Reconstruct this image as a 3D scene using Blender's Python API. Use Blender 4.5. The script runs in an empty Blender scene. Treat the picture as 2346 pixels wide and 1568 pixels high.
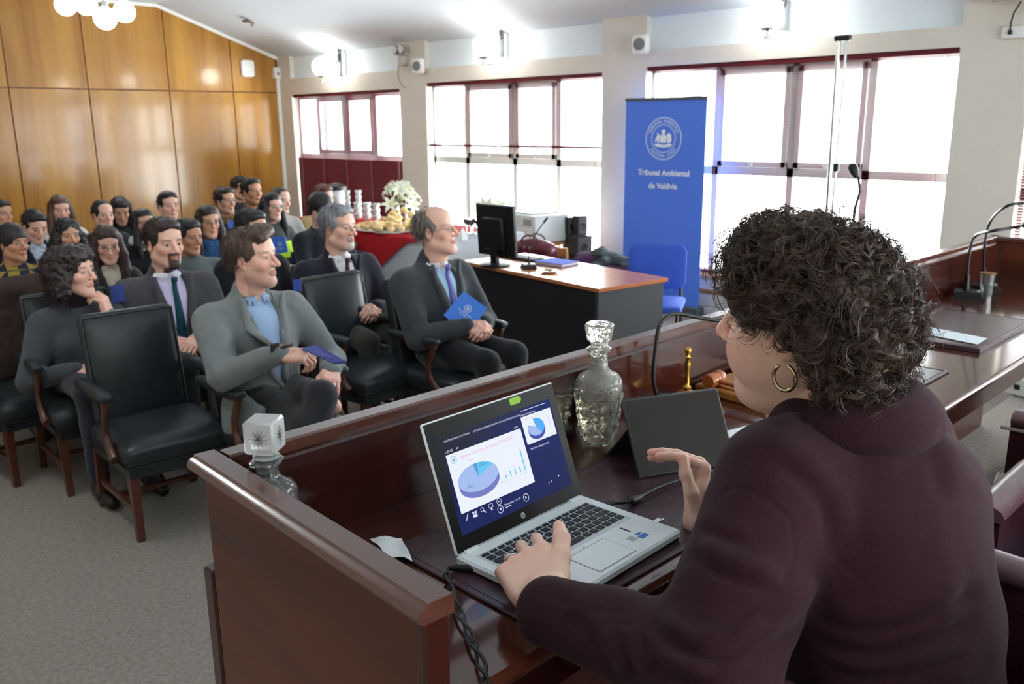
import bpy, bmesh, math, random
import numpy as np
from mathutils import Vector, Matrix
random.seed(7); rng = np.random.default_rng(7)
SC = bpy.context.scene
COL = SC.collection
R = math.radians
PI = math.pi
# ---------------------------------------------------------------- camera
CAM_H = 1.80
FPX = 2017.0; IW = 2346; IH = 1568
def cam_axes(y, p, r):
    cy, sy, cp, sp = math.cos(y), math.sin(y), math.cos(p), math.sin(p)
    fwd = np.array([sy*cp, cy*cp, -sp]); right = np.array([cy, -sy, 0.0]); up = np.cross(right, fwd)
    cr, sr = math.cos(r), math.sin(r)
    return np.array([cr*right+sr*up, -sr*right+cr*up, fwd])
CM = cam_axes(R(44.75), R(13.93), R(-0.567))
CP = np.array([0, 0, CAM_H])
cam_d = bpy.data.cameras.new('camera'); cam = bpy.data.objects.new('camera', cam_d); COL.objects.link(cam)
cam_d.sensor_width = 36; cam_d.lens = 36*FPX/IW; cam_d.clip_start = 0.02; cam_d.clip_end = 200
m4 = np.eye(4); m4[:3, 0] = CM[0]; m4[:3, 1] = CM[1]; m4[:3, 2] = -CM[2]; m4[:3, 3] = CP
cam.matrix_world = Matrix(m4.tolist())
cam_d.dof.use_dof = True; cam_d.dof.focus_distance = 1.45; cam_d.dof.aperture_fstop = 9.0
SC.camera = cam
# a photo pixel gives a direction; the distance comes from the plane or thing it touches
def ray(px, py): return CM.T @ np.array([(px-IW/2)/FPX, -(py-IH/2)/FPX, 1.0])
def onz(px, py, z): d = ray(px, py); return CP + d*((z-CAM_H)/d[2])
def onx(px, py, x): d = ray(px, py); return CP + d*(x/d[0])
def ony(px, py, y): d = ray(px, py); return CP + d*(y/d[1])
def atd(px, py, d): return CP + ray(px, py)*d
def depth(P): return float((np.asarray(P)-CP) @ CM[2])
# ---------------------------------------------------------------- world and exposure
w = bpy.data.worlds.new('overcast_sky'); SC.world = w; w.use_nodes = True
nt = w.node_tree; bg = nt.nodes['Background']
bg.inputs[0].default_value = (0.93, 0.96, 1.0, 1); bg.inputs[1].default_value = 5.0
vs = SC.view_settings; vs.view_transform = 'Standard'; vs.look = 'None'; vs.exposure = 2.4; vs.gamma = 1; vs.use_curve_mapping = False
SC.cycles.use_denoising = True
SC.cycles.max_bounces = 8; SC.cycles.diffuse_bounces = 4; SC.cycles.glossy_bounces = 4; SC.cycles.transmission_bounces = 8
SC.cycles.sample_clamp_indirect = 6; SC.cycles.caustics_reflective = False; SC.cycles.caustics_refractive = False
# ---------------------------------------------------------------- materials
def lin(c):
    return tuple(((v/255)/12.92 if v/255 <= .04045 else ((v/255+.055)/1.055)**2.4) for v in c) + (1.0,)
MATS = {}
def mat(name, rgb, rough=.5, metal=0., spec=.5, bump=None, var=None, coat=0., emit=None, sheen=0., trans=0., ior=1.45, coords='Object', alpha=None):
    """bump=(scale,strength[,detail]); var=(rgb2,scale[,stretch xyz])"""
    if name in MATS: return MATS[name]
    m = bpy.data.materials.new(name); m.use_nodes = True; n = m.node_tree; b = n.nodes['Principled BSDF']
    b.inputs['Base Color'].default_value = lin(rgb); b.inputs['Roughness'].default_value = rough
    b.inputs['Metallic'].default_value = metal; b.inputs['Specular IOR Level'].default_value = spec
    b.inputs['Coat Weight'].default_value = coat; b.inputs['Coat Roughness'].default_value = .08
    b.inputs['Sheen Weight'].default_value = sheen; b.inputs['Transmission Weight'].default_value = trans; b.inputs['IOR'].default_value = ior
    tc = n.nodes.new('ShaderNodeTexCoord')
    if var:
        mp = n.nodes.new('ShaderNodeMapping'); n.links.new(tc.outputs[coords], mp.inputs[0])
        mp.inputs['Scale'].default_value = var[2] if len(var) > 2 else (1, 1, 1)
        nz = n.nodes.new('ShaderNodeTexNoise'); nz.inputs['Scale'].default_value = var[1]; nz.inputs['Detail'].default_value = 5; nz.inputs['Roughness'].default_value = .65
        n.links.new(mp.outputs[0], nz.inputs['Vector'])
        cr = n.nodes.new('ShaderNodeValToRGB'); e = cr.color_ramp.elements
        e[0].position = .36; e[1].position = .66; e[0].color = lin(rgb); e[1].color = lin(var[0])
        n.links.new(nz.outputs['Fac'], cr.inputs[0]); n.links.new(cr.outputs[0], b.inputs['Base Color'])
    if bump:
        nb = n.nodes.new('ShaderNodeTexNoise'); nb.inputs['Scale'].default_value = bump[0]; nb.inputs['Detail'].default_value = bump[2] if len(bump) > 2 else 3
        n.links.new(tc.outputs[coords], nb.inputs['Vector'])
        bp = n.nodes.new('ShaderNodeBump'); bp.inputs['Strength'].default_value = bump[1]; bp.inputs['Distance'].default_value = .004
        n.links.new(nb.outputs['Fac'], bp.inputs['Height']); n.links.new(bp.outputs[0], b.inputs['Normal'])
    if emit:
        b.inputs['Emission Color'].default_value = lin(emit[0]); b.inputs['Emission Strength'].default_value = emit[1]
    MATS[name] = m; return m
def attr_mat(name, rough=.5, bump=None, sss=0., spec=.4, mul=None):
    if name in MATS: return MATS[name]
    m = mat(name, (200, 160, 140), rough, spec=spec, bump=bump); n = m.node_tree; b = n.nodes['Principled BSDF']
    a = n.nodes.new('ShaderNodeAttribute'); a.attribute_name = 'Col'; n.links.new(a.outputs['Color'], b.inputs['Base Color'])
    if sss: b.inputs['Subsurface Weight'].default_value = sss; b.inputs['Subsurface Radius'].default_value = (1, .3, .15); b.inputs['Subsurface Scale'].default_value = .006
    return m
def wood_mat(name, c1, c2, rough=.25, axis='X', scale=9., coat=.3, fine=.5):
    if name in MATS: return MATS[name]
    m = mat(name, c1, rough, coat=coat); n = m.node_tree; b = n.nodes['Principled BSDF']
    tc = n.nodes.new('ShaderNodeTexCoord'); mp = n.nodes.new('ShaderNodeMapping'); n.links.new(tc.outputs['Object'], mp.inputs[0])
    mp.inputs['Scale'].default_value = {'X': (.06, 1, 1), 'Y': (1, .06, 1), 'Z': (1, 1, .05)}[axis]
    geo = n.nodes.new('ShaderNodeObjectInfo'); add = n.nodes.new('ShaderNodeVectorMath'); add.operation = 'ADD'
    sc = n.nodes.new('ShaderNodeVectorMath'); sc.operation = 'SCALE'; sc.inputs['Scale'].default_value = 7.
    cmb = n.nodes.new('ShaderNodeCombineXYZ')
    for i in range(3): n.links.new(geo.outputs['Random'], cmb.inputs[i])
    n.links.new(cmb.outputs[0], sc.inputs[0]); n.links.new(mp.outputs[0], add.inputs[0]); n.links.new(sc.outputs[0], add.inputs[1])
    nz = n.nodes.new('ShaderNodeTexNoise'); nz.inputs['Scale'].default_value = scale; nz.inputs['Detail'].default_value = 3; nz.inputs['Distortion'].default_value = .4
    nf = n.nodes.new('ShaderNodeTexNoise'); nf.inputs['Scale'].default_value = scale*9; nf.inputs['Detail'].default_value = 4
    n.links.new(add.outputs[0], nz.inputs['Vector']); n.links.new(add.outputs[0], nf.inputs['Vector'])
    mx = n.nodes.new('ShaderNodeMix'); mx.data_type = 'FLOAT'; mx.inputs[0].default_value = fine*.6
    n.links.new(nz.outputs['Fac'], mx.inputs[2]); n.links.new(nf.outputs['Fac'], mx.inputs[3])
    cr = n.nodes.new('ShaderNodeValToRGB'); e = cr.color_ramp.elements
    e[0].position = .33; e[1].position = .68; e[0].color = lin(c1); e[1].color = lin(c2)
    n.links.new(mx.outputs[0], cr.inputs[0]); n.links.new(cr.outputs[0], b.inputs['Base Color'])
    return m
def pane_mat(name='window_glass'):
    if name in MATS: return MATS[name]
    m = bpy.data.materials.new(name); m.use_nodes = True; n = m.node_tree; n.nodes.clear()
    o = n.nodes.new('ShaderNodeOutputMaterial'); mx = n.nodes.new('ShaderNodeMixShader'); tr = n.nodes.new('ShaderNodeBsdfTransparent'); gl = n.nodes.new('ShaderNodeBsdfGlossy')
    tr.inputs[0].default_value = (.95, .97, .96, 1); gl.inputs['Roughness'].default_value = .02; mx.inputs[0].default_value = .06
    n.links.new(tr.outputs[0], mx.inputs[1]); n.links.new(gl.outputs[0], mx.inputs[2]); n.links.new(mx.outputs[0], o.inputs[0])
    MATS[name] = m; return m
def emit_mat(name, rgb, s):
    if name in MATS: return MATS[name]
    m = bpy.data.materials.new(name); m.use_nodes = True; n = m.node_tree; n.nodes.clear()
    o = n.nodes.new('ShaderNodeOutputMaterial'); e = n.nodes.new('ShaderNodeEmission'); e.inputs[0].default_value = lin(rgb); e.inputs[1].default_value = s
    n.links.new(e.outputs[0], o.inputs[0]); MATS[name] = m; return m
# ---------------------------------------------------------------- mesh collector
def rotz(a): return np.array([[math.cos(a), -math.sin(a), 0], [math.sin(a), math.cos(a), 0], [0, 0, 1.0]])
def rotx(a): return np.array([[1, 0, 0], [0, math.cos(a), -math.sin(a)], [0, math.sin(a), math.cos(a)]], float)
def roty(a): return np.array([[math.cos(a), 0, math.sin(a)], [0, 1, 0], [-math.sin(a), 0, math.cos(a)]], float)
def unit(v): v = np.asarray(v, float); return v/max(np.linalg.norm(v), 1e-9)
def V(*a): return np.array(a, float)
class MB:
    def __init__(s): s.v = []; s.f = []; s.mi = []; s.n = 0; s.cur = 0
    def add(s, vs, fs):
        vs = np.asarray(vs, float); s.v.append(vs)
        for f in fs: s.f.append(tuple(i+s.n for i in f)); s.mi.append(s.cur)
        s.n += len(vs); return s
    def box(s, lo, hi, bev=0., M=None, o=(0, 0, 0)):
        lo = np.minimum(lo, hi).astype(float) if True else lo; hi2 = np.maximum(lo, hi); c = (lo+hi2)/2; h = (hi2-lo)/2
        return s.cbox(c, h, bev, M, o)
    def cbox(s, c, h, bev=0., M=None, o=(0, 0, 0)):
        c = np.asarray(c, float); h = np.asarray(h, float)
        if bev <= 0:
            vs = [c+h*V(x, y, z) for x in (-1, 1) for y in (-1, 1) for z in (-1, 1)]
            fs = [(0, 1, 3, 2), (4, 6, 7, 5), (0, 4, 5, 1), (2, 3, 7, 6), (0, 2, 6, 4), (1, 5, 7, 3)]
        else:
            b = min(bev, min(h)*.95); vs = []; idx = {}
            for x in (-1, 1):
                for y in (-1, 1):
                    for z in (-1, 1):
                        sg = V(x, y, z)
                        for a in range(3):
                            k = h-b; k = k.copy(); k[a] = h[a]; idx[(x, y, z, a)] = len(vs); vs.append(c+sg*k)
            fs = []
            for a in range(3):
                u, w_ = [i for i in range(3) if i != a]
                for sa in (-1, 1):
                    q = []
                    for su, sw in ((-1, -1), (1, -1), (1, 1), (-1, 1)):
                        t = [0, 0, 0]; t[a] = sa; t[u] = su; t[w_] = sw; q.append(idx[(t[0], t[1], t[2], a)])
                    flip = (sa < 0) ^ (a == 1); fs.append(tuple(q[::-1]) if flip else tuple(q))
            for a in range(3):           # edges along axis a
                u, w_ = [i for i in range(3) if i != a]
                for su in (-1, 1):
                    for sw in (-1, 1):
                        q = []
                        for sa, fa in ((-1, u), (1, u), (1, w_), (-1, w_)):
                            t = [0, 0, 0]; t[a] = sa; t[u] = su; t[w_] = sw; q.append(idx[(t[0], t[1], t[2], fa)])
                        fs.append(tuple(q))
            for x in (-1, 1):
                for y in (-1, 1):
                    for z in (-1, 1): fs.append(tuple(idx[(x, y, z, a)] for a in range(3)))
        vs = np.array(vs)
        if M is not None: vs = vs @ np.asarray(M).T
        return s.add(vs+np.asarray(o, float), fs)
    def prism(s, poly, d, flip=False):
        """poly: 3-D points, extruded by vector d"""
        p = np.asarray(poly, float); n = len(p); vs = np.vstack([p, p+np.asarray(d, float)])
        fs = [tuple(range(n))[::-1], tuple(range(n, 2*n))]+[(i, (i+1) % n, n+(i+1) % n, n+i) for i in range(n)]
        return s.add(vs, fs)
    def tube(s, pts, r, seg=8, cap=True, closed=False, flat=None):
        p = np.asarray(pts, float); n = len(p); r = np.broadcast_to(np.asarray(r, float), (n,))
        if closed: t = np.roll(p, -1, 0)-np.roll(p, 1, 0)
        else:
            t = np.zeros_like(p); t[1:-1] = p[2:]-p[:-2]; t[0] = p[1]-p[0]; t[-1] = p[-1]-p[-2]
        t /= np.maximum(np.linalg.norm(t, axis=1), 1e-9)[:, None]
        up = V(0, 0, 1) if abs(t[0][2]) < .9 else V(1, 0, 0); vs = []
        u = unit(np.cross(up, t[0]))
        for i in range(n):
            u = unit(u-t[i]*(u @ t[i])); w_ = np.cross(t[i], u)
            for k in range(seg):
                a = 2*PI*k/seg; vs.append(p[i]+r[i]*(math.cos(a)*u+math.sin(a)*w_*(flat or 1)))
        fs = []
        for i in range(n if closed else n-1):
            j = (i+1) % n
            for k in range(seg): fs.append((i*seg+k, i*seg+(k+1) % seg, j*seg+(k+1) % seg, j*seg+k))
        if cap and not closed: fs += [tuple(range(seg))[::-1], tuple(range((n-1)*seg, n*seg))]
        return s.add(vs, fs)
    def lathe(s, prof, seg=20, o=(0, 0, 0), M=None, sq=None):
        """prof: (r,z) list from bottom to top, around z; sq = superellipse exponent for squarish sections"""
        vs = []; n = len(prof)
        for r, z in prof:
            for k in range(seg):
                a = 2*PI*(k+.5)/seg; c, si = math.cos(a), math.sin(a); q = 1.
                if sq: q = (abs(c)**sq+abs(si)**sq)**(-1/sq)
                vs.append((r*c*q, r*si*q, z))
        fs = [(i*seg+k, i*seg+(k+1) % seg, (i+1)*seg+(k+1) % seg, (i+1)*seg+k) for i in range(n-1) for k in range(seg)]
        fs += [tuple(range(seg))[::-1], tuple(range((n-1)*seg, n*seg))]
        vs = np.array(vs)
        if M is not None: vs = vs @ np.asarray(M).T
        return s.add(vs+np.asarray(o, float), fs)
    def ball(s, c, r, seg=16, rings=10, M=None):
        r = np.broadcast_to(np.asarray(r, float), (3,)); vs = [(0, 0, -1)]
        for i in range(1, rings):
            a = -PI/2+PI*i/rings
            for k in range(seg): b = 2*PI*k/seg; vs.append((math.cos(a)*math.cos(b), math.cos(a)*math.sin(b), math.sin(a)))
        vs.append((0, 0, 1)); vs = np.array(vs)*r
        fs = [(0, 1+(k+1) % seg, 1+k) for k in range(seg)]
        for i in range(rings-2):
            for k in range(seg): a = 1+i*seg; fs.append((a+k, a+(k+1) % seg, a+seg+(k+1) % seg, a+seg+k))
        L = len(vs)-1; a = 1+(rings-2)*seg; fs += [(a+k, a+(k+1) % seg, L) for k in range(seg)]
        if M is not None: vs = vs @ np.asarray(M).T
        return s.add(vs+np.asarray(c, float), fs)
    def mesh(s, name, o=(0, 0, 0)):
        me = bpy.data.meshes.new(name); v = np.vstack(s.v)-np.asarray(o, float)
        me.from_pydata(v.tolist(), [], s.f); me.polygons.foreach_set('material_index', s.mi); me.update(); return me
    def build(s, name, m, parent=None, loc=(0, 0, 0), smooth=None, rel=None):
        """vertices are in the parent's frame; rel = world point to subtract (parts given in world space)"""
        me = s.mesh(name, rel if rel is not None else (0, 0, 0))
        for x in (m if isinstance(m, (list, tuple)) else [m]): me.materials.append(x)
        if smooth is not None: shade(me, smooth)
        return link(name, me, parent, loc)
def shade(me, ang):
    bm = bmesh.new(); bm.from_mesh(me); bmesh.ops.recalc_face_normals(bm, faces=bm.faces)
    for f in bm.faces: f.smooth = True
    ca = R(ang)
    for e in bm.edges:
        if len(e.link_faces) == 2 and e.calc_face_angle(0) > ca: e.smooth = False
    bm.to_mesh(me); bm.free()
def link(name, me, parent=None, loc=(0, 0, 0)):
    o = bpy.data.objects.new(name, me); COL.objects.link(o); o.location = loc
    if parent is not None: o.parent = parent
    return o
def tag(o, label=None, cat=None, group=None, kind=None):
    if label: o['label'] = label
    if cat: o['category'] = cat
    if group: o['group'] = group
    if kind: o['kind'] = kind
    return o
def thing(name, label, cat, loc=(0, 0, 0), rz=0., group=None):
    o = bpy.data.objects.new(name, None); COL.objects.link(o); o.location = loc; o.rotation_euler = (0, 0, rz); o.empty_display_size = .05
    return tag(o, label, cat, group)
def copy_tree(root, loc, rz=0., label=None):
    def rec(o, par):
        c = o.copy(); COL.objects.link(c); c.parent = par
        for ch in KIDS.get(o.name, []): rec(ch, c)
        return c
    KIDS = {}
    for o in COL.objects:
        if o.parent: KIDS.setdefault(o.parent.name, []).append(o)
    c = rec(root, None); c.location = loc; c.rotation_euler = (0, 0, rz)
    if label: c['label'] = label
    return c
def text_mesh(txt, size, align='CENTER', ext=0., bold=0.):
    cu = bpy.data.curves.new('lettering', 'FONT'); cu.body = txt; cu.size = size; cu.align_x = align; cu.align_y = 'CENTER'; cu.extrude = ext; cu.offset = bold; cu.resolution_u = 3
    o = bpy.data.objects.new('lettering', cu); COL.objects.link(o); dg = bpy.context.evaluated_depsgraph_get(); dg.update()
    me = bpy.data.meshes.new_from_object(o.evaluated_get(dg)); bpy.data.objects.remove(o); return me
def text_into(mb, txt, size, fn, align='CENTER', bold=0.):
    """writes lettering into a collector; fn maps flat (x, y) to a 3-D point"""
    me = text_mesh(txt, size, align, 0., bold)
    mb.add([fn(v.co.x, v.co.y) for v in me.vertices], [tuple(p.vertices) for p in me.polygons]); bpy.data.meshes.remove(me)
# ---------------------------------------------------------------- smooth solids from distance fields
def C(a, b, ra, rb=None, k=.02, op='u'): return ('c', np.asarray(a, float), np.asarray(b, float), ra, ra if rb is None else rb, k, op)
def E(c, r, M=None, k=.02, op='u'): return ('e', np.asarray(c, float), np.broadcast_to(np.asarray(r, float), (3,)).copy(), M, None, k, op)
def B(c, h, M=None, rd=.01, k=.02, op='u'): return ('b', np.asarray(c, float), np.asarray(h, float), M, rd, k, op)
def pdist(pr, X, Y, Z):
    t, a, b, p, q, k, op = pr
    if t == 'c':
        ab = b-a; L = max(float(ab @ ab), 1e-9)
        u = np.clip(((X-a[0])*ab[0]+(Y-a[1])*ab[1]+(Z-a[2])*ab[2])/L, 0, 1)
        return np.sqrt((X-a[0]-u*ab[0])**2+(Y-a[1]-u*ab[1])**2+(Z-a[2]-u*ab[2])**2)-(p+u*(q-p))
    dx, dy, dz = X-a[0], Y-a[1], Z-a[2]
    if p is not None: dx, dy, dz = (p[0][0]*dx+p[1][0]*dy+p[2][0]*dz, p[0][1]*dx+p[1][1]*dy+p[2][1]*dz, p[0][2]*dx+p[1][2]*dy+p[2][2]*dz)
    if t == 'e':
        k0 = np.sqrt((dx/b[0])**2+(dy/b[1])**2+(dz/b[2])**2); k1 = np.sqrt((dx/b[0]**2)**2+(dy/b[1]**2)**2+(dz/b[2]**2)**2)
        return k0*(k0-1)/np.maximum(k1, 1e-6)
    qx, qy, qz = np.abs(dx)-b[0]+q, np.abs(dy)-b[1]+q, np.abs(dz)-b[2]+q
    return np.sqrt(np.maximum(qx, 0)**2+np.maximum(qy, 0)**2+np.maximum(qz, 0)**2)+np.minimum(np.maximum(np.maximum(qx, qy), qz), 0)-q
def pbound(pr):
    t, a, b, p, q, k, op = pr
    if t == 'c': return np.minimum(a-p, b-q), np.maximum(a+p, b+q)
    r = b if p is None else np.sqrt(((np.asarray(p)*b)**2).sum(1))
    return a-r, a+r
def combine(F, D, k, op):
    if op == 'u':
        if k <= 0: return np.minimum(F, D)
        h = np.clip(.5+.5*(D-F)/k, 0, 1); return D+(F-D)*h-k*h*(1-h)
    D = -D if op == 's' else D
    if k <= 0: return np.maximum(F, D)
    h = np.clip(.5-.5*(D-F)/k, 0, 1); return D+(F-D)*h+k*h*(1-h)
def sdf_eval(prims, P):
    X, Y, Z = P[:, 0], P[:, 1], P[:, 2]; F = np.full(len(P), .5)
    for pr in prims: F = combine(F, pdist(pr, X, Y, Z), pr[5], pr[6])
    return F
def sdf_mesh(prims, vox, post=None, bounds=None):
    us = [pbound(p) for p in prims if p[6] == 'u']
    lo = np.min([u[0] for u in us], 0)-2.5*vox-.004; hi = np.max([u[1] for u in us], 0)+2.5*vox+.004
    if bounds is not None: lo = np.maximum(lo, bounds[0]); hi = np.minimum(hi, bounds[1])
    n = np.ceil((hi-lo)/vox).astype(int)+1
    ax = [(lo[i]+vox*np.arange(n[i])).astype(np.float32) for i in range(3)]
    F = np.full(n, .5, np.float32)
    for pr in prims:
        a, b = pbound(pr); mg = pr[5]+2.5*vox
        i0 = np.clip(((a-mg-lo)/vox).astype(int), 0, n-1); i1 = np.clip(np.ceil((b+mg-lo)/vox).astype(int)+1, 1, n)
        if np.any(i1 <= i0): continue
        sl = tuple(slice(i0[i], i1[i]) for i in range(3))
        X, Y, Z = np.meshgrid(ax[0][sl[0]], ax[1][sl[1]], ax[2][sl[2]], indexing='ij', sparse=True)
        F[sl] = combine(F[sl], pdist(pr, X, Y, Z).astype(np.float32), pr[5], pr[6])
    if post is not None:
        X, Y, Z = np.meshgrid(*ax, indexing='ij', sparse=True); F = post(F, X, Y, Z)
    F[0] = F[-1] = .5; F[:, 0] = F[:, -1] = .5; F[:, :, 0] = F[:, :, -1] = .5
    return nets(F, lo, vox)
def nets(F, lo, vox):
    S = F < 0; n = np.array(F.shape)
    c = [S[x:n[0]-1+x, y:n[1]-1+y, z:n[2]-1+z] for x in (0, 1) for y in (0, 1) for z in (0, 1)]
    cnt = sum(q.astype(np.int8) for q in c); act = (cnt > 0) & (cnt < 8)
    idx = -np.ones(n-1, np.int64); ids = np.argwhere(act); idx[act] = np.arange(len(ids))
    acc = np.zeros((len(ids), 3)); num = np.zeros(len(ids)); i, j, k = ids.T
    g = lambda o: F[i+o[0], j+o[1], k+o[2]].astype(float)
    corners = [(x, y, z) for x in (0, 1) for y in (0, 1) for z in (0, 1)]
    for p in corners:
        for a in range(3):
            if p[a] == 0:
                q = list(p); q[a] = 1; f0, f1 = g(p), g(q); m = (f0 < 0) != (f1 < 0)
                t = np.where(m, f0/np.where(m, f0-f1, 1), 0); pt = np.array(p, float)[None].repeat(len(ids), 0); pt[:, a] = t
                acc += pt*m[:, None]; num += m
    v = lo+vox*(ids+acc/num[:, None]); quads = []
    for a in range(3):
        sl0 = [slice(None)]*3; sl1 = [slice(None)]*3; sl0[a] = slice(0, n[a]-1); sl1[a] = slice(1, n[a])
        A, Bq = S[tuple(sl0)], S[tuple(sl1)]; e = np.argwhere(A != Bq)
        u, w_ = (a+1) % 3, (a+2) % 3
        e = e[(e[:, u] > 0) & (e[:, w_] > 0) & (e[:, u] < n[u]-1) & (e[:, w_] < n[w_]-1)]
        ins = A[tuple(e.T)]; q = []
        for du, dw in ((1, 1), (0, 1), (0, 0), (1, 0)):
            t = e.copy(); t[:, u] -= du; t[:, w_] -= dw; q.append(idx[tuple(t.T)])
        q = np.stack(q, 1); q[~ins] = q[~ins][:, ::-1]; quads.append(q)
    return v, np.vstack(quads)
def grad_normals(v, q):
    n = np.zeros_like(v); fn = np.cross(v[q[:, 2]]-v[q[:, 0]], v[q[:, 3]]-v[q[:, 1]])
    for i in range(4): np.add.at(n, q[:, i], fn)
    return n/np.maximum(np.linalg.norm(n, axis=1), 1e-12)[:, None]
def smooth_v(v, q, it=1, f=.5):
    for _ in range(it):
        s = np.zeros_like(v); c = np.zeros(len(v))
        for a, b in ((0, 1), (1, 2), (2, 3), (3, 0)):
            np.add.at(s, q[:, a], v[q[:, b]]); np.add.at(s, q[:, b], v[q[:, a]]); np.add.at(c, q[:, a], 1); np.add.at(c, q[:, b], 1)
        v = v+(s/np.maximum(c, 1)[:, None]-v)*f
    return v
def vnoise(P, seed=0):
    P = np.asarray(P, float); i = np.floor(P).astype(np.int64); f = P-i; f = f*f*(3-2*f); r = 0
    for x in (0, 1):
        for y in (0, 1):
            for z in (0, 1):
                h = ((i[:, 0]+x)*374761393+(i[:, 1]+y)*668265263+(i[:, 2]+z)*2147483647+seed*974711) & 0x7fffffff
                h = ((h ^ (h >> 13))*1274126177) & 0x7fffffff; h = ((h ^ (h >> 16)) & 0xffff)/65535.
                r = r+h*(f[:, 0] if x else 1-f[:, 0])*(f[:, 1] if y else 1-f[:, 1])*(f[:, 2] if z else 1-f[:, 2])
    return r*2-1
def quad_mesh(name, v, q, m, parent=None, rel=(0, 0, 0), col=None, extra=None):
    """fast quad mesh object; extra = list of (verts, quads, colours) joined in"""
    V_, Q_, K_ = [v], [q], [col]; n = len(v)
    for ev, eq, ec in (extra or []): V_.append(ev); Q_.append(eq+n); K_.append(ec); n += len(ev)
    v = np.vstack(V_)-np.asarray(rel, float); q = np.vstack(Q_)
    me = bpy.data.meshes.new(name); me.vertices.add(len(v)); me.vertices.foreach_set('co', v.astype(np.float32).ravel())
    me.loops.add(4*len(q)); me.loops.foreach_set('vertex_index', q.astype(np.int32).ravel())
    me.polygons.add(len(q)); me.polygons.foreach_set('loop_start', np.arange(0, 4*len(q), 4, dtype=np.int32))
    me.update(calc_edges=True); me.polygons.foreach_set('use_smooth', np.ones(len(q), bool)); me.update()
    if col is not None:
        at = me.attributes.new('Col', 'FLOAT_COLOR', 'POINT'); k = np.vstack(K_); k = np.hstack([k, np.ones((len(k), 1))]); at.data.foreach_set('color', k.astype(np.float32).ravel())
    me.materials.append(m); me.validate()
    return link(name, me, parent)
# ================================================================ the room
WX = 7.2; DY = 12.17; XL = -3.0; YB = -4.5; DAIS = .31
ZE = 2.80; XK = 5.44; ZK = 3.40                      # eaves at the window wall, kink, flat ceiling
M_CARPET = mat('carpet', (164, 156, 147), .95, spec=.1, bump=(420, .9), var=((138, 130, 122), 55))
cn = M_CARPET.node_tree
M_WALL = mat('beige_paint', (220, 213, 202), .6, bump=(60, .05), var=((214, 207, 196), 2))
M_BLUE = mat('pale_blue_paint', (226, 236, 241), .6)
M_CEIL = mat('ceiling_paint', (204, 214, 222), .7)
M_WHITE = mat('white_plastic', (236, 236, 232), .4)
M_GREYP = mat('grey_plastic', (150, 152, 154), .5)
M_BLACK = mat('black_plastic', (18, 18, 20), .45)
M_CHROME = mat('chrome', (205, 208, 210), .18, 1.)
M_ALU = mat('window_aluminium', (222, 226, 226), .45, .0)
M_BURG = mat('burgundy_blind', (92, 24, 34), .5, spec=.25)
M_PANE = pane_mat()
M_HONEY = wood_mat('honey_veneer', (142, 94, 32), (186, 136, 58), .22, 'Z', 3.2, .35, .45)
M_SEAM = mat('veneer_seam', (110, 62, 22), .5)
M_SILLW = wood_mat('sill_wood', (168, 110, 62), (190, 132, 80), .35, 'Y', 6)
M_BOARD = mat('cream_board', (214, 206, 190), .55, var=((204, 195, 178), 5))
def st(o, nm=None): return tag(o, kind='structure')
st(MB().box((XL, YB, -.1), (WX+.3, DY+.1, 0)).build('floor', M_CARPET))
st(MB().box((.66, YB+.05, 0), (WX-.02, 1.36, DAIS)).build('floor_dais', M_CARPET))
# ceiling: flat middle, slope down to the window wall
mb = MB(); mb.box((XL-.1, YB-.1, ZK), (XK, DY+.1, ZK+.1))
sx = WX+.32; sz = ZE-(ZK-ZE)/(WX-XK)*.32
mb.prism([(XK, YB-.1, ZK), (sx, YB-.1, sz), (sx, YB-.1, sz+.12), (XK, YB-.1, ZK+.1)], (0, DY-YB+.2, 0))
st(mb.build('ceiling', M_CEIL))
def zceil(x): return ZK if x < XK else ZK-(x-XK)*(ZK-ZE)/(WX-XK)
# back wall: backing, veneer panels as parts, white edge strip under the slope
wb = st(MB().box((XL, DY+.02, 0), (WX+.25, DY+.12, 3.6)).build('wall_back', M_SEAM))
seam = [ony(x, 206, DY)[0] for x in (20, 203, 388, 534)]
step = seam[1]-seam[0]
xs = [seam[0]-step*i for i in (7, 6, 5, 4, 3, 2, 1)]+seam+[WX-.03]
xs = [x for x in xs if x > XL]; xs = [XL]+xs
ZS = ony(400, 208, DY)[2]
for a, b in zip(xs[:-1], xs[1:]):
    a2, b2 = a+.007, b-.007
    MB().box((a2, DY, .0), (b2, DY+.02, ZS-.008), .002).build('veneer_panel', M_HONEY, wb)
    top = [(a2, DY, ZS+.008), (b2, DY, ZS+.008), (b2, DY, zceil(b2)-.002)]
    if a2 < XK < b2: top.append((XK, DY, ZK-.002))
    top.append((a2, DY, zceil(a2)-.002))
    MB().prism(top, (0, .02, 0)).build('veneer_panel', M_HONEY, wb)
mb = MB(); mb.prism([(XL, DY-.02, ZK-.045), (XL, DY-.02, ZK-.003), (XK, DY-.02, ZK-.003), (WX, DY-.02, ZE-.003), (WX, DY-.02, ZE-.05), (XK, DY-.02, ZK-.045)], (0, .019, 0))
st(mb.build('trim_1', M_WHITE))
st(MB().box((XL-.1, YB, 0), (XL, DY, 3.5)).build('wall_left', M_WALL))
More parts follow.
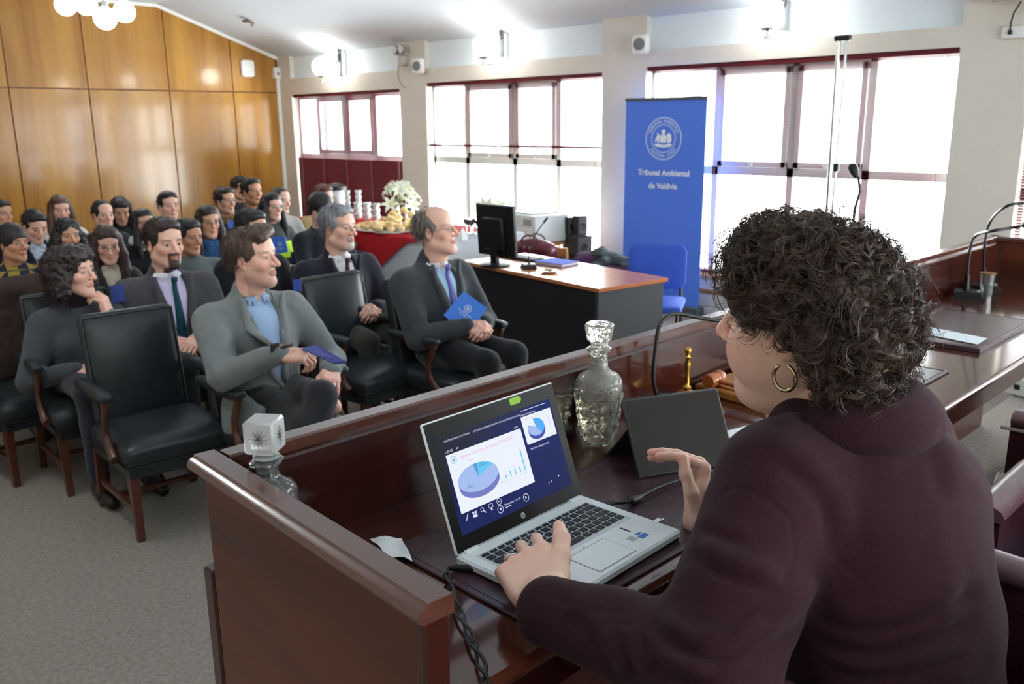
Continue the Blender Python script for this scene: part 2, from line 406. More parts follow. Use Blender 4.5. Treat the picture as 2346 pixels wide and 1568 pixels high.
# rear wall with two daylight windows (their reflections show in the veneer)
mb = MB(); y0 = YB-.2
RW = [(1.2, 2.9), (3.9, 5.6)]
mb.box((XL, y0, 0), (WX+.25, YB, .9)); mb.box((XL, y0, 2.5), (WX+.25, YB, 3.5))
for a, b in ((XL, RW[0][0]), (RW[0][1], RW[1][0]), (RW[1][1], WX+.25)): mb.box((a, y0, .9), (b, YB, 2.5))
st(mb.build('wall_rear', M_WALL))
wn = 5
for a, b in RW:
    mb = MB()
    for lo, hi in (((a, y0+.05, .9), (a+.05, y0+.1, 2.5)), ((b-.05, y0+.05, .9), (b, y0+.1, 2.5)), ((a, y0+.05, .9), (b, y0+.1, .95)), ((a, y0+.05, 2.45), (b, y0+.1, 2.5)), (((a+b)/2-.03, y0+.05, .9), ((a+b)/2+.03, y0+.1, 2.5))): mb.box(lo, hi)
    wf = st(mb.build('window_%d' % wn, M_ALU)); wn += 1
    MB().box((a+.05, y0+.07, .95), (b-.05, y0+.076, 2.45)).build('pane', M_PANE, wf)
# ---- window wall
def yw(px, py): return onx(px, py, WX)[1]
WIN = [(yw(915, 200), yw(668, 218), 2.245), (yw(1380, 158), yw(975, 188), 2.295), (yw(2200, 110), yw(1480, 152), 2.32), (-1.6, yw(2333, 400), 2.32), (-4.0, -2.2, 2.32)]
SILL = .36; ZB = 2.47                                # sill height, top of the beige beam
TH = .22
mb = MB()
mb.box((WX, YB, 0), (WX+TH, DY, SILL))
edges = [DY]
for a, b, zt in WIN: edges += [b, a]
edges.append(YB)
PIL = [(edges[i+1], edges[i]) for i in range(0, len(edges), 2)]
for a, b in PIL: mb.box((WX, a, SILL), (WX+TH, b, 3.0))
for a, b, zt in WIN: mb.box((WX, a, zt), (WX+TH, b, ZB))
wr = st(mb.build('wall_right', M_WALL))
for a, b, zt in WIN: MB().box((WX+.07, a, ZB), (WX+TH, b, 3.0)).build('upper_panel', M_BLUE, wr)
for a, b in PIL[1:4]:                                # pilasters project a little
    pass
# wooden sill, dado strip and boards below the windows
for k, (z0, z1, d) in enumerate(((SILL-.005, SILL+.03, .07), (SILL-.16, SILL-.115, .035))):
    st(MB().box((WX-d, YB, z0), (WX+(.16 if k == 0 else -.001), DY-.001, z1), .004).build('trim_%d' % (k+2), M_SILLW))
bd = st(MB().box((WX-.018, YB, 0), (WX-.001, DY-.001, SILL-.006)).build('baseboard_right', M_BOARD))
for i in range(5):
    z = i*.07; MB().box((WX-.026, YB, z+.004), (WX-.018, DY-.002, z+.066), .003).build('board', M_BOARD, bd)
# windows
WCOL = [(680, 737, 803, 866, 918), (984, 1075, 1183, 1283, 1380), (1500, 1640, 1812, 1985, 2180)]
WMID = [360, 370, 395]
XF = WX+.13
for i, (a, b, zt) in enumerate(WIN):
    if i < 3:
        ys = [onx(px, WMID[i], XF)[1] for px in WCOL[i]]; ys[0] = b; ys[-1] = a
        zm = onx(WCOL[i][2], WMID[i], XF)[2]
    else:
        ys = [b, b-.25*(b-a), (a+b)/2, a+.25*(b-a), a]; zm = 1.26
    mb = MB(); fw = .032
    for k, y in enumerate(ys):
        mb.box((XF-.02, max(a, y-fw), SILL), (XF+.05, min(b, y+fw), zt))
    mb.box((XF-.02, a, SILL), (XF+.05, b, SILL+.06)); mb.box((XF-.02, a, zt-.06), (XF+.05, b, zt)); mb.box((XF-.02, a, zm-.04), (XF+.05, b, zm+.035))
    wo = st(mb.build('window_%d' % (i+1), M_ALU))
    for k in range(4):
        yb_, ya_ = ys[k]-fw, ys[k+1]+fw
        for z0, z1 in ((SILL+.06, zm-.04), (zm+.035, zt-.06)):
            MB().box((XF+.012, ya_, z0), (XF+.018, yb_, z1)).build('pane', M_PANE, wo)
        if k in (1, 2):                              # opening casements with a handle
            mb = MB(); z0, z1 = zm+.035, zt-.06; e = .055
            for lo, hi in (((ya_, z0), (ya_+e, z1)), ((yb_-e, z0), (yb_, z1)), ((ya_, z0), (yb_, z0+e)), ((ya_, z1-e), (yb_, z1))):
                mb.box((XF-.045, lo[0], lo[1]), (XF+.01, hi[0], hi[1]), .004)
            cs = mb.build('casement', M_ALU, wo)
            yc = (ya_+yb_)/2; MB().box((XF-.06, yc-.03, z0+.012), (XF-.045, yc+.03, z0+.03), .003).box((XF-.085, yc-.035, z0+.014), (XF-.06, yc+.01, z0+.024), .003).build('handle', M_GREYP, cs)
# outside: a strip of the facade's concrete fin beside each opening
M_CONC = mat('concrete', (170, 172, 176), .8)
for i in (0, 1, 2):
    a, b, zt = WIN[i]
    MB().box((WX+.35, b-.42 if i else b-.36, 0), (WX+.8, b-.28 if i else b-.24, 2.9)).build('facade_fin', M_CONC, wr)
# ---- venetian blinds
def blind(a, b, zt, zones, label, xb=WX+.035, zbot=None, cords=True):
    root = thing('venetian_blind', label, 'blind', (xb, (a+b)/2, zt), group='burgundy venetian blinds')
    L = (b-a)/2-.012
    MB().cbox((0, 0, -.022), (.022, L, .02), .003).build('head_rail', M_BURG, root)
    mb = MB(); n = 0
    for z0, z1, tilt, pitch in zones:
        z = z0
        while z > z1:
            c, s_ = math.cos(R(tilt)), math.sin(R(tilt))
            for sgn in (1,):
                hw = .013 if tilt > 12 else .0065; dx, dz = hw*c, hw*s_
                mb.add([(-dx, -L, z-zt+dz), (-dx, L, z-zt+dz), (0, L, z-zt+.0007), (0, -L, z-zt+.0007), (dx, L, z-zt-dz), (dx, -L, z-zt-dz)], [(0, 1, 2, 3), (3, 2, 4, 5)])
            z -= pitch; n += 1
    tag(mb.build('slats', M_BURG, root), kind='stuff')
    zl = zones[-1][1] if zbot is None else zbot
    MB().cbox((0, 0, zl-zt-.012), (.016, L, .012), .003).build('bottom_rail', M_BURG, root)
    mb = MB()
    for k in range(5):
        y = -L+.12+(2*L-.24)*k/4
        for x in (-.014, .014): mb.tube([(x, y, -.04), (x, y, zl-zt)], .0012, 4)
    tag(mb.build('ladder_cords', mat('pale_cord', (196, 150, 150), .7), root), kind='stuff')
    MB().tube([(-.024, -L+.07, -.04), (-.026, -L+.07, -1.25)], .0035, 5).build('tilt_cord', mat('pale_cord', (196, 150, 150), .7), root)
    return root
a, b, zt = WIN[0]; blind(a, b, zt, [(zt-.05, 1.33, 33, .021), (1.33, SILL+.06, 68, .021)], 'burgundy venetian blind drawn down, its lower half shut, beside the wooden wall')
a, b, zt = WIN[1]; zr = onx(1180, 333, WX+.035)[2]; blind(a, b, zt, [(zt-.05, zt-.2, 4, .012), (zt-.2, zr+.03, 4, .021), (zr+.03, zr, 2, .004)], 'burgundy venetian blind let half way down in the middle window')
a, b, zt = WIN[2]; blind(a, b, zt, [(zt-.05, zt-.11, 4, .008), (zt-.11, SILL+.06, 3, .021)], 'burgundy venetian blind with open slats in the window behind the banner')
a, b, zt = WIN[3]; blind(a, b, zt, [(zt-.05, SILL+.06, 30, .021)], 'burgundy venetian blind at the right edge of the picture')
# daylight portals: they only guide sampling of the sky through the openings
for (a, b, zt) in WIN:
    L = bpy.data.lights.new('window_daylight', 'AREA'); L.shape = 'RECTANGLE'; L.size = b-a; L.size_y = zt-SILL; L.cycles.is_portal = True
    o = bpy.data.objects.new('window_daylight', L); COL.objects.link(o); o.location = (WX+.26, (a+b)/2, (SILL+zt)/2); o.rotation_euler = (0, R(90), 0)
    o.rotation_euler = Matrix(((0, 0, 1), (1, 0, 0), (0, 1, 0))).to_euler()
for a, b in RW:
    L = bpy.data.lights.new('window_daylight', 'AREA'); L.shape = 'RECTANGLE'; L.size = b-a; L.size_y = 1.6; L.cycles.is_portal = True
    o = bpy.data.objects.new('window_daylight', L); COL.objects.link(o); o.location = ((a+b)/2, y0-.02, 1.7); o.rotation_euler = (R(-90), 0, 0)
# ---- globe lamps
M_GLOBE = emit_mat('lit_opal_globe', (255, 252, 246), 5.0)
def lamp_light(loc, e, parent, r=.1):
    L = bpy.data.lights.new('bulb', 'POINT'); L.energy = e; L.shadow_soft_size = r; L.color = (1, .97, .92)
    o = bpy.data.objects.new('bulb', L); COL.objects.link(o); o.location = loc; o.parent = parent; return o
def sconce(px, py, pxp, pyp, label):
    """globe at px,py held out from the wall plate at pxp,pyp"""
    g = onx(px, py, WX-.26); P = onx(pxp, pyp, WX); root = thing('wall_lamp', label, 'lamp', (WX, P[1], P[2]), group='globe wall lamps')
    g = V(-.27, g[1]-P[1], g[2]-P[2])
    MB().cbox((-.012, 0, .0), (.012, .03, .2), .004).build('wall_plate', mat('grey_metal', (120, 124, 128), .4, .5), root)
    MB().cbox((-.03, 0, .04), (.018, .022, .05), .006).build('joint', mat('dark_metal', (70, 66, 64), .4, .3), root)
    pts = [(-.03, 0, .02), (-.075, g[1]*.1, -.02), (-.08, g[1]*.2, -.1)]
    zb = g[2]-.19
    for k in range(9):
        t = k/8*PI/2; pts.append((-.08-.09*(1-math.cos(t)), g[1]*(.2+.5*k/8), -.1+(zb+.1)*math.sin(t) if 1 else 0))
    pts += [(g[0]-.02, g[1], zb)]
    MB().tube(pts, .014, 8).build('arm', M_CHROME, root, smooth=60)
    MB().lathe([(.03, zb-.01), (.03, zb+.012), (.014, zb+.015), (.014, zb+.05), (.05, zb+.055), (.055, zb+.075)], 14, (g[0], g[1], 0)).build('cup', M_CHROME, root, smooth=40)
    MB().tube([(-.03, 0, .1), (-.05, 0, .18), (-.14, g[1]*.3, .22)], .01, 6).build('spring_arm', M_CHROME, root)
    MB().ball(g, .125, 20, 14).build('globe', M_GLOBE, root, smooth=180)
    return root
sconce(738, 153, 781, 140, 'lit globe lamp on the wall above the closed burgundy blind')
sconce(1110, 105, 1152, 88, 'lit globe lamp on the wall above the middle window')
sconce(1762, 30, 1800, 12, 'lit globe lamp at the top of the picture above the banner window')
def chandelier(pts, label, drop=True):
    c = np.mean(pts, 0); root = thing('ceiling_lamp', label, 'lamp', (c[0], c[1], ZK), group='globe ceiling lamps')
    zb = max(p[2] for p in pts)+.22
    MB().lathe([(.02, 0), (.06, 0), (.06, -.03), (.02, -.05)][::-1], 16).tube([(0, 0, -.04), (0, 0, zb-ZK)], .012, 8).build('stem', M_CHROME, root)
    for p in pts:
        q = p-V(c[0], c[1], ZK); top = q+V(0, 0, .11)
        MB().tube([(0, 0, zb-ZK), (q[0]*.5, q[1]*.5, zb-ZK+.04), (q[0], q[1], zb-ZK), top], .009, 6).lathe([(.035, -.012), (.035, .03), (.02, .04)], 12, top).build('arm', M_CHROME, root)
        MB().ball(q, .1, 18, 12).build('globe', M_GLOBE, root, smooth=180)
    return root
cp = [atd(150, 12, 8.7), atd(197, 10, 8.35), atd(241, 42, 8.0), atd(285, 27, 8.5), atd(205, -40, 8.55)]
ch = chandelier(cp, 'ceiling lamp with a cluster of lit globes in the top left corner')
c0 = np.array(ch.location)
for k, (x, y) in enumerate(((.6, 4.2), (.6, -1.5))):
    copy_tree(ch, (x, y, ZK), .6*k, ('lit globe ceiling lamp over the front rows, outside the picture', 'lit globe ceiling lamp behind the bench, outside the picture')[k])
# ---- fittings on walls and ceiling
def wall_speaker(px, py, label):
    P = onx(px, py, WX-.09); root = thing('wall_speaker', label, 'speaker', (WX, P[1], P[2]), R(12), 'small wall speakers')
    MB().cbox((-.1, 0, 0), (.035, .085, .09), .02).build('case', M_WHITE, root, smooth=40)
    MB().lathe([(.058, 0), (.058, .006), (.05, .008)], 20, (-.135, 0, 0), roty(-PI/2)).build('grille', mat('speaker_grille', (120, 124, 126), .7), root)
    MB().tube([(-.07, 0, 0), (0, .01, .01)], .012, 8).build('bracket', M_WHITE, root)
wall_speaker(957, 152, 'small white wall speaker on the pillar beside the emergency light')
wall_speaker(1465, 102, 'small white wall speaker on the pillar above the banner')
P = onx(928, 128, WX); root = thing('emergency_light', 'twin-head emergency light on the pillar left of the middle window', 'lamp', (WX, P[1], P[2]))
MB().cbox((-.04, 0, -.06), (.04, .055, .06), .008).cbox((-.045, 0, .02), (.03, .1, .012), .004).build('case', mat('pale_grey_plastic', (186, 184, 176), .5), root)
for s_ in (-1, 1):
    lp = MB().lathe([(.025, 0), (.045, .01), (.055, .06), (.05, .065)], 14, (-.05, s_*.065, .07), roty(-PI/2)).build('lamp_head', M_CHROME, root)
    MB().lathe([(.046, 0), (.046, .004)], 14, (-.117, s_*.065, .07), roty(-PI/2)).build('lens', mat('lamp_lens', (225, 228, 235), .15), root)
MB().tube([(-.03, .05, -.08), (-.03, .11, -.12), (-.03, .12, -.26), (-.02, .06, -.36), (-.02, -.02, -.38)], .006, 6).build('cable', M_GREYP, root)
P = ony(566, 157, DY); root = thing('router', 'white rounded wireless router high on the wooden wall', 'router', (P[0], DY, P[2]))
MB().cbox((0, -.02, 0), (.105, .018, .105), .012).cbox((0, -.022, 0), (.085, .019, .118), .012).build('case', M_WHITE, root, smooth=35)
MB().lathe([(.009, 0), (.009, .003)], 10, (.04, -.041, 0), rotx(PI/2)).build('status_light', emit_mat('green_led', (70, 240, 120), 1.5), root)
P = ony(631, 165, DY); root = thing('cable_trunking', 'white vertical cable trunking with a box at its top beside the window wall', 'trunking', (P[0], DY, 0))
MB().cbox((.02, -.022, P[2]/2-.05), (.032, .02, P[2]/2-.05), .004).build('duct', M_WHITE, root)
MB().cbox((0, -.04, P[2]-.02), (.06, .038, .08), .006).build('box', M_WHITE, root)
MB().cbox((0, -.081, P[2]-.03), (.02, .004, .02), .003).build('sensor_lens', M_GREYP, root)
# detector on the sloping ceiling
d = ray(572, 48); nrm = unit(V(ZK-ZE, 0, WX-XK)); t = ((V(XK, 0, ZK)-CP) @ nrm)/(d @ nrm); P = CP+d*t
root = thing('ceiling_hook', 'small brown bracket on the sloping ceiling', 'bracket', P, R(20))
MB().cbox((0, 0, -.012), (.11, .035, .012), .004).build('plate', mat('brown_metal', (112, 84, 70), .6), root)
MB().tube([(.05, 0, -.02), (.05, 0, -.05), (.02, 0, -.06)], .01, 6).build('hook', mat('brown_metal', (112, 84, 70), .6), root)
# heater unit, socket and its cable at the top right
P = onx(2256, 6, WX-.12); root = thing('air_conditioner', 'white air conditioner cut off by the top right corner of the picture', 'air conditioner', (WX-.02, P[1]-.42, P[2]+.08))
MB().cbox((-.1, 0, 0), (.098, .42, .08), .03).build('case', M_WHITE, root, smooth=40)
MB().cbox((-.15, 0, -.078), (.022, .36, .008), .004).build('louvre', mat('pale_grey_plastic', (186, 184, 176), .5), root)
P = onx(2330, 74, WX); root = thing('wall_socket', 'white wall socket box with a black plug on the beige pillar', 'socket', (WX, P[1], P[2]))
MB().cbox((-.02, 0, 0), (.02, .09, .04), .006).build('box', M_WHITE, root, smooth=40)
MB().cbox((-.05, .03, .0), (.012, .014, .016), .005).tube([(-.055, .03, .01), (-.06, .03, .06), (-.05, .02, .13), (-.06, -.02, .2)], .006, 6).build('plug', M_BLACK, root)
# ================================================================ the judges' bench and what stands on it
M_MAH = wood_mat('mahogany', (44, 16, 11), (80, 34, 23), .2, 'X', 7, .5, .6)
M_MAHY = wood_mat('mahogany_side', (44, 17, 10), (112, 54, 30), .36, 'Y', 4, .12, .35)
M_MAHZ = wood_mat('mahogany_upright', (40, 14, 10), (68, 27, 19), .18, 'Z', 9, .5, .6)
M_RAIL = wood_mat('mahogany_rail', (66, 34, 26), (98, 58, 46), .16, 'X', 10, .7, .6)
M_RAILY = wood_mat('mahogany_rail_side', (66, 34, 26), (98, 58, 46), .2, 'Y', 10, .6, .6)
DZ = 1.07; RZ = 1.26; BX0 = .595; BX1 = 4.60; BY1 = 1.376; PIN = 1.312; DYF = .765
bench = thing('judges_bench', 'long dark mahogany bench with a raised front panel and side panel', 'bench', (BX0, BY1, 0))
rel = (BX0, BY1, 0)
def bb(name, lo, hi, m, bev=.004, par=None, sm=None): return MB().box(lo, hi, bev).build(name, m, par or bench, rel=rel if par is None else None, smooth=sm)
def rail(name, path, w_, m):
    """moulded top rail: profile swept along a straight run, path = (start, end) of its inner edge; w_ = outward direction"""
    a, b = np.array(path[0], float), np.array(path[1], float); w_ = np.array(w_, float)
    prof = [(0, -.026), (0, -.004), (.003, 0), (.038, 0), (.04, -.004), (.044, -.005), (.05, -.009), (.053, -.016), (.051, -.022), (.046, -.026)]
    poly = [a+w_*p+V(0, 0, q) for p, q in prof]
    return MB().prism(poly, b-a).build(name, m, bench, rel=rel, smooth=30)
# front panel: upper part inside face, outer skin, lower plinth
bb('front_panel', (BX0+.045, PIN, DAIS*0), (BX1, PIN+.04, RZ-.024), M_MAHZ)
bb('plinth', (BX0+.008, PIN+.041, .0), (BX1, PIN+.075, 1.05), M_MAHZ)
SKEW = R(-2.6)
sp_ = [bb('side_panel', (BX0+.012, .745, 0), (BX0+.042, PIN+.04, RZ-.024), M_MAHY), bb('end_post', (BX0+.006, .728, 0), (BX0+.046, .7445, RZ-.024), M_MAHZ)]
rail('top_rail', ((BX0+.05, BY1-.046, RZ), (BX1+.02, BY1-.046, RZ)), (0, 1, 0), M_RAIL)
sp_.append(rail('top_rail', ((BX0+.048, .722, RZ+.0004), (BX0+.048, BY1+.004, RZ+.0004)), (-1, 0, 0), M_RAILY))
for o in sp_: o.rotation_euler = (0, 0, SKEW)
bb('side_panel', (BX1-.03, .75, .82), (BX1+.012, PIN-.001, RZ-.024), M_MAHY)
MB().box((BX1-.04, .74, RZ-.026), (BX1+.02, BY1, RZ), .006).build('top_rail', M_RAILY, bench, rel=rel)
# desk top with a nosed front edge
mb = MB(); pr = [(PIN-.001, DZ-.035), (PIN-.001, DZ), (DYF+.006, DZ), (DYF, DZ-.004), (DYF-.004, DZ-.012), (DYF-.002, DZ-.022), (DYF+.006, DZ-.03), (DYF+.02, DZ-.035)]
mb.prism([(BX0+.043, y, z) for y, z in pr], (BX1-BX0-.075, 0, 0)).build('desk_top', wood_mat('desk_mahogany', (50, 21, 15), (88, 45, 32), .13, 'X', 8, .55, .55), bench, rel=rel, smooth=30)
bb('apron', (BX0+.06, DYF+.05, DZ-.13), (BX1-.06, DYF+.07, DZ-.036), M_MAH)
for x in (2.0,): bb('divider', (x, DYF+.06, DAIS), (x+.03, PIN-.002, DZ-.036), M_MAHY)
# ---- leather desk pads
M_PAD = mat('plum_leather', (72, 50, 56), .27, bump=(150, .07, 4), var=((60, 41, 47), 14))
def pad(x0, y0, x1, y1, label, h=.006):
    o = MB().cbox((0, 0, h/2), ((x1-x0)/2, (y1-y0)/2, h/2), .002).build('desk_pad', M_PAD, None, ((x0+x1)/2, (y0+y1)/2, DZ))
    MB().tube([((x0-x1)/2+.012, (y0-y1)/2+.012, h), ((x1-x0)/2-.012, (y0-y1)/2+.012, h), ((x1-x0)/2-.012, (y1-y0)/2-.012, h), ((x0-x1)/2+.012, (y1-y0)/2-.012, h)], .0012, 4, closed=True).build('stitching', mat('plum_thread', (52, 34, 38), .7), o)
    return tag(o, label, 'desk pad', 'leather desk pads on the bench')
pad(.84, .79, 1.63, 1.165, 'plum leather desk pad under the laptop')
pad(2.12, .87, 2.69, 1.17, 'plum leather desk pad behind the speaker, without paper on it')
pad(2.98, .88, 3.56, 1.20, 'plum leather desk pad with a sheet of white paper', .016)
P0 = onz(2098, 742, DZ+.02); 
o = MB().prism([onz(x, y, DZ+.018)-onz(2180, 765, DZ+.018) for x, y in ((2100, 762), (2240, 790), (2262, 776), (2105, 745))], (0, 0, .001)).build('paper_sheet', mat('white_paper', (228, 232, 236), .7), None, onz(2180, 765, DZ+.018))
tag(o, 'white sheet of paper lying on the desk pad at the right', 'paper')
# ---- laptop
LX0, LX1, LY0, LY1 = .889, 1.228, .802, 1.03; LZ = DZ+.006
lw, ld = LX1-LX0, LY1-LY0
laptop = thing('laptop', 'open silver laptop with a lit slide of a pie chart on its screen', 'laptop', (LX0, LY0, LZ), R(2.0))
M_SILV = mat('silver_shell', (232, 238, 240), .38, 0.)
M_DGREY = mat('dark_bezel', (9, 10, 11), .45, spec=.25)
M_KEY = mat('key_plastic', (26, 29, 31), .5)
BH = .017
base = MB().cbox((lw/2, ld/2, .002+BH/2), (lw/2, ld/2, BH/2), .004).build('base', M_SILV, laptop, smooth=30)
MB().box((.004, .003, 0), (lw-.004, ld-.003, .004)).build('underside', M_DGREY, laptop)
ZT = .002+BH
kx0, kx1, ky0, ky1 = .026, lw-.026, .098, .196
MB().box((kx0-.004, ky0-.004, ZT), (kx1+.004, ky1+.004, ZT+.0004)).build('keyboard_tray', mat('tray_silver', (206, 212, 214), .45, .2), base)
rows = [(1,)*15, (1,)*13+(1.6,), (1.5,)+(1,)*12+(1.1,), (1.8,)+(1,)*11+(1.8,), (1.3,)+(1,)*11+(1.3, 1), (1.1, 1, 1, 1, 5, 1, 1, 1, 1, 1, 1)]
hs = [.011, .0165, .0165, .0165, .0165, .0165]; yk = ky1; gap = .0040; kn = 0; kmesh = {}
for r_, hh in zip(rows, hs):
    tot = sum(r_); x = kx0; unitw = (kx1-kx0)/tot
    for wk in r_:
        wpx = wk*unitw-gap; key = (round(wpx, 4), hh)
        if key not in kmesh:
            q = MB().cbox((0, 0, .001), (wpx/2, (hh-gap+.0012)/2, .001), .0009).mesh('key'); q.materials.append(M_KEY); kmesh[key] = q
        link('key', kmesh[key], base, (x+wpx/2+gap/2, yk-hh/2, ZT+.0004)); x += wk*unitw; kn += 1
    yk -= hh
MB().lathe([(.0035, 0), (.0035, .0022), (.002, .003)], 10, (lw*.46, ky1-.0605, ZT+.0015)).build('pointing_stick', M_KEY, base)
tp = (.118, .012, .218, .082)
MB().box((tp[0], tp[1], ZT), (tp[2], tp[3], ZT+.0005)).build('touchpad_outline', mat('pad_groove', (120, 126, 130), .5), base)
MB().box((tp[0]+.0012, tp[1]+.0012, ZT), (tp[2]-.0012, tp[3]-.0012, ZT+.0008)).build('touchpad', M_SILV, base)
for y in (.014, .0825):
    for i in range(2): MB().box((tp[0]+.002+i*.049, y-.0005, ZT), (tp[0]+.047+i*.049, y+.011, ZT+.0012), .0005).build('touchpad_button', M_SILV, base)
MB().box((.268, .062, ZT), (.272, .084, ZT+.0004)).build('fingerprint_reader', M_DGREY, base)
MB().box((.262, .03, ZT), (.283, .042, ZT+.0003)).box((.266, .044, ZT), (.28, .05, ZT+.0003)).build('blue_sticker', mat('sticker_blue', (42, 108, 190), .4), base)
MB().box((.242, .036, ZT), (.257, .052, ZT+.0003)).build('grey_sticker', mat('sticker_grey', (176, 186, 184), .4), base)
for x in (lw-.03, lw-.019): MB().lathe([(.0025, 0), (.0025, .0008)], 10, (x, ld-.012, ZT)).build('power_button', mat('led_white', (240, 245, 250), .3), base)
for x in (.016, lw-.045): MB().cbox((x+.016, ld-.006, ZT+.001), (.016, .005, .003), .002).build('hinge', M_SILV, laptop)
# lid: panel in its own frame (u across, v up), tilted back
TL = onz(981, 985, 1.2); tilt = R(20.5)
lidE = MB().cbox((lw/2, .003, .1145), (lw/2, .0032, .1145), .0025).build('lid', M_SILV, laptop, (0, ld-.004, ZT))
lidE.rotation_euler = (-tilt, 0, 0)
MB().cbox((lw/2, -.0006, .1145), (lw/2-.003, .0006, .112), .0004).build('bezel', M_DGREY, lidE)
def scr_mat(nm, rgb, s=1.0): return emit_mat('screen_'+nm, rgb, s*.19)
SW, SH = .294, .172; su0 = (lw-SW)/2; sv0 = .028
def S(u, v, o): return (su0+u*SW, -.0012-o, sv0+v*SH)      # screen coordinates 0..1
class SB(MB):
    def rect(s, u0, v0, u1, v1, o): s.add([S(u0, v0, o), S(u1, v0, o), S(u1, v1, o), S(u0, v1, o)], [(0, 1, 2, 3)]); return s
    def ell(s, cu, cv, ru, rv, o, a0=0, a1=360, n=40, inner=0.):
        p = [(cu+ru*math.cos(R(a0+(a1-a0)*i/n)), cv+rv*math.sin(R(a0+(a1-a0)*i/n))) for i in range(n+1)]
        if inner:
            q = [(cu+(x-cu)*inner, cv+(y-cv)*inner) for x, y in p]
            s.add([S(x, y, o) for x, y in p+q], [(i, i+1, n+2+i, n+1+i) for i in range(n)])
        else: s.add([S(cu, cv, o)]+[S(x, y, o) for x, y in p], [(0, i+1, i+2) for i in range(n)])
        return s
    def txt(s, t, u, v, size, o, align='LEFT'): text_into(s, t, size/1000., lambda x, y: (su0+u*SW+x, -.0012-o, sv0+v*SH+y), align); return s
scr = SB().rect(0, 0, 1, 1, 0).build('screen', scr_mat('navy', (58, 72, 148), .85), lidE)
def L(name, sb, nm, rgb, s=1.): return sb.build(name, scr_mat(nm, rgb, s), lidE)
L('slide', SB().rect(.035, .20, .675, .80, .0002).rect(.70, .60, .985, .905, .0002), 'white', (236, 243, 255), 1.0)
L('slide_title', SB().txt('Ingreso histórico de causas 2013-2017', .135, .735, 8.6, .0004), 'pink', (236, 172, 206), 1.)
pc = (.235, .485); pr_ = (.165, .14)
L('pie_side', SB().add([S(pc[0]+pr_[0]*math.cos(R(a)), pc[1]+pr_[1]*math.sin(R(a))-dz, .0003) for dz in (0, .075) for a in range(180, 361, 6)], [(i, i+1, 32+i, 31+i) for i in range(30)]) and SB().ell(pc[0], pc[1]-.06, pr_[0], pr_[1], .0003, 180, 360).rect(pc[0]-pr_[0], pc[1]-.06, pc[0]+pr_[0], pc[1], .0003), 'violet', (128, 134, 208), .9)
L('pie_top', SB().ell(*pc, *pr_, .0004, 93, 392), 'lilac', (172, 196, 246), .95)
L('pie_slice', SB().ell(*pc, *pr_, .0005, 32, 84), 'cyan', (110, 200, 248), 1.)
L('pie_sliver', SB().ell(*pc, *pr_, .0005, 84, 97), 'steel', (92, 156, 214), 1.)
sb = SB()
for i, hgt in enumerate((.03, .055, .06, .055, .22)): sb.rect(.445+i*.043, .36, .455+i*.043, .36+hgt, .0004)
L('bar_chart', sb, 'cyan', (110, 200, 248), 1.)
sb = SB()
for i, hgt in enumerate((0, .03, .055, .06, .055, .22)):
    sb.txt(('1', '5', '9', '10', '9', '33')[i], .40+i*.043, .375+hgt, 3.4, .0004).txt(str(2012+i), .394+i*.043, .335, 3.4, .0004)
sb.txt('2 Otras', .185, .675, 4, .0004); tag(L('chart_figures', sb, 'bluegrey', (150, 165, 205), .9), kind='stuff')
tag(L('pie_lettering', SB().txt('8 - 20', .27, .605, 4, .0006).txt('Reclamaciones', .262, .585, 4, .0006).txt('32', .14, .44, 4, .0006).txt('Demandas', .125, .42, 4, .0006), 'ink', (60, 84, 140), .6), kind='stuff')
L('slide_emblem', SB().ell(.085, .735, .024, .04, .0004, 0, 360, 30, .86).ell(.085, .732, .011, .018, .0004), 'pale_teal', (140, 190, 220), .9)
p2c = (.815, .755); p2r = (.078, .095)
L('small_pie_side', SB().ell(p2c[0], p2c[1]-.04, *p2r, .0003, 180, 360).rect(p2c[0]-p2r[0], p2c[1]-.04, p2c[0]+p2r[0], p2c[1], .0003), 'violet_dark', (84, 92, 180), .9)
L('small_pie_top', SB().ell(*p2c, *p2r, .0004, 150, 300), 'lilac', (172, 196, 246), .95)
L('small_pie_slice', SB().ell(*p2c, *p2r, .0005, -60, 100), 'sky', (92, 176, 246), 1.)
L('small_slide_marks', SB().txt('Ingreso histórico de causas', .725, .872, 4.2, .0004).ell(.92, .75, .03, .11, .0004, -50, 60, 14, .9), 'pink', (236, 172, 206), 1.)
sb = SB().txt('MOSTRAR BARRA DE TAREAS', .05, .935, 4.6, .0003).txt('OPCIONES DE PRESENTACIÓN', .285, .935, 4.6, .0003).txt('FINALIZAR PRESENTACIÓN', .51, .935, 4.6, .0003).txt('1:25:02', .035, .83, 6.4, .0003).txt('Diapositiva siguiente', .70, .925, 5.2, .0003).txt('No hay ninguna nota.', .715, .545, 6.2, .0003).txt('Diapositiva 6 de 28', .375, .105, 5.4, .0003).txt('12:00', .62, .825, 5, .0003)
sb.rect(.375, .072, .43, .08, .0003).rect(.72, .965, .96, .972, .0003).rect(.125, .825, .131, .842, .0003).rect(.135, .825, .141, .842, .0003)
sb.ell(.335, .085, .025, .043, .0003, 0, 360, 30, .85).ell(.565, .085, .025, .043, .0003, 0, 360, 30, .85)
sb.add([S(.327, .085, .0003), S(.342, .105, .0003), S(.342, .065, .0003)], [(0, 2, 1)]).add([S(.573, .085, .0003), S(.558, .105, .0003), S(.558, .065, .0003)], [(0, 1, 2)])
sb.ell(.34, .165, .02, .034, .0003, 0, 360, 24, .85).rect(.33, .161, .35, .169, .0003)
sb.add([S(.055, .12, .0003), S(.06, .118, .0003), S(.085, .178, .0003), S(.078, .182, .0003)], [(0, 1, 2, 3)])
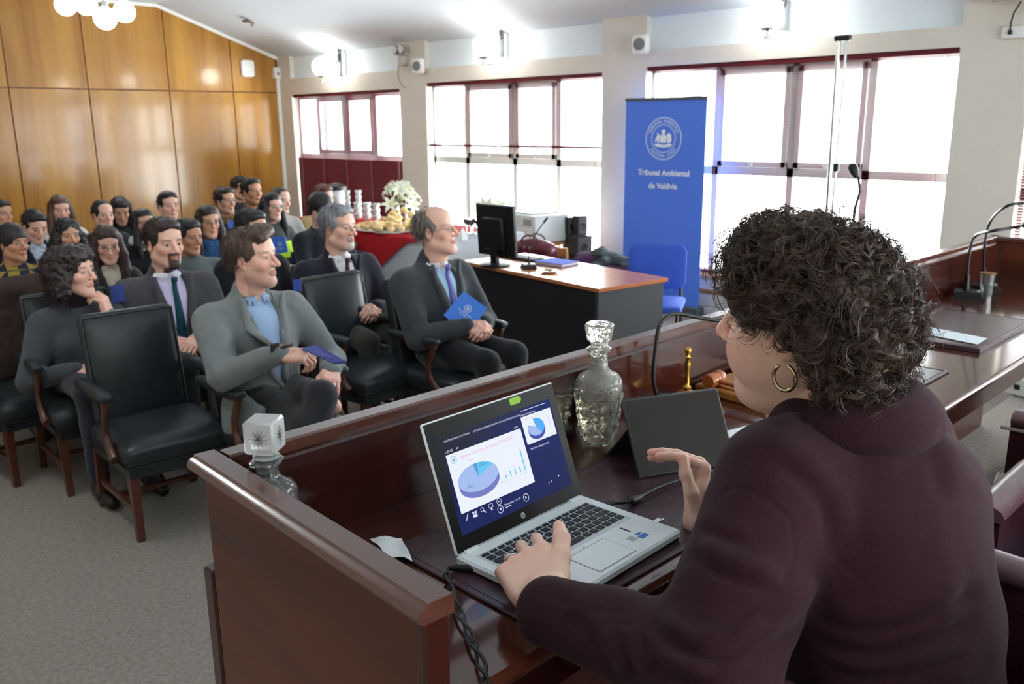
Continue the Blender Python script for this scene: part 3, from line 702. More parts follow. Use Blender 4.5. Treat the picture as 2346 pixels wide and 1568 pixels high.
sb.rect(.115, .15, .13, .175, .0003).rect(.134, .15, .149, .175, .0003).rect(.115, .12, .13, .145, .0003).rect(.128, .115, .15, .143, .0003)
sb.ell(.195, .158, .014, .024, .0003, 0, 360, 20, .75).add([S(.203, .14, .0003), S(.208, .146, .0003), S(.222, .118, .0003), S(.217, .112, .0003)], [(0, 3, 2, 1)])
for q in ((.25, .138, .285, .142), (.25, .176, .285, .18), (.25, .138, .253, .18), (.282, .138, .285, .18), (.262, .118, .273, .138), (.258, .115, .278, .12)): sb.rect(*q, .0003)
sb.ell(.895, .155, .006, .01, .0003, 0, 360, 12).rect(.79, .12, .797, .138, .0003).rect(.815, .125, .822, .138, .0003)
tag(L('menu_lettering', sb, 'white_text', (225, 230, 255), .95), kind='stuff')
lg = SB(); lc = (lw/2, .015)
lg.add([(lc[0]+.0058*math.cos(2*PI*i/24), -.0014, lc[1]+.0058*math.sin(2*PI*i/24)) for i in range(24)], [tuple(range(24))])
lo_ = lg.build('maker_badge', mat('badge_silver', (186, 190, 192), .35, .3), lidE)
lt = MB(); text_into(lt, 'hp', .0085, lambda x, y: (lc[0]+x+.12*y, -.0017, lc[1]+y-.0005)); lt.build('badge_letters', M_DGREY, lidE)
MB().prism([(x, -.0018, z) for x, z in ((.212, .211), (.238, .211), (.2435, .2175), (.238, .224), (.212, .224))], (0, .0008, 0)).build('green_flag', mat('lime_flag', (150, 200, 60), .6), lidE)
# cables and stick of the laptop
M_CORD = mat('black_cord', (16, 16, 18), .4)
def cord(name, pts, r, label, n=6, seg=8, m=None, cat='cable', group=None):
    p = np.array(pts, float); out = []
    for i in range(len(p)-1):                        # Catmull-Rom
        a, b, c, d = p[max(i-1, 0)], p[i], p[i+1], p[min(i+2, len(p)-1)]
        for t in np.linspace(0, 1, n, endpoint=False): out.append(.5*((2*b)+(c-a)*t+(2*a-5*b+4*c-d)*t*t+(3*b-a-3*c+d)*t**3))
    out.append(p[-1]); o = MB().tube(np.array(out)-p[0], r, seg).build(name, m or M_CORD, None, p[0], smooth=180)
    return tag(o, label, cat, group), np.array(out)
pts = [onz(x, y, DZ+.011) for x, y in ((1078, 1290), (1032, 1303))]
pw = thing('laptop_power_cable', 'thick black twisted power cable plugged into the left side of the laptop', 'cable', (LX0-.02, .93, DZ+.01))
pr2 = np.array(pw.location)
c0_, c1_ = V(LX0+.003, .985, DZ+.013), onz(1030, 1302, DZ+.013)
MB().tube([c0_, c0_+(c1_-c0_)*.8, c1_], [.0062, .006, .0045], 10).build('plug', M_CORD, pw, rel=pr2, smooth=60)
path = [c1_, onz(1024, 1318, DZ+.01), onz(1035, 1365, DZ+.008), onz(1052, 1408, DZ+.006), onz(1082, 1475, DZ+.006), onz(1105, 1530, DZ+.006), onz(1112, 1575, DZ+.006), onz(1112, 1640, DZ+.004)]
p = []
for i in range(len(path)-1):
    for t in np.linspace(0, 1, 14, endpoint=False): p.append(path[i]*(1-t)+path[i+1]*t)
p = np.array(p); k_ = np.linspace(0, 1, len(p)); ph = k_*2*PI*3.5; tg = np.gradient(p, axis=0); tg /= np.linalg.norm(tg, axis=1)[:, None]
sd = np.cross(tg, V(0, 0, 1)); amp = np.clip((k_-.08)*9, 0, 1)*.0056
for s_ in (1, -1):
    MB().tube(p+sd*(np.cos(ph)*amp*s_)[:, None]+V(0, 0, 1)*(np.sin(ph)*amp*s_*.8+.0015)[:, None], .0027, 7).build('strand', M_CORD, pw, rel=pr2, smooth=180)
uk = thing('usb_stick', 'small metal memory stick plugged into the right side of the laptop', 'memory stick', (LX1, LY0+.075, LZ+.008), R(2))
MB().cbox((.012, 0, 0), (.013, .006, .0022), .001).build('metal_case', M_CHROME, uk); MB().tube([(.028+.004*math.cos(a), .004*math.sin(a), 0) for a in np.linspace(0, 2*PI, 13)[:-1]], .0018, 5, closed=True).build('loop', M_CHROME, uk)
vg = thing('display_cable', 'black display cable with a ferrite bulge running from the right side of the laptop', 'cable', (LX1, LY1-.06, LZ))
va = np.array(vg.location); q = [V(LX1+.002, LY1-.04, LZ+.009), onz(1437, 1152, DZ+.016), onz(1468, 1138, DZ+.016), onz(1500, 1120, DZ+.016), onz(1545, 1103, DZ+.014), onz(1600, 1088, DZ+.012), onz(1680, 1065, DZ+.01), onz(1760, 1050, DZ+.01)]
MB().tube([q[0], q[0]+V(.02, -.004, 0)], .006, 8, flat=.8).build('plug', M_CORD, vg, rel=va)
MB().tube([q[0]+V(.018, -.004, 0)]+q[1:], .0035, 8).build('lead', M_CORD, vg, rel=va, smooth=180)
MB().tube([q[1]+(q[2]-q[1])*t for t in (.2, .3, .95, 1.1)], [.004, .0085, .0085, .004], 10).build('ferrite', M_CORD, vg, rel=va, smooth=40)
# ---- glass decanters: faceted bottle, cut stopper
def glass_mat(nm, col, rough, bscale, bstr):
    if nm in MATS: return MATS[nm]
    m = mat(nm, col, rough, trans=.92, ior=1.45, spec=.6); n = m.node_tree; b = n.nodes['Principled BSDF']
    tc = n.nodes.new('ShaderNodeTexCoord'); vo = n.nodes.new('ShaderNodeTexVoronoi'); vo.inputs['Scale'].default_value = bscale; vo.feature = 'DISTANCE_TO_EDGE'
    n.links.new(tc.outputs['Object'], vo.inputs['Vector']); bp = n.nodes.new('ShaderNodeBump'); bp.inputs['Strength'].default_value = bstr; bp.inputs['Distance'].default_value = .004
    n.links.new(vo.outputs['Distance'], bp.inputs['Height']); n.links.new(bp.outputs[0], b.inputs['Normal']); return m
M_CUT = glass_mat('cut_glass', (236, 236, 226), .06, 75, .9)
M_CUT.node_tree.nodes['Principled BSDF'].inputs['Transmission Weight'].default_value = .8
M_CLEAR = glass_mat('clear_glass', (240, 243, 242), .03, 30, .12)
M_FROST = glass_mat('frosted_glass', (238, 240, 240), .35, 30, .1); M_FROST.node_tree.nodes['Principled BSDF'].inputs['Transmission Weight'].default_value = .55
def decanter(x, y, rz, k, label, square):
    t = thing('decanter', label, 'decanter', (x, y, DZ), rz, 'glass decanters on the bench')
    if square: prof = [(.036, 0), (.042, .004), (.043, .10), (.042, .132), (.034, .146), (.021, .155), (.0165, .163), (.0165, .18), (.024, .183), (.025, .188), (.021, .191)]
    else: prof = [(.034, 0), (.037, .006), (.043, .05), (.050, .10), (.052, .128), (.050, .146), (.042, .158), (.026, .166), (.0195, .176), (.018, .205), (.019, .212), (.026, .2145), (.0265, .220), (.021, .2235)]
    pr3 = [(r*k, z*k) for r, z in prof]
    b_ = MB().lathe(pr3, 28, sq=4.5 if square else 2.6).build('bottle', M_CLEAR if square else M_CUT, t, smooth=50)
    if not square:
        mb = MB()
        rr = random.Random(3)
        for f in range(8):                            # moulded star relief: ribs over the body
            a = 2*PI*f/8
            for zc in (.04, .075, .11):
                R0 = (.041+(zc-.04)*.14)*k
                for sgn in range(6):
                    th = sgn*PI/6+.2; du, dz = .012*math.cos(th), .015*math.sin(th)
                    pt = lambda u, z: ((R0+.0055*k)*math.cos(a+u/R0), (R0+.0055*k)*math.sin(a+u/R0), z*k)
                    mb.tube([pt(-du, zc-dz), pt(0, zc), pt(du, zc+dz)], [.0003, .0016, .0003], 5)
        tag(mb.build('star_relief', M_CUT, b_), kind='stuff')
        MB().lathe([(r*k*.86, z*k) for r, z in [(.03, .006), (.036, .01), (.043, .06), (.047, .1), (.047, .11)]], 24, sq=2.6).build('water', mat('water', (226, 224, 200), .02, trans=1., ior=1.33), t, smooth=50)
        zs = .2235*k
        MB().lathe([(.016*k, zs-.02), (.018*k, zs+.004), (.017*k, zs+.008), (.021*k, zs+.012), (.0245*k, zs+.014), (.0305*k, zs+.05), (.0275*k, zs+.055), (.01*k, zs+.056)], 8, sq=6).build('stopper', M_CUT, t)
    else:
        zs = .191*k
        MB().lathe([(.0155*k, zs-.022), (.0165*k, zs+.003)], 20).build('ground_joint', M_FROST, t, smooth=50)
        s3 = MB().lathe([(.021*k, zs+.002), (.022*k, zs+.006), (.013*k, zs+.009), (.014*k, zs+.014)], 20).cbox((0, 0, zs+.014+.0285*k), (.0265*k, .0265*k, .0285*k), .004).build('stopper', M_FROST, t, smooth=40)
        mb = MB()
        for i in range(4):
            for j in range(6):
                th = j*PI/6; M_ = rotz(i*PI/2)
                a_ = V(.0268*k, .017*math.cos(th)*k, zs+.014+.0285*k+.017*math.sin(th)*k); c_ = V(.0272*k, 0, zs+.014+.0285*k); b2 = 2*c_-a_; b2[0] = a_[0]
                mb.tube([M_ @ a_, M_ @ c_, M_ @ b2], [.0003, .0014, .0003], 5)
        tag(mb.build('cut_stars', M_CLEAR, s3), kind='stuff')
    return t
decanter(1.523, 1.252, R(20), 1.035, 'tall cut-glass decanter with a faceted stopper, standing behind the laptop', False)
decanter(.680, 1.272, R(38), 1.0, 'square clear decanter with a cube stopper in the corner of the bench', True)
# tissue
tp_ = [onz(x, y, DZ+.002) for x, y in ((848, 1250), (920, 1240), (946, 1305), (885, 1292))]; tc_ = np.mean(tp_, 0)
mb = MB(); g_ = 8; vs_ = []
for i in range(g_+1):
    for j in range(g_+1):
        u, v = i/g_, j/g_; P = (tp_[0]*(1-u)+tp_[1]*u)*(1-v)+(tp_[3]*(1-u)+tp_[2]*u)*v
        vs_.append(P-tc_+V(0, 0, .012+.008*math.sin(5*u+2*v)*math.sin(3*v+u)+.006*u*v))
mb.add(vs_, [(i*(g_+1)+j, (i+1)*(g_+1)+j, (i+1)*(g_+1)+j+1, i*(g_+1)+j+1) for i in range(g_) for j in range(g_)])
tag(mb.build('paper_napkin', mat('napkin', (232, 234, 236), .85), None, tc_, smooth=180), 'crumpled white paper napkin between the side panel and the laptop', 'napkin')
# ---- tablet propped on its cover
Bl, Br = V(1.392, 1.032, DZ+.0075), V(1.605, .934, DZ+.0075); tu = unit(Br-Bl); tn = V(-tu[1], tu[0], 0)
tab = thing('tablet', 'black tablet computer propped up on its folded cover beside the laptop', 'tablet', Bl)
tilt_t = R(30); up_t = V(0, 0, 1)*math.cos(tilt_t)+tn*math.sin(tilt_t); nr = np.cross(tu, up_t)
TW, THt = .238, .172
TMx = np.array([tu, nr, up_t]).T
MB().cbox((TW/2, -.0035, THt/2), (TW/2, .0035, THt/2), .003, TMx).build('body', mat('tablet_case', (40, 44, 48), .4), tab, smooth=40)
MB().cbox((TW/2, .0002, THt/2), (TW/2-.005, .0003, THt/2-.005), 0, TMx).build('glass_front', mat('tablet_glass', (34, 27, 23), .25, spec=.25), tab)
MB().lathe([(.003, 0), (.003, .0008)], 12, TMx @ V(.013, .0006, THt*.48), TMx @ rotx(-PI/2)).build('front_camera', M_DGREY, tab); MB().lathe([(.0048, 0), (.0048, .0008)], 14, TMx @ V(TW-.012, .0006, THt*.5), TMx @ rotx(-PI/2)).build('home_button', M_DGREY, tab)
MB().prism([TMx @ V(.0, -.008, THt*.62), tn*.16+V(0, 0, -.006)+tu*.0, tn*.15+V(0, 0, -.0065)+tu*.0, TMx @ V(0, -.011, THt*.6)], tu*TW).build('stand_flap', mat('cover_grey', (38, 38, 42), .6), tab)
MB().prism([tn*-.012+V(0, 0, -.0072), tn*.17+V(0, 0, -.0072), tn*.17+V(0, 0, -.004), tn*-.012+V(0, 0, -.004)], tu*TW).build('cover', mat('cover_grey', (38, 38, 42), .6), tab)
# ---- gooseneck microphones
def mic(base, pts, label, rot=0., head=True, r=.0052):
    b = V(*base); t = thing('gooseneck_microphone', label, 'microphone', b, 0, 'gooseneck microphones')
    Mz = rotz(rot)
    MB().prism([Mz @ V(x, y, 0) for x, y in ((-.05, -.055), (.05, -.055), (.055, .06), (-.055, .06))], (0, 0, .012)).prism([Mz @ V(x, y, .012) for x, y in ((-.045, -.045), (.045, -.045), (.05, .055), (-.05, .055))], Mz @ V(0, .008, .02)).build('base', M_BLACK, t)
    MB().box((-.02, -.035, .02), (.02, -.02, .034), .003, Mz).build('button', M_GREYP, t)
    p = [np.array(q)-b for q in pts]; out = []
    for i in range(len(p)-1):
        a, b_, c, d = p[max(i-1, 0)], p[i], p[i+1], p[min(i+2, len(p)-1)]
        for k in np.linspace(0, 1, 8, endpoint=False): out.append(.5*((2*b_)+(c-a)*k+(2*a-5*b_+4*c-d)*k*k+(3*b_-a-3*c+d)*k**3))
    out.append(p[-1])
    MB().tube(out, r, 8).build('gooseneck', M_BLACK, t, smooth=180)
    MB().tube([p[0], p[0]*.6+p[1]*.4], [r*2.1, r*1.6], 10).build('collar', M_BLACK, t, smooth=50)
    if head:
        dv = unit(out[-1]-out[-4]); MB().tube([out[-1]-dv*.005, out[-1], out[-1]+dv*.012, out[-1]+dv*.04, out[-1]+dv*.048], [r, r*1.8, r*2.3, r*2.2, r*1.2], 12).build('microphone_head', M_BLACK, t, smooth=50)
    return t
mb_ = V(1.80, 1.262, DZ)
mic(mb_, [mb_+V(-.006, .01, .03), ony(1497, 870, 1.272), ony(1504, 780, 1.272), ony(1515, 738, 1.268), ony(1545, 719, 1.262), ony(1595, 727, 1.24), ony(1650, 736, 1.21), ony(1690, 738, 1.18)], 'black gooseneck microphone behind the tablet, bent over in front of the speaker', .3)
for k, (px, py, pts) in enumerate(((2216, 656, ((2216, 640), (2222, 575), (2236, 540), (2270, 530), (2320, 522), (2346, 516))), (2262, 636, ((2256, 620), (2256, 560), (2268, 510), (2300, 476), (2340, 466), (2380, 470))))):
    b_ = onz(px, py, DZ); b_[1] = min(b_[1], 1.22); 
    pl = [ony(x, y, b_[1]+.02-(.05*i if i > 2 else 0)) for i, (x, y) in enumerate(pts)]
    mic(V(pl[0][0], b_[1], DZ), [V(pl[0][0], b_[1]+.02, DZ+.03)]+pl[1:], ('black gooseneck microphone on the far desk, the lower of the two bent necks', 'black gooseneck microphone on the far desk with the tallest bent neck')[k], .3, r=.006)
# water glass beside the far microphones
g_ = onz(2190, 668, DZ); t = thing('water_glass', 'small water glass beside the far microphones', 'glass', (g_[0], 1.2, DZ))
MB().lathe([(.026, 0), (.03, .09), (.028, .09), (.024, .006)], 18).build('tumbler', M_CLEAR, t, smooth=50)
MB().lathe([(.033, .091), (.033, .096)], 18).build('coaster_lid', mat('cork', (120, 84, 50), .7), t)
# ---- brass bell
M_BRASS = mat('brass', (196, 150, 62), .22, 1.)
bx = ony(1574, 868, 1.245); t = thing('hand_bell', 'brass hand bell with a turned handle between the tablet and the gavel', 'bell', (bx[0], 1.245, DZ))
k = (ony(1578, 795, 1.245)[2]-DZ)/.125
MB().lathe([(r*k, z*k) for r, z in [(.030, 0), (.028, .003), (.024, .008), (.021, .02), (.0195, .03), (.012, .037), (.004, .04)]], 22).build('bell_cup', M_BRASS, t, smooth=40)
MB().lathe([(r*k, z*k) for r, z in [(.006, .04), (.009, .044), (.004, .049), (.0065, .058), (.004, .066), (.0055, .08), (.0065, .092), (.0035, .1), (.0065, .104), (.0035, .108), (.0068, .116), (.006, .122), (.001, .125)]], 14).build('handle', M_BRASS, t, smooth=60)
# ---- gavel on its sounding block
M_GAV = wood_mat('gavel_wood', (150, 76, 34), (182, 104, 52), .25, 'X', 12, .4)
M_BLK = wood_mat('block_wood', (168, 110, 52), (196, 142, 74), .3, 'Y', 10, .4)
bl = thing('sounding_block', 'honey-coloured wooden board under the gavel', 'wooden block', (2.14, 1.165, DZ), R(-4))
MB().cbox((0, 0, .012), (.14, .135, .012), .004).build('board', M_BLK, bl); MB().cbox((0, 0, .027), (.12, .115, .0032), .002).build('raised_panel', M_BLK, bl)
gz = DZ+.0305; h0 = onz(1655, 862, gz+.02); h1 = onz(1618, 877, gz+.02); gc = (h0+h1)/2; hv = unit(h1-h0)
gv = thing('gavel', 'reddish wooden gavel lying on the honey-coloured board', 'gavel', (gc[0], gc[1], gz))
ax = V(0, 0, .02); L2 = .034
MB().tube([ax-hv*L2, ax-hv*(L2-.003), ax-hv*.012, ax-hv*.01, ax+hv*.01, ax+hv*.012, ax+hv*(L2-.003), ax+hv*L2], [.018, .02, .02, .018, .018, .02, .02, .018], 18).build('head', M_GAV, gv, smooth=40)
hd = onz(1760, 905, gz+.012)-np.array(gv.location); hd = hd*(.2/np.linalg.norm(hd))
MB().tube([ax*.9, hd*.3+ax*.6, hd*.6+V(0, 0, .008), hd*.8+V(0, 0, .008), hd+V(0, 0, .008)], [.0065, .007, .006, .0085, .007], 12).build('handle', M_GAV, gv, smooth=60)
# ---- papers and spectacles on the glossy desk
pc_ = onz(1708, 1030, DZ+.004); t = thing('paper_stack', 'pile of white papers between the tablet and the speaker', 'papers', pc_*V(1, 1, 0)+V(0, 0, DZ), R(-22))
for i in range(4): MB().cbox((.006*i, -.004*i, .0015+.003*i), (.085, .11, .0014), 0).build('sheet_bundle', mat('white_paper', (228, 232, 236), .7), t).rotation_euler = (0, 0, .05*i)
pc_ = onz(1722, 1008, DZ+.02); t = thing('spectacle_case', 'black spectacle case on the papers', 'case', pc_*V(1, 1, 0)+V(0, 0, DZ+.0125), R(-60))
MB().cbox((0, 0, .008), (.07, .028, .008), .006).build('shell', mat('case_black', (16, 18, 18), .2), t, smooth=40); MB().cbox((0, 0, .0165), (.066, .024, .0012), .001).build('lid_panel', mat('case_silver', (200, 206, 210), .12, .6), t)
# ---- amplifier on the dais carpet beyond the bench
ap = onz(2256, 898, DAIS); t = thing('amplifier', 'white amplifier box on the floor beyond the end of the bench', 'amplifier', (ap[0]+.02, ap[1]-.06, DAIS), R(-12))
MB().cbox((.22, -.26, .055), (.2, .24, .05), .006).build('case', mat('amp_case', (206, 208, 206), .45), t)
for i in range(4): MB().cbox((.02, -.09-.09*i, .055), (.006, .028 if i else .016, .014), .003).build('control', M_GREYP if i else M_BLACK, t)
for x in (.06, .38):
    for y in (-.06, -.46): MB().lathe([(.015, 0), (.013, .006)], 10, (x, y, 0)).build('foot', M_BLACK, t)
# ================================================================ furniture and things in the hall
M_BLEA = mat('black_leather', (34, 40, 43), .3, bump=(190, .2, 4), var=((44, 50, 54), 6))
M_CHW = wood_mat('chair_wood', (66, 32, 22), (96, 54, 38), .35, 'Z', 10, .3)
M_NAIL = mat('dark_stud', (58, 62, 62), .4, .5)
def soft_box(mb, c, h, n=7, puff=.02, rd=.035, M=None, o=(0, 0, 0)):
    """cushion: rounded box whose faces swell towards the middle"""
    c = np.asarray(c, float); h = np.asarray(h, float); vs = []; fs = []
    for a in range(3):
        u, w_ = [i for i in range(3) if i != a]
        for sg in (-1, 1):
            st_ = len(vs)
            for i in range(n+1):
                for j in range(n+1):
                    p = np.zeros(3); p[a] = sg; p[u] = math.sin((i/n*2-1)*PI/2*.999)*.6+(i/n*2-1)*.4; p[w_] = math.sin((j/n*2-1)*PI/2*.999)*.6+(j/n*2-1)*.4
                    q = p*h; inn = np.clip(q, -(h-rd), h-rd); dlt = q-inn; L_ = np.linalg.norm(dlt)
                    q = inn+dlt/max(L_, 1e-9)*min(L_, rd) if L_ > 0 else q
                    q = q.copy(); q[a] += sg*puff*max(0, 1-p[u]**2)*max(0, 1-p[w_]**2)*(h[a] == min(h))
                    vs.append(c+q)
            for i in range(n):
                for j in range(n):
                    k = st_+i*(n+1)+j; f = (k, k+n+1, k+n+2, k+1); fs.append(f if (sg > 0) ^ (a == 1) else f[::-1])
    vs = np.array(vs)
    if M is not None: vs = vs @ np.asarray(M).T
    mb.add(vs+np.asarray(o, float), fs); return mb
def armchair(label):
    """faces +y, origin on the floor under the seat centre"""
    t = thing('armchair', label, 'chair', (0, 0, 0), 0, 'black leather armchairs')
    soft_box(MB(), (0, .02, .395), (.255, .255, .055), 8, .022, .045).build('seat', M_BLEA, t, smooth=180)
    MB().tube([(sx_*.248, y, .347) for sx_, y in ((-1, -.22), (-1, .265), (1, .265), (1, -.22))], .007, 6, closed=True).tube([(sx_*.25, y, .365) for sx_, y in ((-1, -.22), (-1, .267), (1, .267), (1, -.22))], .006, 6, closed=True).build('piping', M_BLEA, t, smooth=60)
    MB().cbox((0, .02, .325), (.243, .24, .03), .006).build('seat_rail', M_BLEA, t)
    Mb = rotx(R(11)); ob = (0, -.225, .43)
    bk = soft_box(MB(), (0, 0, .255), (.222, .036, .27), 9, .02, .03, Mb, ob).build('backrest', M_BLEA, t, smooth=180)
    MB().tube([Mb @ V(sx_*.212, .036, z)+V(*ob) for sx_, z in ((-1, .02), (-1, .505), (1, .505), (1, .02))], .0055, 6).build('stud_trim', M_NAIL, t, smooth=60)
    for s_ in (-1, 1):
        x = s_*.272
        soft_box(MB(), (x, -.03, .655), (.03, .2, .022), 6, .004, .02).build('armrest', M_BLEA, t, smooth=180)
        pts = [(x, .13, .64), (x, .125, .6), (x, .085, .52), (x, .09, .45), (x, .13, .40), (x, .17, .375)]
        mb = MB(); mb.tube(pts, [.021, .021, .02, .021, .025, .026], 8, flat=.8).build('arm_support', M_CHW, t, smooth=60)
        MB().tube([(x, -.22, .64), (x, -.02, .625), (x, .15, .632)], .015, 8).build('arm_rail', M_CHW, t, smooth=60)
        for yy in (.235, -.225):
            ls = -.02*s_ if False else 0
            mb = MB(); a, b = .021, .0155
            yb = yy-.045 if yy < 0 else yy+.01
            mb.add([(s_*.225+dx*a, yy+dy*a, .31) for dx, dy in ((-1, -1), (1, -1), (1, 1), (-1, 1))]+[(s_*.225+dx*b, yb+dy*b, 0) for dx, dy in ((-1, -1), (1, -1), (1, 1), (-1, 1))], [(0, 1, 2, 3), (7, 6, 5, 4)]+[(i, i+4, (i+1) % 4+4, (i+1) % 4) for i in range(4)]).build('leg', M_CHW, t)
        MB().cbox((s_*.225, -.008, .14), (.01, .215, .014), .003).build('stretcher', M_CHW, t)
    MB().cbox((0, .0, .14), (.215, .012, .012), .003).build('stretcher', M_CHW, t)
    return t
chair0 = armchair('empty black leather armchair at the front, nearest the corner of the bench')
CH_SPOTS = []
def place_chair(x, y, face, label, first=[True]):
    """face = direction (angle of -y is 180 deg turn)"""
    if first[0]: first[0] = False; chair0.location = (x, y, 0); chair0.rotation_euler = (0, 0, face); chair0['label'] = label; return chair0
    return copy_tree(chair0, (x, y, 0), face, label)
place_chair(1.60, 3.98, PI+R(-3), 'empty black leather armchair in the front row, nearest the corner of the bench')
place_chair(2.90, 4.12, PI+R(4), 'empty black leather armchair between the duffle-coat man and the man in glasses')
# ---- secretary's desk
A0 = V(4.38, 3.61, 0); u_ = unit(V(.20, 1.5, 0)); v_ = V(u_[1], -u_[0], 0); rzd = math.atan2(u_[1], u_[0])
# local frame: x along the front edge (from the near corner), y towards the sitter is -v
DM = np.array([u_, v_, V(0, 0, 1)]).T
desk = thing('office_desk', 'office desk with an orange-brown top and black modesty panel', 'desk', A0, 0)
M_BEECH = wood_mat('desk_beech', (178, 104, 62), (196, 124, 80), .22, 'Y', 4, .3, .3)
M_DPAN = mat('black_panel', (24, 24, 30), .55); M_DSIDE = mat('charcoal_panel', (62, 64, 68), .6)
DL, DW = 1.62, .66
MB().box((0, 0, .722), (DL, DW, .75), .004, DM).build('desk_top', M_BEECH, desk)
MB().box((.05, .02, .03), (DL-.03, .04, .721), 0, DM).build('modesty_panel', M_DPAN, desk)
for a, b in ((.02, .05), (DL-.05, DL-.02)): MB().box((a, .015, 0), (b, DW-.03, .721), .002, DM).build('side_panel', M_DSIDE, desk)
def dk(px, py, z): return onz(px, py, z)
# monitor seen from behind
mp = onz(1140, 612, .75); mp_ = mp+V(.03, .06, 0)
mo = thing('monitor', 'black computer monitor turned away from the bench on the office desk', 'monitor', (mp_[0], mp_[1], .7505), 0)
fl = onx(1080, 500, 1)  # orientation only
tl = atd(1080, 500, 1); ang = math.atan2(u_[1], u_[0])+R(6); Mm = rotz(ang)
sc_ = depth(mp_); wm = 95*sc_/FPX/1.0; hm = 105*sc_/FPX
MB().lathe([(.12, 0), (.12, .012), (.1, .018)], 24).build('stand_base', M_BLACK, mo, smooth=50)
MB().cbox((0, 0, .1), (.035, .02, .09), .006, Mm).build('stand_neck', M_BLACK, mo)
Mt = Mm @ rotx(R(-4))
zc = .03+hm/2+.06
MB().cbox((0, -.02, 0), (wm*.66, .018, hm*.56), .008, Mt, (0, 0, zc)).build('screen_case', M_BLACK, mo)
MB().cbox((0, .008, -.02), (wm*.36, .022, hm*.36), .014, Mt, (0, 0, zc)).build('rear_bulge', M_BLACK, mo, smooth=40)
MB().cbox((0, -.039, 0), (wm*.6, .001, hm*.52), 0, Mt, (0, 0, zc)).build('display', M_DGREY, mo)
kb = onz(1195, 592, .755); t = thing('keyboard', 'black keyboard lying on the office desk beside the monitor', 'keyboard', (kb[0], kb[1], .7505), ang)
MB().cbox((0, 0, .008), (.21, .07, .008), .004).build('case', M_BLACK, t)
km = MB().cbox((0, 0, .003), (.016, .0095, .003), .002).mesh('key_row'); km.materials.append(M_DGREY)
for r_ in range(5):
    for c_ in range(11): link('key', km, t, (-.175+c_*.035, -.05+r_*.024, .016))
# desk microphone
db = onz(1212, 615, .75); hd_ = atd(1246, 510, depth(db)-.05)
mm = mic(V(db[0], db[1], .7505), [V(db[0], db[1], .78), db+(hd_-db)*V(.03, .03, .4), db+(hd_-db)*V(.4, .4, .72), hd_], 'slim desk microphone on a black wedge base beside the blue book', -.6, True, .004)
bk_ = onz(1275, 600, .77); t = thing('hardback_book', 'blue book lying on the office desk', 'book', (bk_[0], bk_[1], .7505), ang+R(4))
MB().cbox((0, 0, .012), (.135, .1, .0095), 0).build('pages', mat('page_edges', (210, 204, 196), .8), t); MB().cbox((0, 0, .0235), (.14, .105, .002), .001).cbox((0, 0, .0018), (.14, .105, .0018), .001).build('cover', mat('blue_cover', (52, 88, 200), .7, spec=.2), t)
pl_ = onz(1258, 624, .752); t = thing('snack_plate', 'small white saucer with wrappers on the office desk', 'plate', (pl_[0], pl_[1], .7505))
MB().lathe([(.03, 0), (.05, .003), (.075, .014), (.072, .016), (.03, .006)], 20).build('saucer', M_WHITE, t, smooth=50)
for i in range(3): MB().ball((.02*math.cos(i*2.1), .02*math.sin(i*2.1), .02), (.022, .014, .009), 8, 6).build('wrapper', mat('foil_gold', (150, 128, 84), .4, .4), t, smooth=180)
# ---- blue office chair by the banner
bc = onz(1490, 690, .45); t = thing('visitor_chair', 'blue upholstered visitor chair in front of the banner', 'chair', (bc[0]-.05, bc[1]-.06, 0), R(120))
M_BLUEF = mat('blue_fabric', (56, 92, 196), .85, bump=(300, .4)); M_BLKM = mat('black_metal', (22, 22, 24), .4)
soft_box(MB(), (0, .02, .445), (.235, .225, .03), 7, .01, .025).build('seat', M_BLUEF, t, smooth=180)
rr_ = [(sx_*(.225-.07)+.07*math.cos(a), .18+sz_*(.175-.07)+.07*math.sin(a)) for sx_, sz_, a0 in ((1, 1, 0), (-1, 1, 90), (-1, -1, 180), (1, -1, 270)) for a in [R(a0+15*k) for k in range(7)]]
mb = MB(); nr_ = len(rr_)
for k_, (sc_k, yy) in enumerate(((.9, -.026), (1., -.016), (1., .012), (.9, .024))): mb.v.append(np.array([rotx(R(8)) @ V(x*sc_k, yy, .18+(z-.18)*sc_k)+V(0, -.21, .52) for x, z in rr_]))
mb.n = 4*nr_; mb.f = [(k_*nr_+i, k_*nr_+(i+1) % nr_, (k_+1)*nr_+(i+1) % nr_, (k_+1)*nr_+i) for k_ in range(3) for i in range(nr_)]+[tuple(range(nr_))[::-1], tuple(range(3*nr_, 4*nr_))]; mb.mi = [0]*len(mb.f)
mb.build('backrest', M_BLUEF, t, smooth=50)
for s_ in (-1, 1):
    MB().tube([(s_*.2, .2, 0), (s_*.2, .18, .40), (s_*.2, .12, .42), (s_*.2, -.2, .42), (s_*.19, -.235, .5), (s_*.18, -.25, .66)], .012, 8).build('side_frame', M_BLKM, t, smooth=60)
    MB().tube([(s_*.2, -.18, .41), (s_*.2, -.24, 0)], .012, 8).build('leg', M_BLKM, t)
MB().tube([(-.2, .1, .415), (.2, .1, .415)], .01, 8).build('cross_bar', M_BLKM, t)
# ---- roll-up banner
Lb, Rb = atd(1433, 225, 8.15), atd(1616, 222, 8.15)
Lb = V(*onz(1431, 790, 0)[:2], 0) if False else Lb
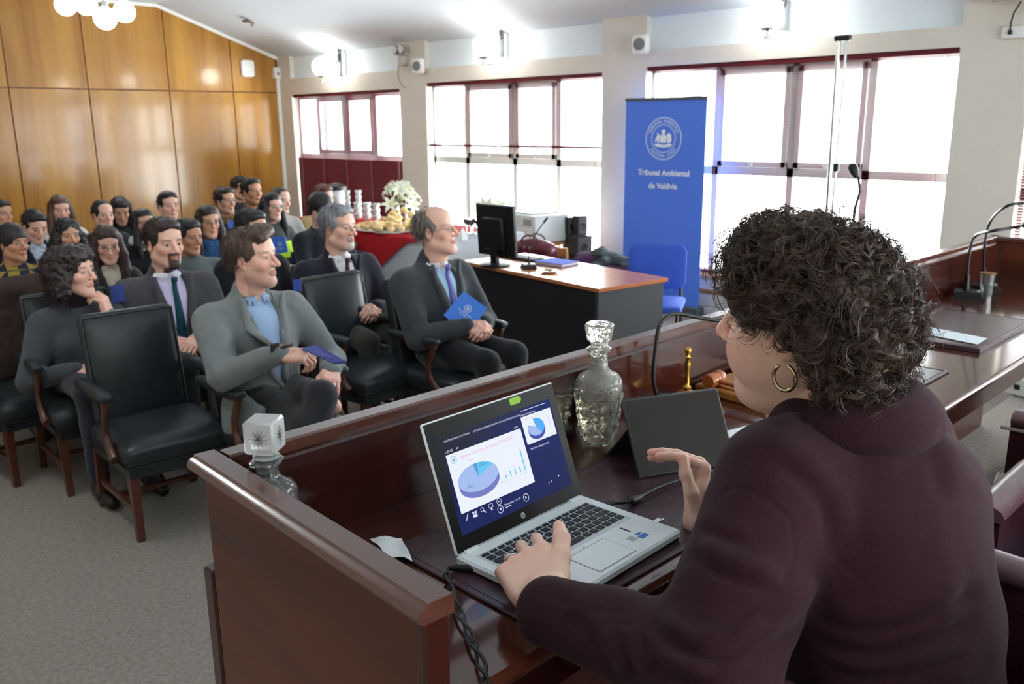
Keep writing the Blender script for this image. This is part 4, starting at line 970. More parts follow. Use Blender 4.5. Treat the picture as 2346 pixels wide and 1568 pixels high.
# the banner stands in front of the window; its feet are on the floor
wv = .85; mid = (Lb+Rb)/2; ztop = mid[2]; fr = unit(V(-mid[0], -mid[1], 0)); rt = V(-fr[1], fr[0], 0)
th_ = R(32); bu = rt*math.cos(th_)-fr*math.sin(th_)*-1*-1
bu = unit(V(rt[0]*math.cos(th_)+fr[0]*math.sin(th_), rt[1]*math.cos(th_)+fr[1]*math.sin(th_), 0))
bn = np.cross(bu, V(0, 0, 1))
if bn @ fr < 0: bn = -bn
hw_ = np.linalg.norm((Rb-Lb)*V(1, 1, 0))/2/math.cos(th_)
ban = thing('rollup_banner', 'tall blue roll-up banner with a white round emblem and lettering', 'banner', (mid[0], mid[1], 0))
M_BAN = mat('banner_blue', (84, 128, 232), .55)
BMx = np.array([bu, -bn, V(0, 0, 1)]).T
MB().box((-hw_, 0, .09), (hw_, .003, ztop-.02), 0, BMx).build('banner_sheet', M_BAN, ban)
MB().cbox((0, .002, ztop-.012), (hw_+.005, .012, .014), .003, BMx).build('top_rail', mat('banner_rail', (96, 104, 110), .4, .6), ban)
MB().cbox((0, .03, .045), (hw_+.015, .06, .045), .012, BMx).build('base_cassette', mat('banner_rail', (96, 104, 110), .4, .6), ban)
MB().tube([BMx @ V(0, .04, .08), BMx @ V(0, .03, ztop-.02)], .009, 8).build('support_pole', M_GREYP, ban)
M_PRN = mat('banner_print', (240, 245, 252), .6); M_PRN2 = mat('banner_print_soft', (186, 208, 246), .6)
def bpx(px, py):
    """photo pixel on the banner plane -> local (u, z)"""
    d = ray(px, py); t_ = ((mid-CP) @ bn)/(d @ bn); P = CP+d*t_-mid; return float(P @ bu), float(P[2]+mid[2])
def BL(u, z, o=.002): return BMx @ V(u, -o, z)
ecu, ecz = bpx(1520, 318); er = abs(bpx(1520, 268)[1]-ecz)
def bring(mb, r0, r1, n=48, o=.002):
    v_l = [BL(ecu+r*math.cos(2*PI*i/n), ecz+r*math.sin(2*PI*i/n), o) for r in (r0, r1) for i in range(n)]
    mb.add(v_l, [(i, (i+1) % n, n+(i+1) % n, n+i) for i in range(n)]); return mb
tag(bring(bring(MB(), er*.93, er), er*.62, er*.67).build('emblem_rings', M_PRN2, ban), kind='stuff')
def arc_text(mb, txt, rad, a_c, size, flip):
    me = text_mesh(txt, size); 
    for v in me.vertices:
        if flip: a = R(a_c)+v.co.x/rad; rr_ = rad-v.co.y
        else: a = R(a_c)-v.co.x/rad; rr_ = rad+v.co.y
        v.co = Vector(BL(ecu+rr_*math.cos(a), ecz+rr_*math.sin(a), .0025))
    mb.add([tuple(v.co) for v in me.vertices], [tuple(p.vertices) for p in me.polygons])
mb = MB(); arc_text(mb, 'TRIBUNAL AMBIENTAL', er*.8, 90, er*.2, False); arc_text(mb, 'VALDIVIA - CHILE', er*.8, 270, er*.2, True); tag(mb.build('emblem_lettering', M_PRN, ban), kind='stuff')
mb = MB(); E0 = lambda pts: mb.add([BL(ecu+x*er, ecz+y*er, .003) for x, y in pts], [tuple(range(len(pts)))])
E0([(-.16, -.18), (.16, -.18), (.19, .12), (.12, .18), (-.12, .18), (-.19, .12)])           # shield
E0([(-.06, .2), (.06, .2), (.13, .36), (.04, .42), (-.04, .42), (-.13, .36)])               # plume
E0([(-.22, -.2), (-.2, .12), (-.27, .24), (-.36, .26), (-.33, .15), (-.42, .02), (-.46, -.1), (-.4, -.16), (-.34, -.04), (-.3, -.2)])   # deer
E0([(.22, -.2), (.2, .2), (.3, .27), (.42, .18), (.45, -.1), (.36, -.2)])                   # condor
E0([(-.5, -.24), (-.4, -.22), (0, -.28), (.4, -.22), (.5, -.24), (.4, -.36), (0, -.4), (-.4, -.36)])   # ribbon
tag(mb.build('coat_of_arms', M_PRN, ban), kind='stuff')
u1, z1 = bpx(1520, 397); u2, z2 = bpx(1518, 427); ts = abs(bpx(1456, 397)[0]-bpx(1584, 397)[0])/8.2
mb = MB(); text_into(mb, 'Tribunal Ambiental', ts*.97, lambda x, y: BL(u1+x, z1+y, .0025), bold=.0022); text_into(mb, 'de Valdivia', ts*.97, lambda x, y: BL(u2+x, z2+y, .0025), bold=.0022); tag(mb.build('banner_lettering', M_PRN, ban), kind='stuff')
u3, z3 = bpx(1557, 641); u4, z4 = bpx(1542, 663)
mb = MB(); text_into(mb, 'Tribunal Ambiental', ts*.55, lambda x, y: BL(u3+x, z3+y, .0025), 'RIGHT'); text_into(mb, '.cl', ts*.55, lambda x, y: BL(u4+x, z4+y, .0025), 'RIGHT'); tag(mb.build('foot_lettering', M_PRN, ban), kind='stuff')
# ---- chrome screen tripod and floor microphone by the window
tp0 = onx(1895, 480, 6.55); tt = thing('screen_tripod', 'chrome tripod stand of a folded screen in front of the right-hand window', 'stand', (tp0[0], tp0[1], 0))
tr_ = np.array(tt.location); top_ = onx(1922, 85, 6.55); t2_ = onx(1940, 90, 6.55)
MB().tube([V(*tp0[:2], .25), tp0, top_], .017, 10).build('pole', M_CHROME, tt, rel=tr_, smooth=60)
MB().tube([onx(1905, 500, 6.5), onx(1916, 382, 6.5), t2_], [.011, .011, .011], 8).build('second_pole', M_CHROME, tt, rel=tr_, smooth=60)
MB().cbox((top_+t2_)/2, (.02, .06, .02), .006).build('top_clamp', M_BLACK, tt, rel=tr_); MB().cbox(onx(1916, 384, 6.49), (.018, .02, .03), .006).build('collar', M_BLACK, tt, rel=tr_)
for i in range(3):
    a = 2*PI*i/3+.4; MB().tube([(0, 0, .5), (.42*math.cos(a), .42*math.sin(a), 0.012)], .011, 8).build('leg', M_BLACK, tt, smooth=60)
fm = onx(1958, 480, 6.2); fmt = thing('floor_microphone', 'black microphone on a bent gooseneck stand before the right-hand window', 'microphone', (fm[0], fm[1], 0)); fr_ = np.array(fmt.location)
MB().lathe([(.13, 0), (.13, .02), (.03, .035)], 20).build('base', M_BLACK, fmt, smooth=40)
MB().tube([V(*fm[:2], .03), fm, onx(1970, 440, 6.2), onx(1967, 410, 6.2), onx(1960, 398, 6.2)], [.013, .013, .011, .011, .012], 8).build('neck', M_BLACK, fmt, rel=fr_, smooth=60)
MB().tube([onx(1963, 408, 6.2), onx(1958, 396, 6.2), onx(1952, 382, 6.2), onx(1948, 377, 6.2)], [.015, .03, .036, .02], 12).build('microphone_head', M_BLACK, fmt, rel=fr_, smooth=60)
# ---- side table with printer, phone, bag, loudspeakers, coats
st_ = thing('side_table', 'small wooden side table under the printer by the middle window', 'table', (6.55, 6.2, 0))
M_OAK = wood_mat('side_oak', (186, 128, 72), (206, 150, 92), .4, 'Y', 6)
MB().box((-.42, -.23, .6), (.4, .85, .63), .004).build('table_top', M_OAK, st_)
for x in (-.38, .36):
    for y in (-.2, .8): MB().box((x-.025, y-.025, 0), (x+.025, y+.025, .6)).build('leg', M_OAK, st_)
pz = .632; pc_ = onx(1222, 520, 6.55)
pr_t = thing('laser_printer', 'pale grey laser printer on the side table by the window', 'printer', (6.56, pc_[1], pz), R(-8))
M_PRT = mat('printer_grey', (206, 212, 214), .45); hp_ = onx(1222, 488, 6.55)[2]-pz
MB().cbox((0, 0, hp_/2), (.22, .29, hp_/2), .012).build('body', M_PRT, pr_t, smooth=40)
MB().cbox((0, .02, hp_+.004), (.17, .2, .008), .004).build('output_tray', mat('printer_dark', (120, 124, 128), .5), pr_t)
MB().cbox((-.222, 0, .09), (.004, .25, .06), .003).build('paper_drawer', mat('printer_pale', (220, 224, 226), .45), pr_t)
MB().cbox((-.222, -.17, hp_-.07), (.004, .06, .03), .002).build('control_panel', M_GREYP, pr_t)
ph = onx(1180, 540, 6.3); t = thing('desk_phone', 'black telephone set on the side table behind the monitor', 'telephone', (6.24, 6.62, pz), R(-80))
MB().prism([(-.1, -.1, 0), (.1, -.1, 0), (.1, .1, 0), (-.1, .1, 0)], (0, .0, .03)).prism([(-.1, -.1, .03), (-.1, .1, .03), (-.1, .1, .16)], (.2, 0, 0)).build('body', M_BLACK, t); MB().tube([(-.06, -.08, .08), (-.06, 0, .13), (-.06, .09, .19)], .022, 8).build('handset', M_BLACK, t, smooth=60)
bg_ = onx(1222, 575, 5.72); t = thing('handbag', 'burgundy leather handbag standing behind the keyboard', 'handbag', (5.72, bg_[1], .452), R(10))
v, q = sdf_mesh([B((0, 0, .15), (.09, .23, .145), None, .05, .0), E((0, 0, .26), (.075, .2, .09), None, .06)], .012)
v = v+grad_normals(v, q)*(.006*vnoise(v*14, 3))[:, None]
quad_mesh('bag_body', v, q, mat('burgundy_leather', (92, 26, 40), .35, bump=(120, .3)), t)
for s_ in (-1, 1): MB().tube([(s_*.06, .09*math.cos(a), .31+.07*math.sin(a)) for a in np.linspace(.1, PI-.1, 12)], .008, 7).build('handle', mat('burgundy_leather', (92, 26, 40), .35), t, smooth=180)
for y in (-.03, .03): MB().tube([(-.095, y+.014*math.cos(a), .27+.014*math.sin(a)) for a in np.linspace(0, 2*PI, 10)[:-1]], .003, 5, closed=True).build('ring', M_CHROME, t)
cb = thing('bag_chair', 'plain chair with light wooden back posts holding the burgundy handbag', 'chair', (5.74, bg_[1], 0), R(10))
MB().cbox((.02, 0, .43), (.2, .24, .018), .006).build('seat', M_OAK, cb)
for x in (-.15, .19):
    for y in (-.21, .21): MB().box((x-.018, y-.018, 0), (x+.018, y+.018, .66 if x > 0 else .412), .003).build('leg', M_OAK, cb)
MB().box((.175, -.23, .62), (.2, .23, .7), .004).build('back_rail', M_OAK, cb)
M_SPK = mat('speaker_black', (26, 24, 26), .5); M_SPKF = mat('speaker_front', (74, 70, 74), .5)
def box_speaker(px0, px1, py0, py1, x, zb, label, rz=0.):
    c = onx((px0+px1)/2, py1, x); wz = onx((px0+px1)/2, py0, x)[2]-c[2]; wy = abs(onx(px0, py1, x)[1]-onx(px1, py1, x)[1])*.5
    t = thing('loudspeaker', label, 'loudspeaker', (x, c[1], c[2] if zb is None else zb), R(-25), 'computer loudspeakers by the window')
    MB().cbox((0, 0, wz/2), (.07, wy*.62, wz/2), .006).build('cabinet', M_SPK, t); MB().cbox((-.005, -wy*.63, wz/2), (.05, .004, wz/2*.94), .004).build('front', M_SPKF, t)
    MB().lathe([(wz*.18, 0), (wz*.17, .006), (wz*.06, -.0)], 14, (0, -wy*.63-.004, wz*.4), rotx(PI/2)).build('cone', M_BLACK, t)
    return c[2]
sub_z = onx(1310, 585, 6.75)[2]
s_t = thing('speaker_shelf', 'low black cabinet under the loudspeakers by the window', 'cabinet', (6.78, 5.79, 0))
MB().cbox((0, 0, .25), (.2, .165, .25), .006).build('carcass', M_SPK, s_t); MB().cbox((-.204, 0, .25), (.004, .15, .22), .003).build('door', M_SPKF, s_t)
zz = .5
c = onx(1300, 550, 6.75)
for (a_, b_, top_py, zb, lab) in ((1290, 1355, 538, .502, 'wide black loudspeaker with a grey front, lowest of the stack by the window'), (1292, 1318, 497, None, 'slim dark loudspeaker standing on the wide one, on the left'), (1318, 1340, 494, None, 'slim dark loudspeaker standing on the wide one, on the right')):
    cc = onx((a_+b_)/2, 520, 6.75); zt_ = onx((a_+b_)/2, top_py, 6.75)[2]
    zb_ = .502 if zb else onx(1325, 538, 6.75)[2]+.002; hz = zt_-zb_; wy = abs(onx(a_, 520, 6.75)[1]-onx(b_, 520, 6.75)[1])/2
    t = thing('loudspeaker', lab, 'loudspeaker', (6.75, cc[1], zb_), R(-20), 'computer loudspeakers by the window')
    MB().cbox((0, 0, hz/2), (.09 if zb else .06, wy*.8, hz/2), .006).build('cabinet', M_SPK, t); MB().cbox((-.0, -wy*.8-.004, hz/2), (.075 if zb else .05, .004, hz/2*.94), .003).build('front', M_SPKF, t)
    MB().lathe([(.035, 0), (.032, .006), (.01, .001)], 14, (0, -wy*.8-.008, hz*.45), rotx(PI/2)).build('cone', M_BLACK, t)
# coats heaped on a chair
def heap(name, label, cat, prims, vox, m, loc, nz=(14, .012), seed=1, group=None):
    v, q = sdf_mesh(prims, vox); n = grad_normals(v, q); v = v+n*(nz[1]*vnoise(v*nz[0], seed)+nz[1]*.5*vnoise(v*nz[0]*2.3, seed+5))[:, None]
    v[:, 2] = np.maximum(v[:, 2], 0); o = quad_mesh(name, v, q, m); o.location = loc
    return tag(o, label, cat, group)
ck = onx(1375, 590, 5.95)
cc_ = thing('coat_chair', 'chair hidden under the heaped coats beside the office desk', 'chair', (6.0, ck[1], 0))
MB().cbox((0, 0, .44), (.22, .28, .02), .006).build('seat', M_BLUEF, cc_)
for x in (-.19, .19):
    for y in (-.25, .25): MB().box((x-.015, y-.015, 0), (x+.015, y+.015, .42)).build('leg', M_BLKM, cc_)
zc_ = .47
heap('purple_coat', 'purple coat heaped on a chair beside the office desk', 'coat', [E((0, 0, .06), (.22, .34, .09)), E((0, .14, .14), (.15, .16, .08), None, .05), C((0, -.3, .04), (-.05, -.36, -.0), .09, .06, .05)], .014, mat('purple_cloth', (84, 46, 84), .9, bump=(120, .5)), (6.0, ck[1], zc_), seed=4)
heap('striped_scarf', 'grey and black scarf thrown over the purple coat', 'scarf', [C((.02, -.28, .14), (0, .02, .215), .055, .05, .04), C((0, .02, .21), (.0, .24, .12), .05, .06, .04), C((-.08, -.1, .16), (-.16, .1, .06), .045, .05, .03)], .012, mat('grey_scarf', (52, 58, 58), .95, var=((110, 122, 122), 9, (1, 1, 3)), bump=(160, .6)), (5.98, ck[1], zc_), seed=9)
# ---- banquet table
TX0, TX1, TY0, TY1, TZ = 5.1, 6.1, 5.97, 9.0, .78
bt = thing('banquet_table', 'long banquet table along the window wall', 'table', (5.6, 7.4, 0))
MB().box((-.49, -1.42, TZ-.04), (.49, 1.58, TZ-.006)).build('table_top', M_OAK, bt)
for x in (-.45, .48):
    for y in (-1.4, 0, 1.5): MB().box((x-.02, y-.02, 0), (x+.02, y+.02, TZ-.04)).build('leg', M_BLKM, bt)
def cloth(name, label, y0, y1, drop, m, z, tri=None, x0=TX0, x1=TX1, flare=.03):
    mb = MB(); n = 48; vs_ = []; rowsn = 6
    for i in range(n+1):
        y = y0+(y1-y0)*i/n
        d_ = drop if tri is None else max(.04, tri[1]*max(0, 1-abs(y-tri[0])/tri[2]))
        vs_.append((x1, y, z)); vs_.append((x0, y, z))
        for k in range(1, rowsn+1): vs_.append((x0-.004-flare*k/rowsn*(.6+.4*math.sin(y*17)), y, z-d_*k/rowsn))
    w2 = rowsn+2
    mb.add(vs_, [(i*w2+k, (i+1)*w2+k, (i+1)*w2+k+1, i*w2+k+1) for i in range(n) for k in range(w2-1)])
    if tri is None:                                  # end fall facing the camera
        e = []
        for k in range(13):
            x = x0+(x1-x0)*k/12; e += [(x, y0, z), (x, y0-.012-.015*math.sin(k*1.9), z-drop)]
        mb.add(e, [(2*k, 2*k+1, 2*k+3, 2*k+2) for k in range(12)])
    o = mb.build(name, m, None, smooth=180); return tag(o, label, 'tablecloth')
cloth('white_tablecloth', 'white tablecloth hanging down the front of the banquet table', TY0, TY1-.02, .62, mat('white_cloth', (206, 210, 216), .9, bump=(200, .2)), TZ)
cloth('red_tablecloth', 'red cloth laid over the white tablecloth with a hanging pointed corner', 6.35, TY1-.1, .1, mat('red_cloth', (186, 22, 32), .85, bump=(200, .2)), TZ+.004, (7.08, .42, .66), TX0-.012, TX1-.05, .02)
M_PLT = mat('white_china', (236, 238, 238), .25); M_PAST = mat('pastry', (226, 188, 126), .8, var=((238, 214, 164), 40), bump=(90, .4))
def food_tray(px, py, rx, ry, n, hgt, label, seed):
    P = onz(px, py, TZ+.03); t = thing('pastry_platter', label, 'platter', (P[0], P[1], TZ+.0045))
    MB().lathe([(.9, 0), (1., .014), (.98, .016), (.88, .004)], 24, M=np.diag([rx, ry, 1.])).build('platter', M_PLT, t, smooth=40)
    rr = random.Random(seed)
    base = [MB().ball((0, 0, 0), (.045, .028, .022), 8, 6).mesh('pastry'), MB().ball((0, 0, 0), (.033, .03, .026), 8, 6).mesh('pastry')]
    for b_ in base: b_.materials.append(M_PAST); shade(b_, 180)
    for i in range(n):
        a, r_ = rr.random()*2*PI, math.sqrt(rr.random())*.82; o = link('pastry', rr.choice(base), t, (rx*r_*math.cos(a), ry*r_*math.sin(a), .03+hgt*(1-r_)*rr.random()+.01*rr.random()))
        o.rotation_euler = (rr.uniform(-.5, .5), rr.uniform(-.5, .5), rr.random()*6)
food_tray(858, 521, .2, .3, 34, .05, 'platter of small pastries nearest the cups', 1)
food_tray(892, 526, .17, .22, 30, .06, 'platter of small pastries at the front edge of the red cloth', 2)
food_tray(920, 512, .22, .3, 44, .16, 'high heap of pastries in front of the lilies', 3)
food_tray(950, 524, .17, .24, 28, .06, 'platter of pastries beside the white napkins', 4)
def lily_vase(P, label, hgt, wid, nfl, seed):
    t = thing('lily_vase', label, 'flowers', P); rr = random.Random(seed)
    MB().lathe([(.05, 0), (.055, .02), (.06, .14), (.052, .2), (.058, .22)], 18).build('vase', M_CLEAR, t, smooth=50)
    M_PET = mat('lily_petal', (224, 228, 206), .6, spec=.2); M_LEAF = mat('lily_leaf', (58, 96, 44), .5)
    for i in range(nfl):
        a = rr.random()*2*PI; r_ = wid*math.sqrt(rr.random()); z = hgt*(.45+.55*rr.random()); c = V(r_*math.cos(a), r_*math.sin(a), z)
        dv = unit(V(c[0], c[1], .12)+V(rr.uniform(-.1, .1), rr.uniform(-.1, .1), 0)-V(.08, .08, 0)*.8); u2 = unit(np.cross(dv, V(.3, .2, .9))); w2 = np.cross(dv, u2)
        mb = MB()
        for k in range(6):
            b = 2*PI*k/6+.3*i; o_ = math.cos(b)*u2+math.sin(b)*w2; s_ = np.cross(dv, o_)
            L3 = .085; p0, p1, p2, p3 = c, c+dv*.04+o_*.03, c+dv*.055+o_*.07, c+dv*.03+o_*(.03+L3)
            mb.add([p0, p1+s_*.022, p1-s_*.022, p2+s_*.02, p2-s_*.02, p3], [(0, 2, 1), (1, 2, 4, 3), (3, 4, 5)])
        mb.build('lily', M_PET, t, smooth=180)
        MB().tube([V(0, 0, .12), c*V(.5, .5, .6), c], .004, 5).build('stem', M_LEAF, t)
    for i in range(nfl*2):
        a = rr.random()*2*PI; r_ = wid*(.5+.7*rr.random()); z = hgt*(.2+.7*rr.random()); c = V(r_*math.cos(a), r_*math.sin(a), z); b = c*V(.3, .3, .8); s_ = unit(np.cross(c-b, V(0, 0, 1)))*.018
        MB().add([b, (b+c)/2+s_, (b+c)/2-s_, c+V(0, 0, -.02)], [(0, 1, 3, 2)]).build('leaf', M_LEAF, t)
P = onz(936, 508, TZ+.01); lily_vase((5.9, 7.62, TZ+.006), 'bouquet of white lilies at the end of the pastries, in front of the pillar', .36, .17, 16, 5)
P = onx(1130, 515, 6.5); lily_vase((6.5, min(onx(1130, 500, 6.5)[1], 6.88), .632), 'bouquet of white lilies behind the monitor', .34, .16, 12, 8)
# urn, cups, glasses, napkins
P = onz(778, 492, TZ+.02); t = thing('coffee_urn', 'steel coffee urn with a black lid on the banquet table', 'urn', (5.85, 8.78, TZ+.006))
MB().lathe([(.11, 0), (.12, .02), (.12, .28), (.115, .29)], 22).build('body', mat('brushed_steel', (196, 200, 202), .3, .8), t, smooth=40); MB().lathe([(.13, .29), (.13, .33), (.06, .36), (.03, .37)], 22).build('lid', M_BLACK, t, smooth=40); MB().cbox((-.13, 0, .05), (.03, .015, .02), .005).build('tap', M_BLACK, t)
MB().tube([(0, .13, .28), (0, .17, .24), (0, .17, .1), (0, .13, .05)], .012, 6).build('handle', M_BLACK, t)
cupm = MB().lathe([(.022, 0), (.038, .06), (.036, .06), (.02, .006)], 14).mesh('cup'); cupm.materials.append(mat('pale_cup', (214, 226, 226), .4)); shade(cupm, 50)
for i in range(7):
    for k in range(3 if i < 5 else 5):
        o = link('paper_cup', cupm, None, (5.72+.09*(i % 2), 7.86+.085*i, TZ+.0055+.062*k)); tag(o, 'pale cup stacked among the cups beside the coffee urn', 'cup', 'stacked cups beside the coffee urn')
glm = MB().lathe([(.03, 0), (.032, .004), (.005, .01), (.005, .07), (.03, .1), (.034, .15)], 14).mesh('glass'); glm.materials.append(M_CLEAR); shade(glm, 50)
wim = MB().lathe([(.006, .082), (.029, .102), (.032, .14)], 14).mesh('red_drink'); wim.materials.append(mat('red_drink', (140, 14, 30), .1)); shade(wim, 50)
for i in range(8):
    x, y = 5.35+.085*(i//4)+.02*(i % 2), 6.05+.085*(i % 4)
    t = thing('drink_glass', 'stemmed glass of red drink at the near end of the banquet table', 'glass', (x+.3, y+.02, TZ+.0005), 0, 'glasses of red drink'); link('bowl', glm, t); link('drink', wim, t)
nm_ = MB()
for k in range(6): nm_.add([(0, 0, .1), (.06*math.cos(k), .06*math.sin(k), 0), (.06*math.cos(k+1.05), .06*math.sin(k+1.05), 0)], [(0, 1, 2)])
nm_ = nm_.mesh('napkin'); nm_.materials.append(mat('napkin', (232, 234, 236), .85))
for i in range(5): tag(link('folded_napkin', nm_, None, (5.3+.1*(i % 2), 5.98+.1*i, TZ+.0005)), 'white napkin folded to a point in front of the red drinks', 'napkin', 'pointed white napkins')
P = onz(965, 532, TZ+.005); t = thing('napkin_pile', 'flat pile of white napkins beside the last pastry platter', 'napkins', (P[0], P[1], TZ+.0055), .3)
for k in range(3): MB().cbox((.004*k, .003*k, .006+.012*k), (.08, .08, .0055), .002).build('napkin', mat('napkin', (232, 234, 236), .85), t)
# ================================================================ people: shared builders
def head_prims(fem):
    j = .93 if fem else 1.0
    P = [E((0, -.018, .045), (.074, .094, .084), None, .0), E((0, .028, -.02), (.060*j, .062, .088), None, .03),
         C((.050*j, .0, -.055), (.016, .062, -.097), .024, .019, .03), C((-.050*j, .0, -.055), (-.016, .062, -.097), .024, .019, .03),
         E((0, .066, -.100), (.022*j, .018, .019), None, .02),
         E((.042, .055, -.018), (.022, .024, .022), None, .02), E((-.042, .055, -.018), (.022, .024, .022), None, .02),
         C((.038, .072, .026), (-.038, .072, .026), .013 if fem else .015, None, .015),
         E((0, .03, .06), (.06, .06, .05), None, .03),
         E((.033, .1, .006), (.019, .016, .014), None, .012, 's'), E((-.033, .1, .006), (.019, .016, .014), None, .012, 's'),
         E((.032, .0745, .005), (.0135, .0125, .0125), None, .002), E((-.032, .0745, .005), (.0135, .0125, .0125), None, .002),
         C((0, .088, .014), (0, .112, -.024), .0075, .0105, .008), E((0, .113, -.029), (.0105, .0105, .009), None, .006),
         E((.0125, .101, -.032), (.0085, .010, .007), None, .006), E((-.0125, .101, -.032), (.0085, .010, .007), None, .006),
         C((.019, .085, -.0570), (0, .0922, -.0545), .0038, .0048, .006), C((-.019, .085, -.0570), (0, .0922, -.0545), .0038, .0048, .006),
         C((.016, .0845, -.0645), (0, .0905, -.0665), .0042, .0056, .006), C((-.016, .0845, -.0645), (0, .0905, -.0665), .0042, .0056, .006),
         C((.02, .0935, -.0602), (-.02, .0935, -.0602), .0016, None, .004, 's'),
         C((0, -.02, -.05), (0, -.03, -.135), .053 if fem else .058, .051 if fem else .057, .03)]
    for s in (-1, 1):
        P += [E((s*.074, -.008, -.004), (.010, .019, .031), rotz(s*-.35), .006), E((s*.082, -.002, -.0), (.006, .010, .018), rotz(s*-.35), .004, 's')]
    return P
HEADS = {}
def head_mesh(fem, vox):
    k = (fem, vox)
    if k not in HEADS:
        v, q = sdf_mesh(head_prims(fem), vox, bounds=(V(-1, -1, -.15), V(1, 1, 1))); HEADS[k] = (smooth_v(v, q, 1, .35), q)
    return HEADS[k]
def lin3(c): return np.array(lin(c)[:3])
def head_colours(v, skin, hair, fem, beard=None, brow=True, lip=None):
    x, y, z = v[:, 0], v[:, 1], v[:, 2]; ax_ = np.abs(x)
    c = np.tile(lin3(skin), (len(v), 1)); red = lin3(skin)*np.array([1.12, .78, .74])
    def blend(w, col):
        nonlocal c
        w = np.clip(w, 0, 1)[:, None]; c = c*(1-w)+np.asarray(col)*w
    g = lambda cx, cy, cz, r: np.exp(-(((ax_-cx)**2+(y-cy)**2+(z-cz)**2)/r**2))
    blend(.55*g(.045, .07, -.03, .025)+.6*g(0, .115, -.03, .016)+.5*g(.08, -.01, -.005, .025), red)
    if beard:
        kind, bc, am = beard
        ch = (z < -.03) & (y > -.01)
        w = np.where(ch, 1., 0.)*np.clip((-.028-z)/.012+(y < .03)*.4, 0, 1)
        w *= np.clip(1-g(0, .085, -.06, .0001), 0, 1)
        if kind == 'goatee': w = w*np.clip((.034-ax_)/.006, 0, 1)*(z < -.036)
        if kind == 'stubble': w = w*np.clip((.02+z*-1-.045)/.015+.4, 0, 1)
        w = w*(1-np.clip((np.exp(-((x/.017)**2+((z+.061)/.0075)**2)*1.2))*1.1, 0, 1)*(y > .075))
        blend(w*am, lin3(bc))
    lp = np.exp(-((x/.021)**4+((z+.061)/.0105)**4))*(y > .078)
    blend(lp*.6, lin3(lip) if lip else red*np.array([.88, .74, .74]))
    blend(np.exp(-((x/.02)**4+((z+.0602)/.0018)**2))*(y > .08)*.8, lin3((70, 30, 30)))
    if brow: blend(np.exp(-(((ax_-.033)/.02)**4+((z-.0275-(.033-ax_)*-.08)/.0045)**2))*(y > .055)*.85, lin3(hair))
    ex = (ax_-.032)/.0125; ez = (z-.0045)/(.0062*np.sqrt(np.clip(1-.75*ex**2, .02, 1)))
    eye = (np.abs(ex) < 1) & (np.abs(ez) < 1) & (y > .07)
    blend(np.where(eye, .9, 0), lin3((178, 168, 162)))
    ir = ((ax_-.032)**2+(z-.005)**2 < .0058**2) & eye
    blend(np.where(ir, .97, 0), lin3((38, 24, 18)))
    blend(np.exp(-((ez-1.0)/.3)**2)*(np.abs(ex) < 1.1)*(y > .065)*.8, lin3((52, 34, 30)))
    blend(np.exp(-(((ax_-.0105)/.004)**2+((z+.038)/.003)**2))*(y > .09)*.7, lin3((80, 40, 36)))
    return c
def hair_prims(style):
    cap = [E((0, -.014, .047), (.082, .103, .090), None, .0)]
    face = [E((0, .105, -.004), (.068, .066, .090), None, .012, 's')]
    ear = [B((0, .06, -.10), (.2, .085, .082), None, .01, .012, 's')]
    nape = [B((0, 0, -.2), (.2, .25, .118), None, .01, .015, 's')]
    if style == 'short': return cap+[E((0, .045, .095), (.062, .05, .035), None, .02)]+face+ear+nape
    if style == 'quiff': return cap+[E((0, .05, .105), (.066, .058, .04), None, .02), E((.03, .085, .085), (.035, .022, .022), None, .02)]+face+ear+nape
    if style == 'fringe': return cap+[E((0, -.01, .055), (.09, .108, .09), None, .02)]+[E((0, .11, -.03), (.07, .07, .075), None, .012, 's')]+[B((0, .06, -.11), (.2, .085, .085), None, .01, .012, 's')]+nape
    if style == 'receding': return [E((0, -.02, .04), (.081, .100, .086), None, .0), E((0, .115, .022), (.07, .078, .095), None, .02, 's'), E((.045, .07, .1), (.025, .04, .03), None, .02, 's'), E((-.045, .07, .1), (.025, .04, .03), None, .02, 's')]+ear+nape
    if style == 'tied': return cap+face+ear+nape+[E((0, -.125, .02), (.03, .03, .035), None, .01)]
    if style == 'long' or style == 'straight':
        w_ = 1.1 if style == 'long' else .95
        P = cap+[E((0, .03, .09), (.07, .06, .04), None, .02)]+[E((0, .115, -.03), (.060, .068, .100), None, .012, 's')]
        for s in (-1, 1):
            P += [C((s*.068, .005, .05), (s*.080*w_, .02, -.06), .028, .030, .02), C((s*.080*w_, .02, -.06), (s*.088*w_, .035, -.17), .030, .033, .02), C((s*.088*w_, .035, -.17), (s*.082*w_, .055, -.27), .033, .018, .02)]
        return P+[C((0, -.07, .0), (0, -.075, -.2), .075, .065, .03)]
    if style == 'curly':
        P = [E((0, -.03, .035), (.115, .115, .105), None, .0), E((0, .04, .085), (.09, .06, .05), None, .03)]+[E((0, .125, -.035), (.068, .08, .10), None, .012, 's')]
        for s in (-1, 1): P += [E((s*.095, -.01, -.05), (.042, .055, .07), None, .03)]
        return P+[E((0, -.06, -.06), (.1, .07, .08), None, .03)]
    if style == 'wavy':
        P = cap+[E((0, .02, .085), (.078, .07, .05), None, .02)]+[E((0, .12, -.03), (.062, .07, .10), None, .012, 's')]
        for s in (-1, 1): P += [E((s*.085, -.005, -.03), (.04, .06, .075), None, .03), E((s*.1, .0, -.1), (.04, .055, .055), None, .03)]
        return P+[E((0, -.06, -.06), (.1, .07, .1), None, .03)]
HAIRS = {}
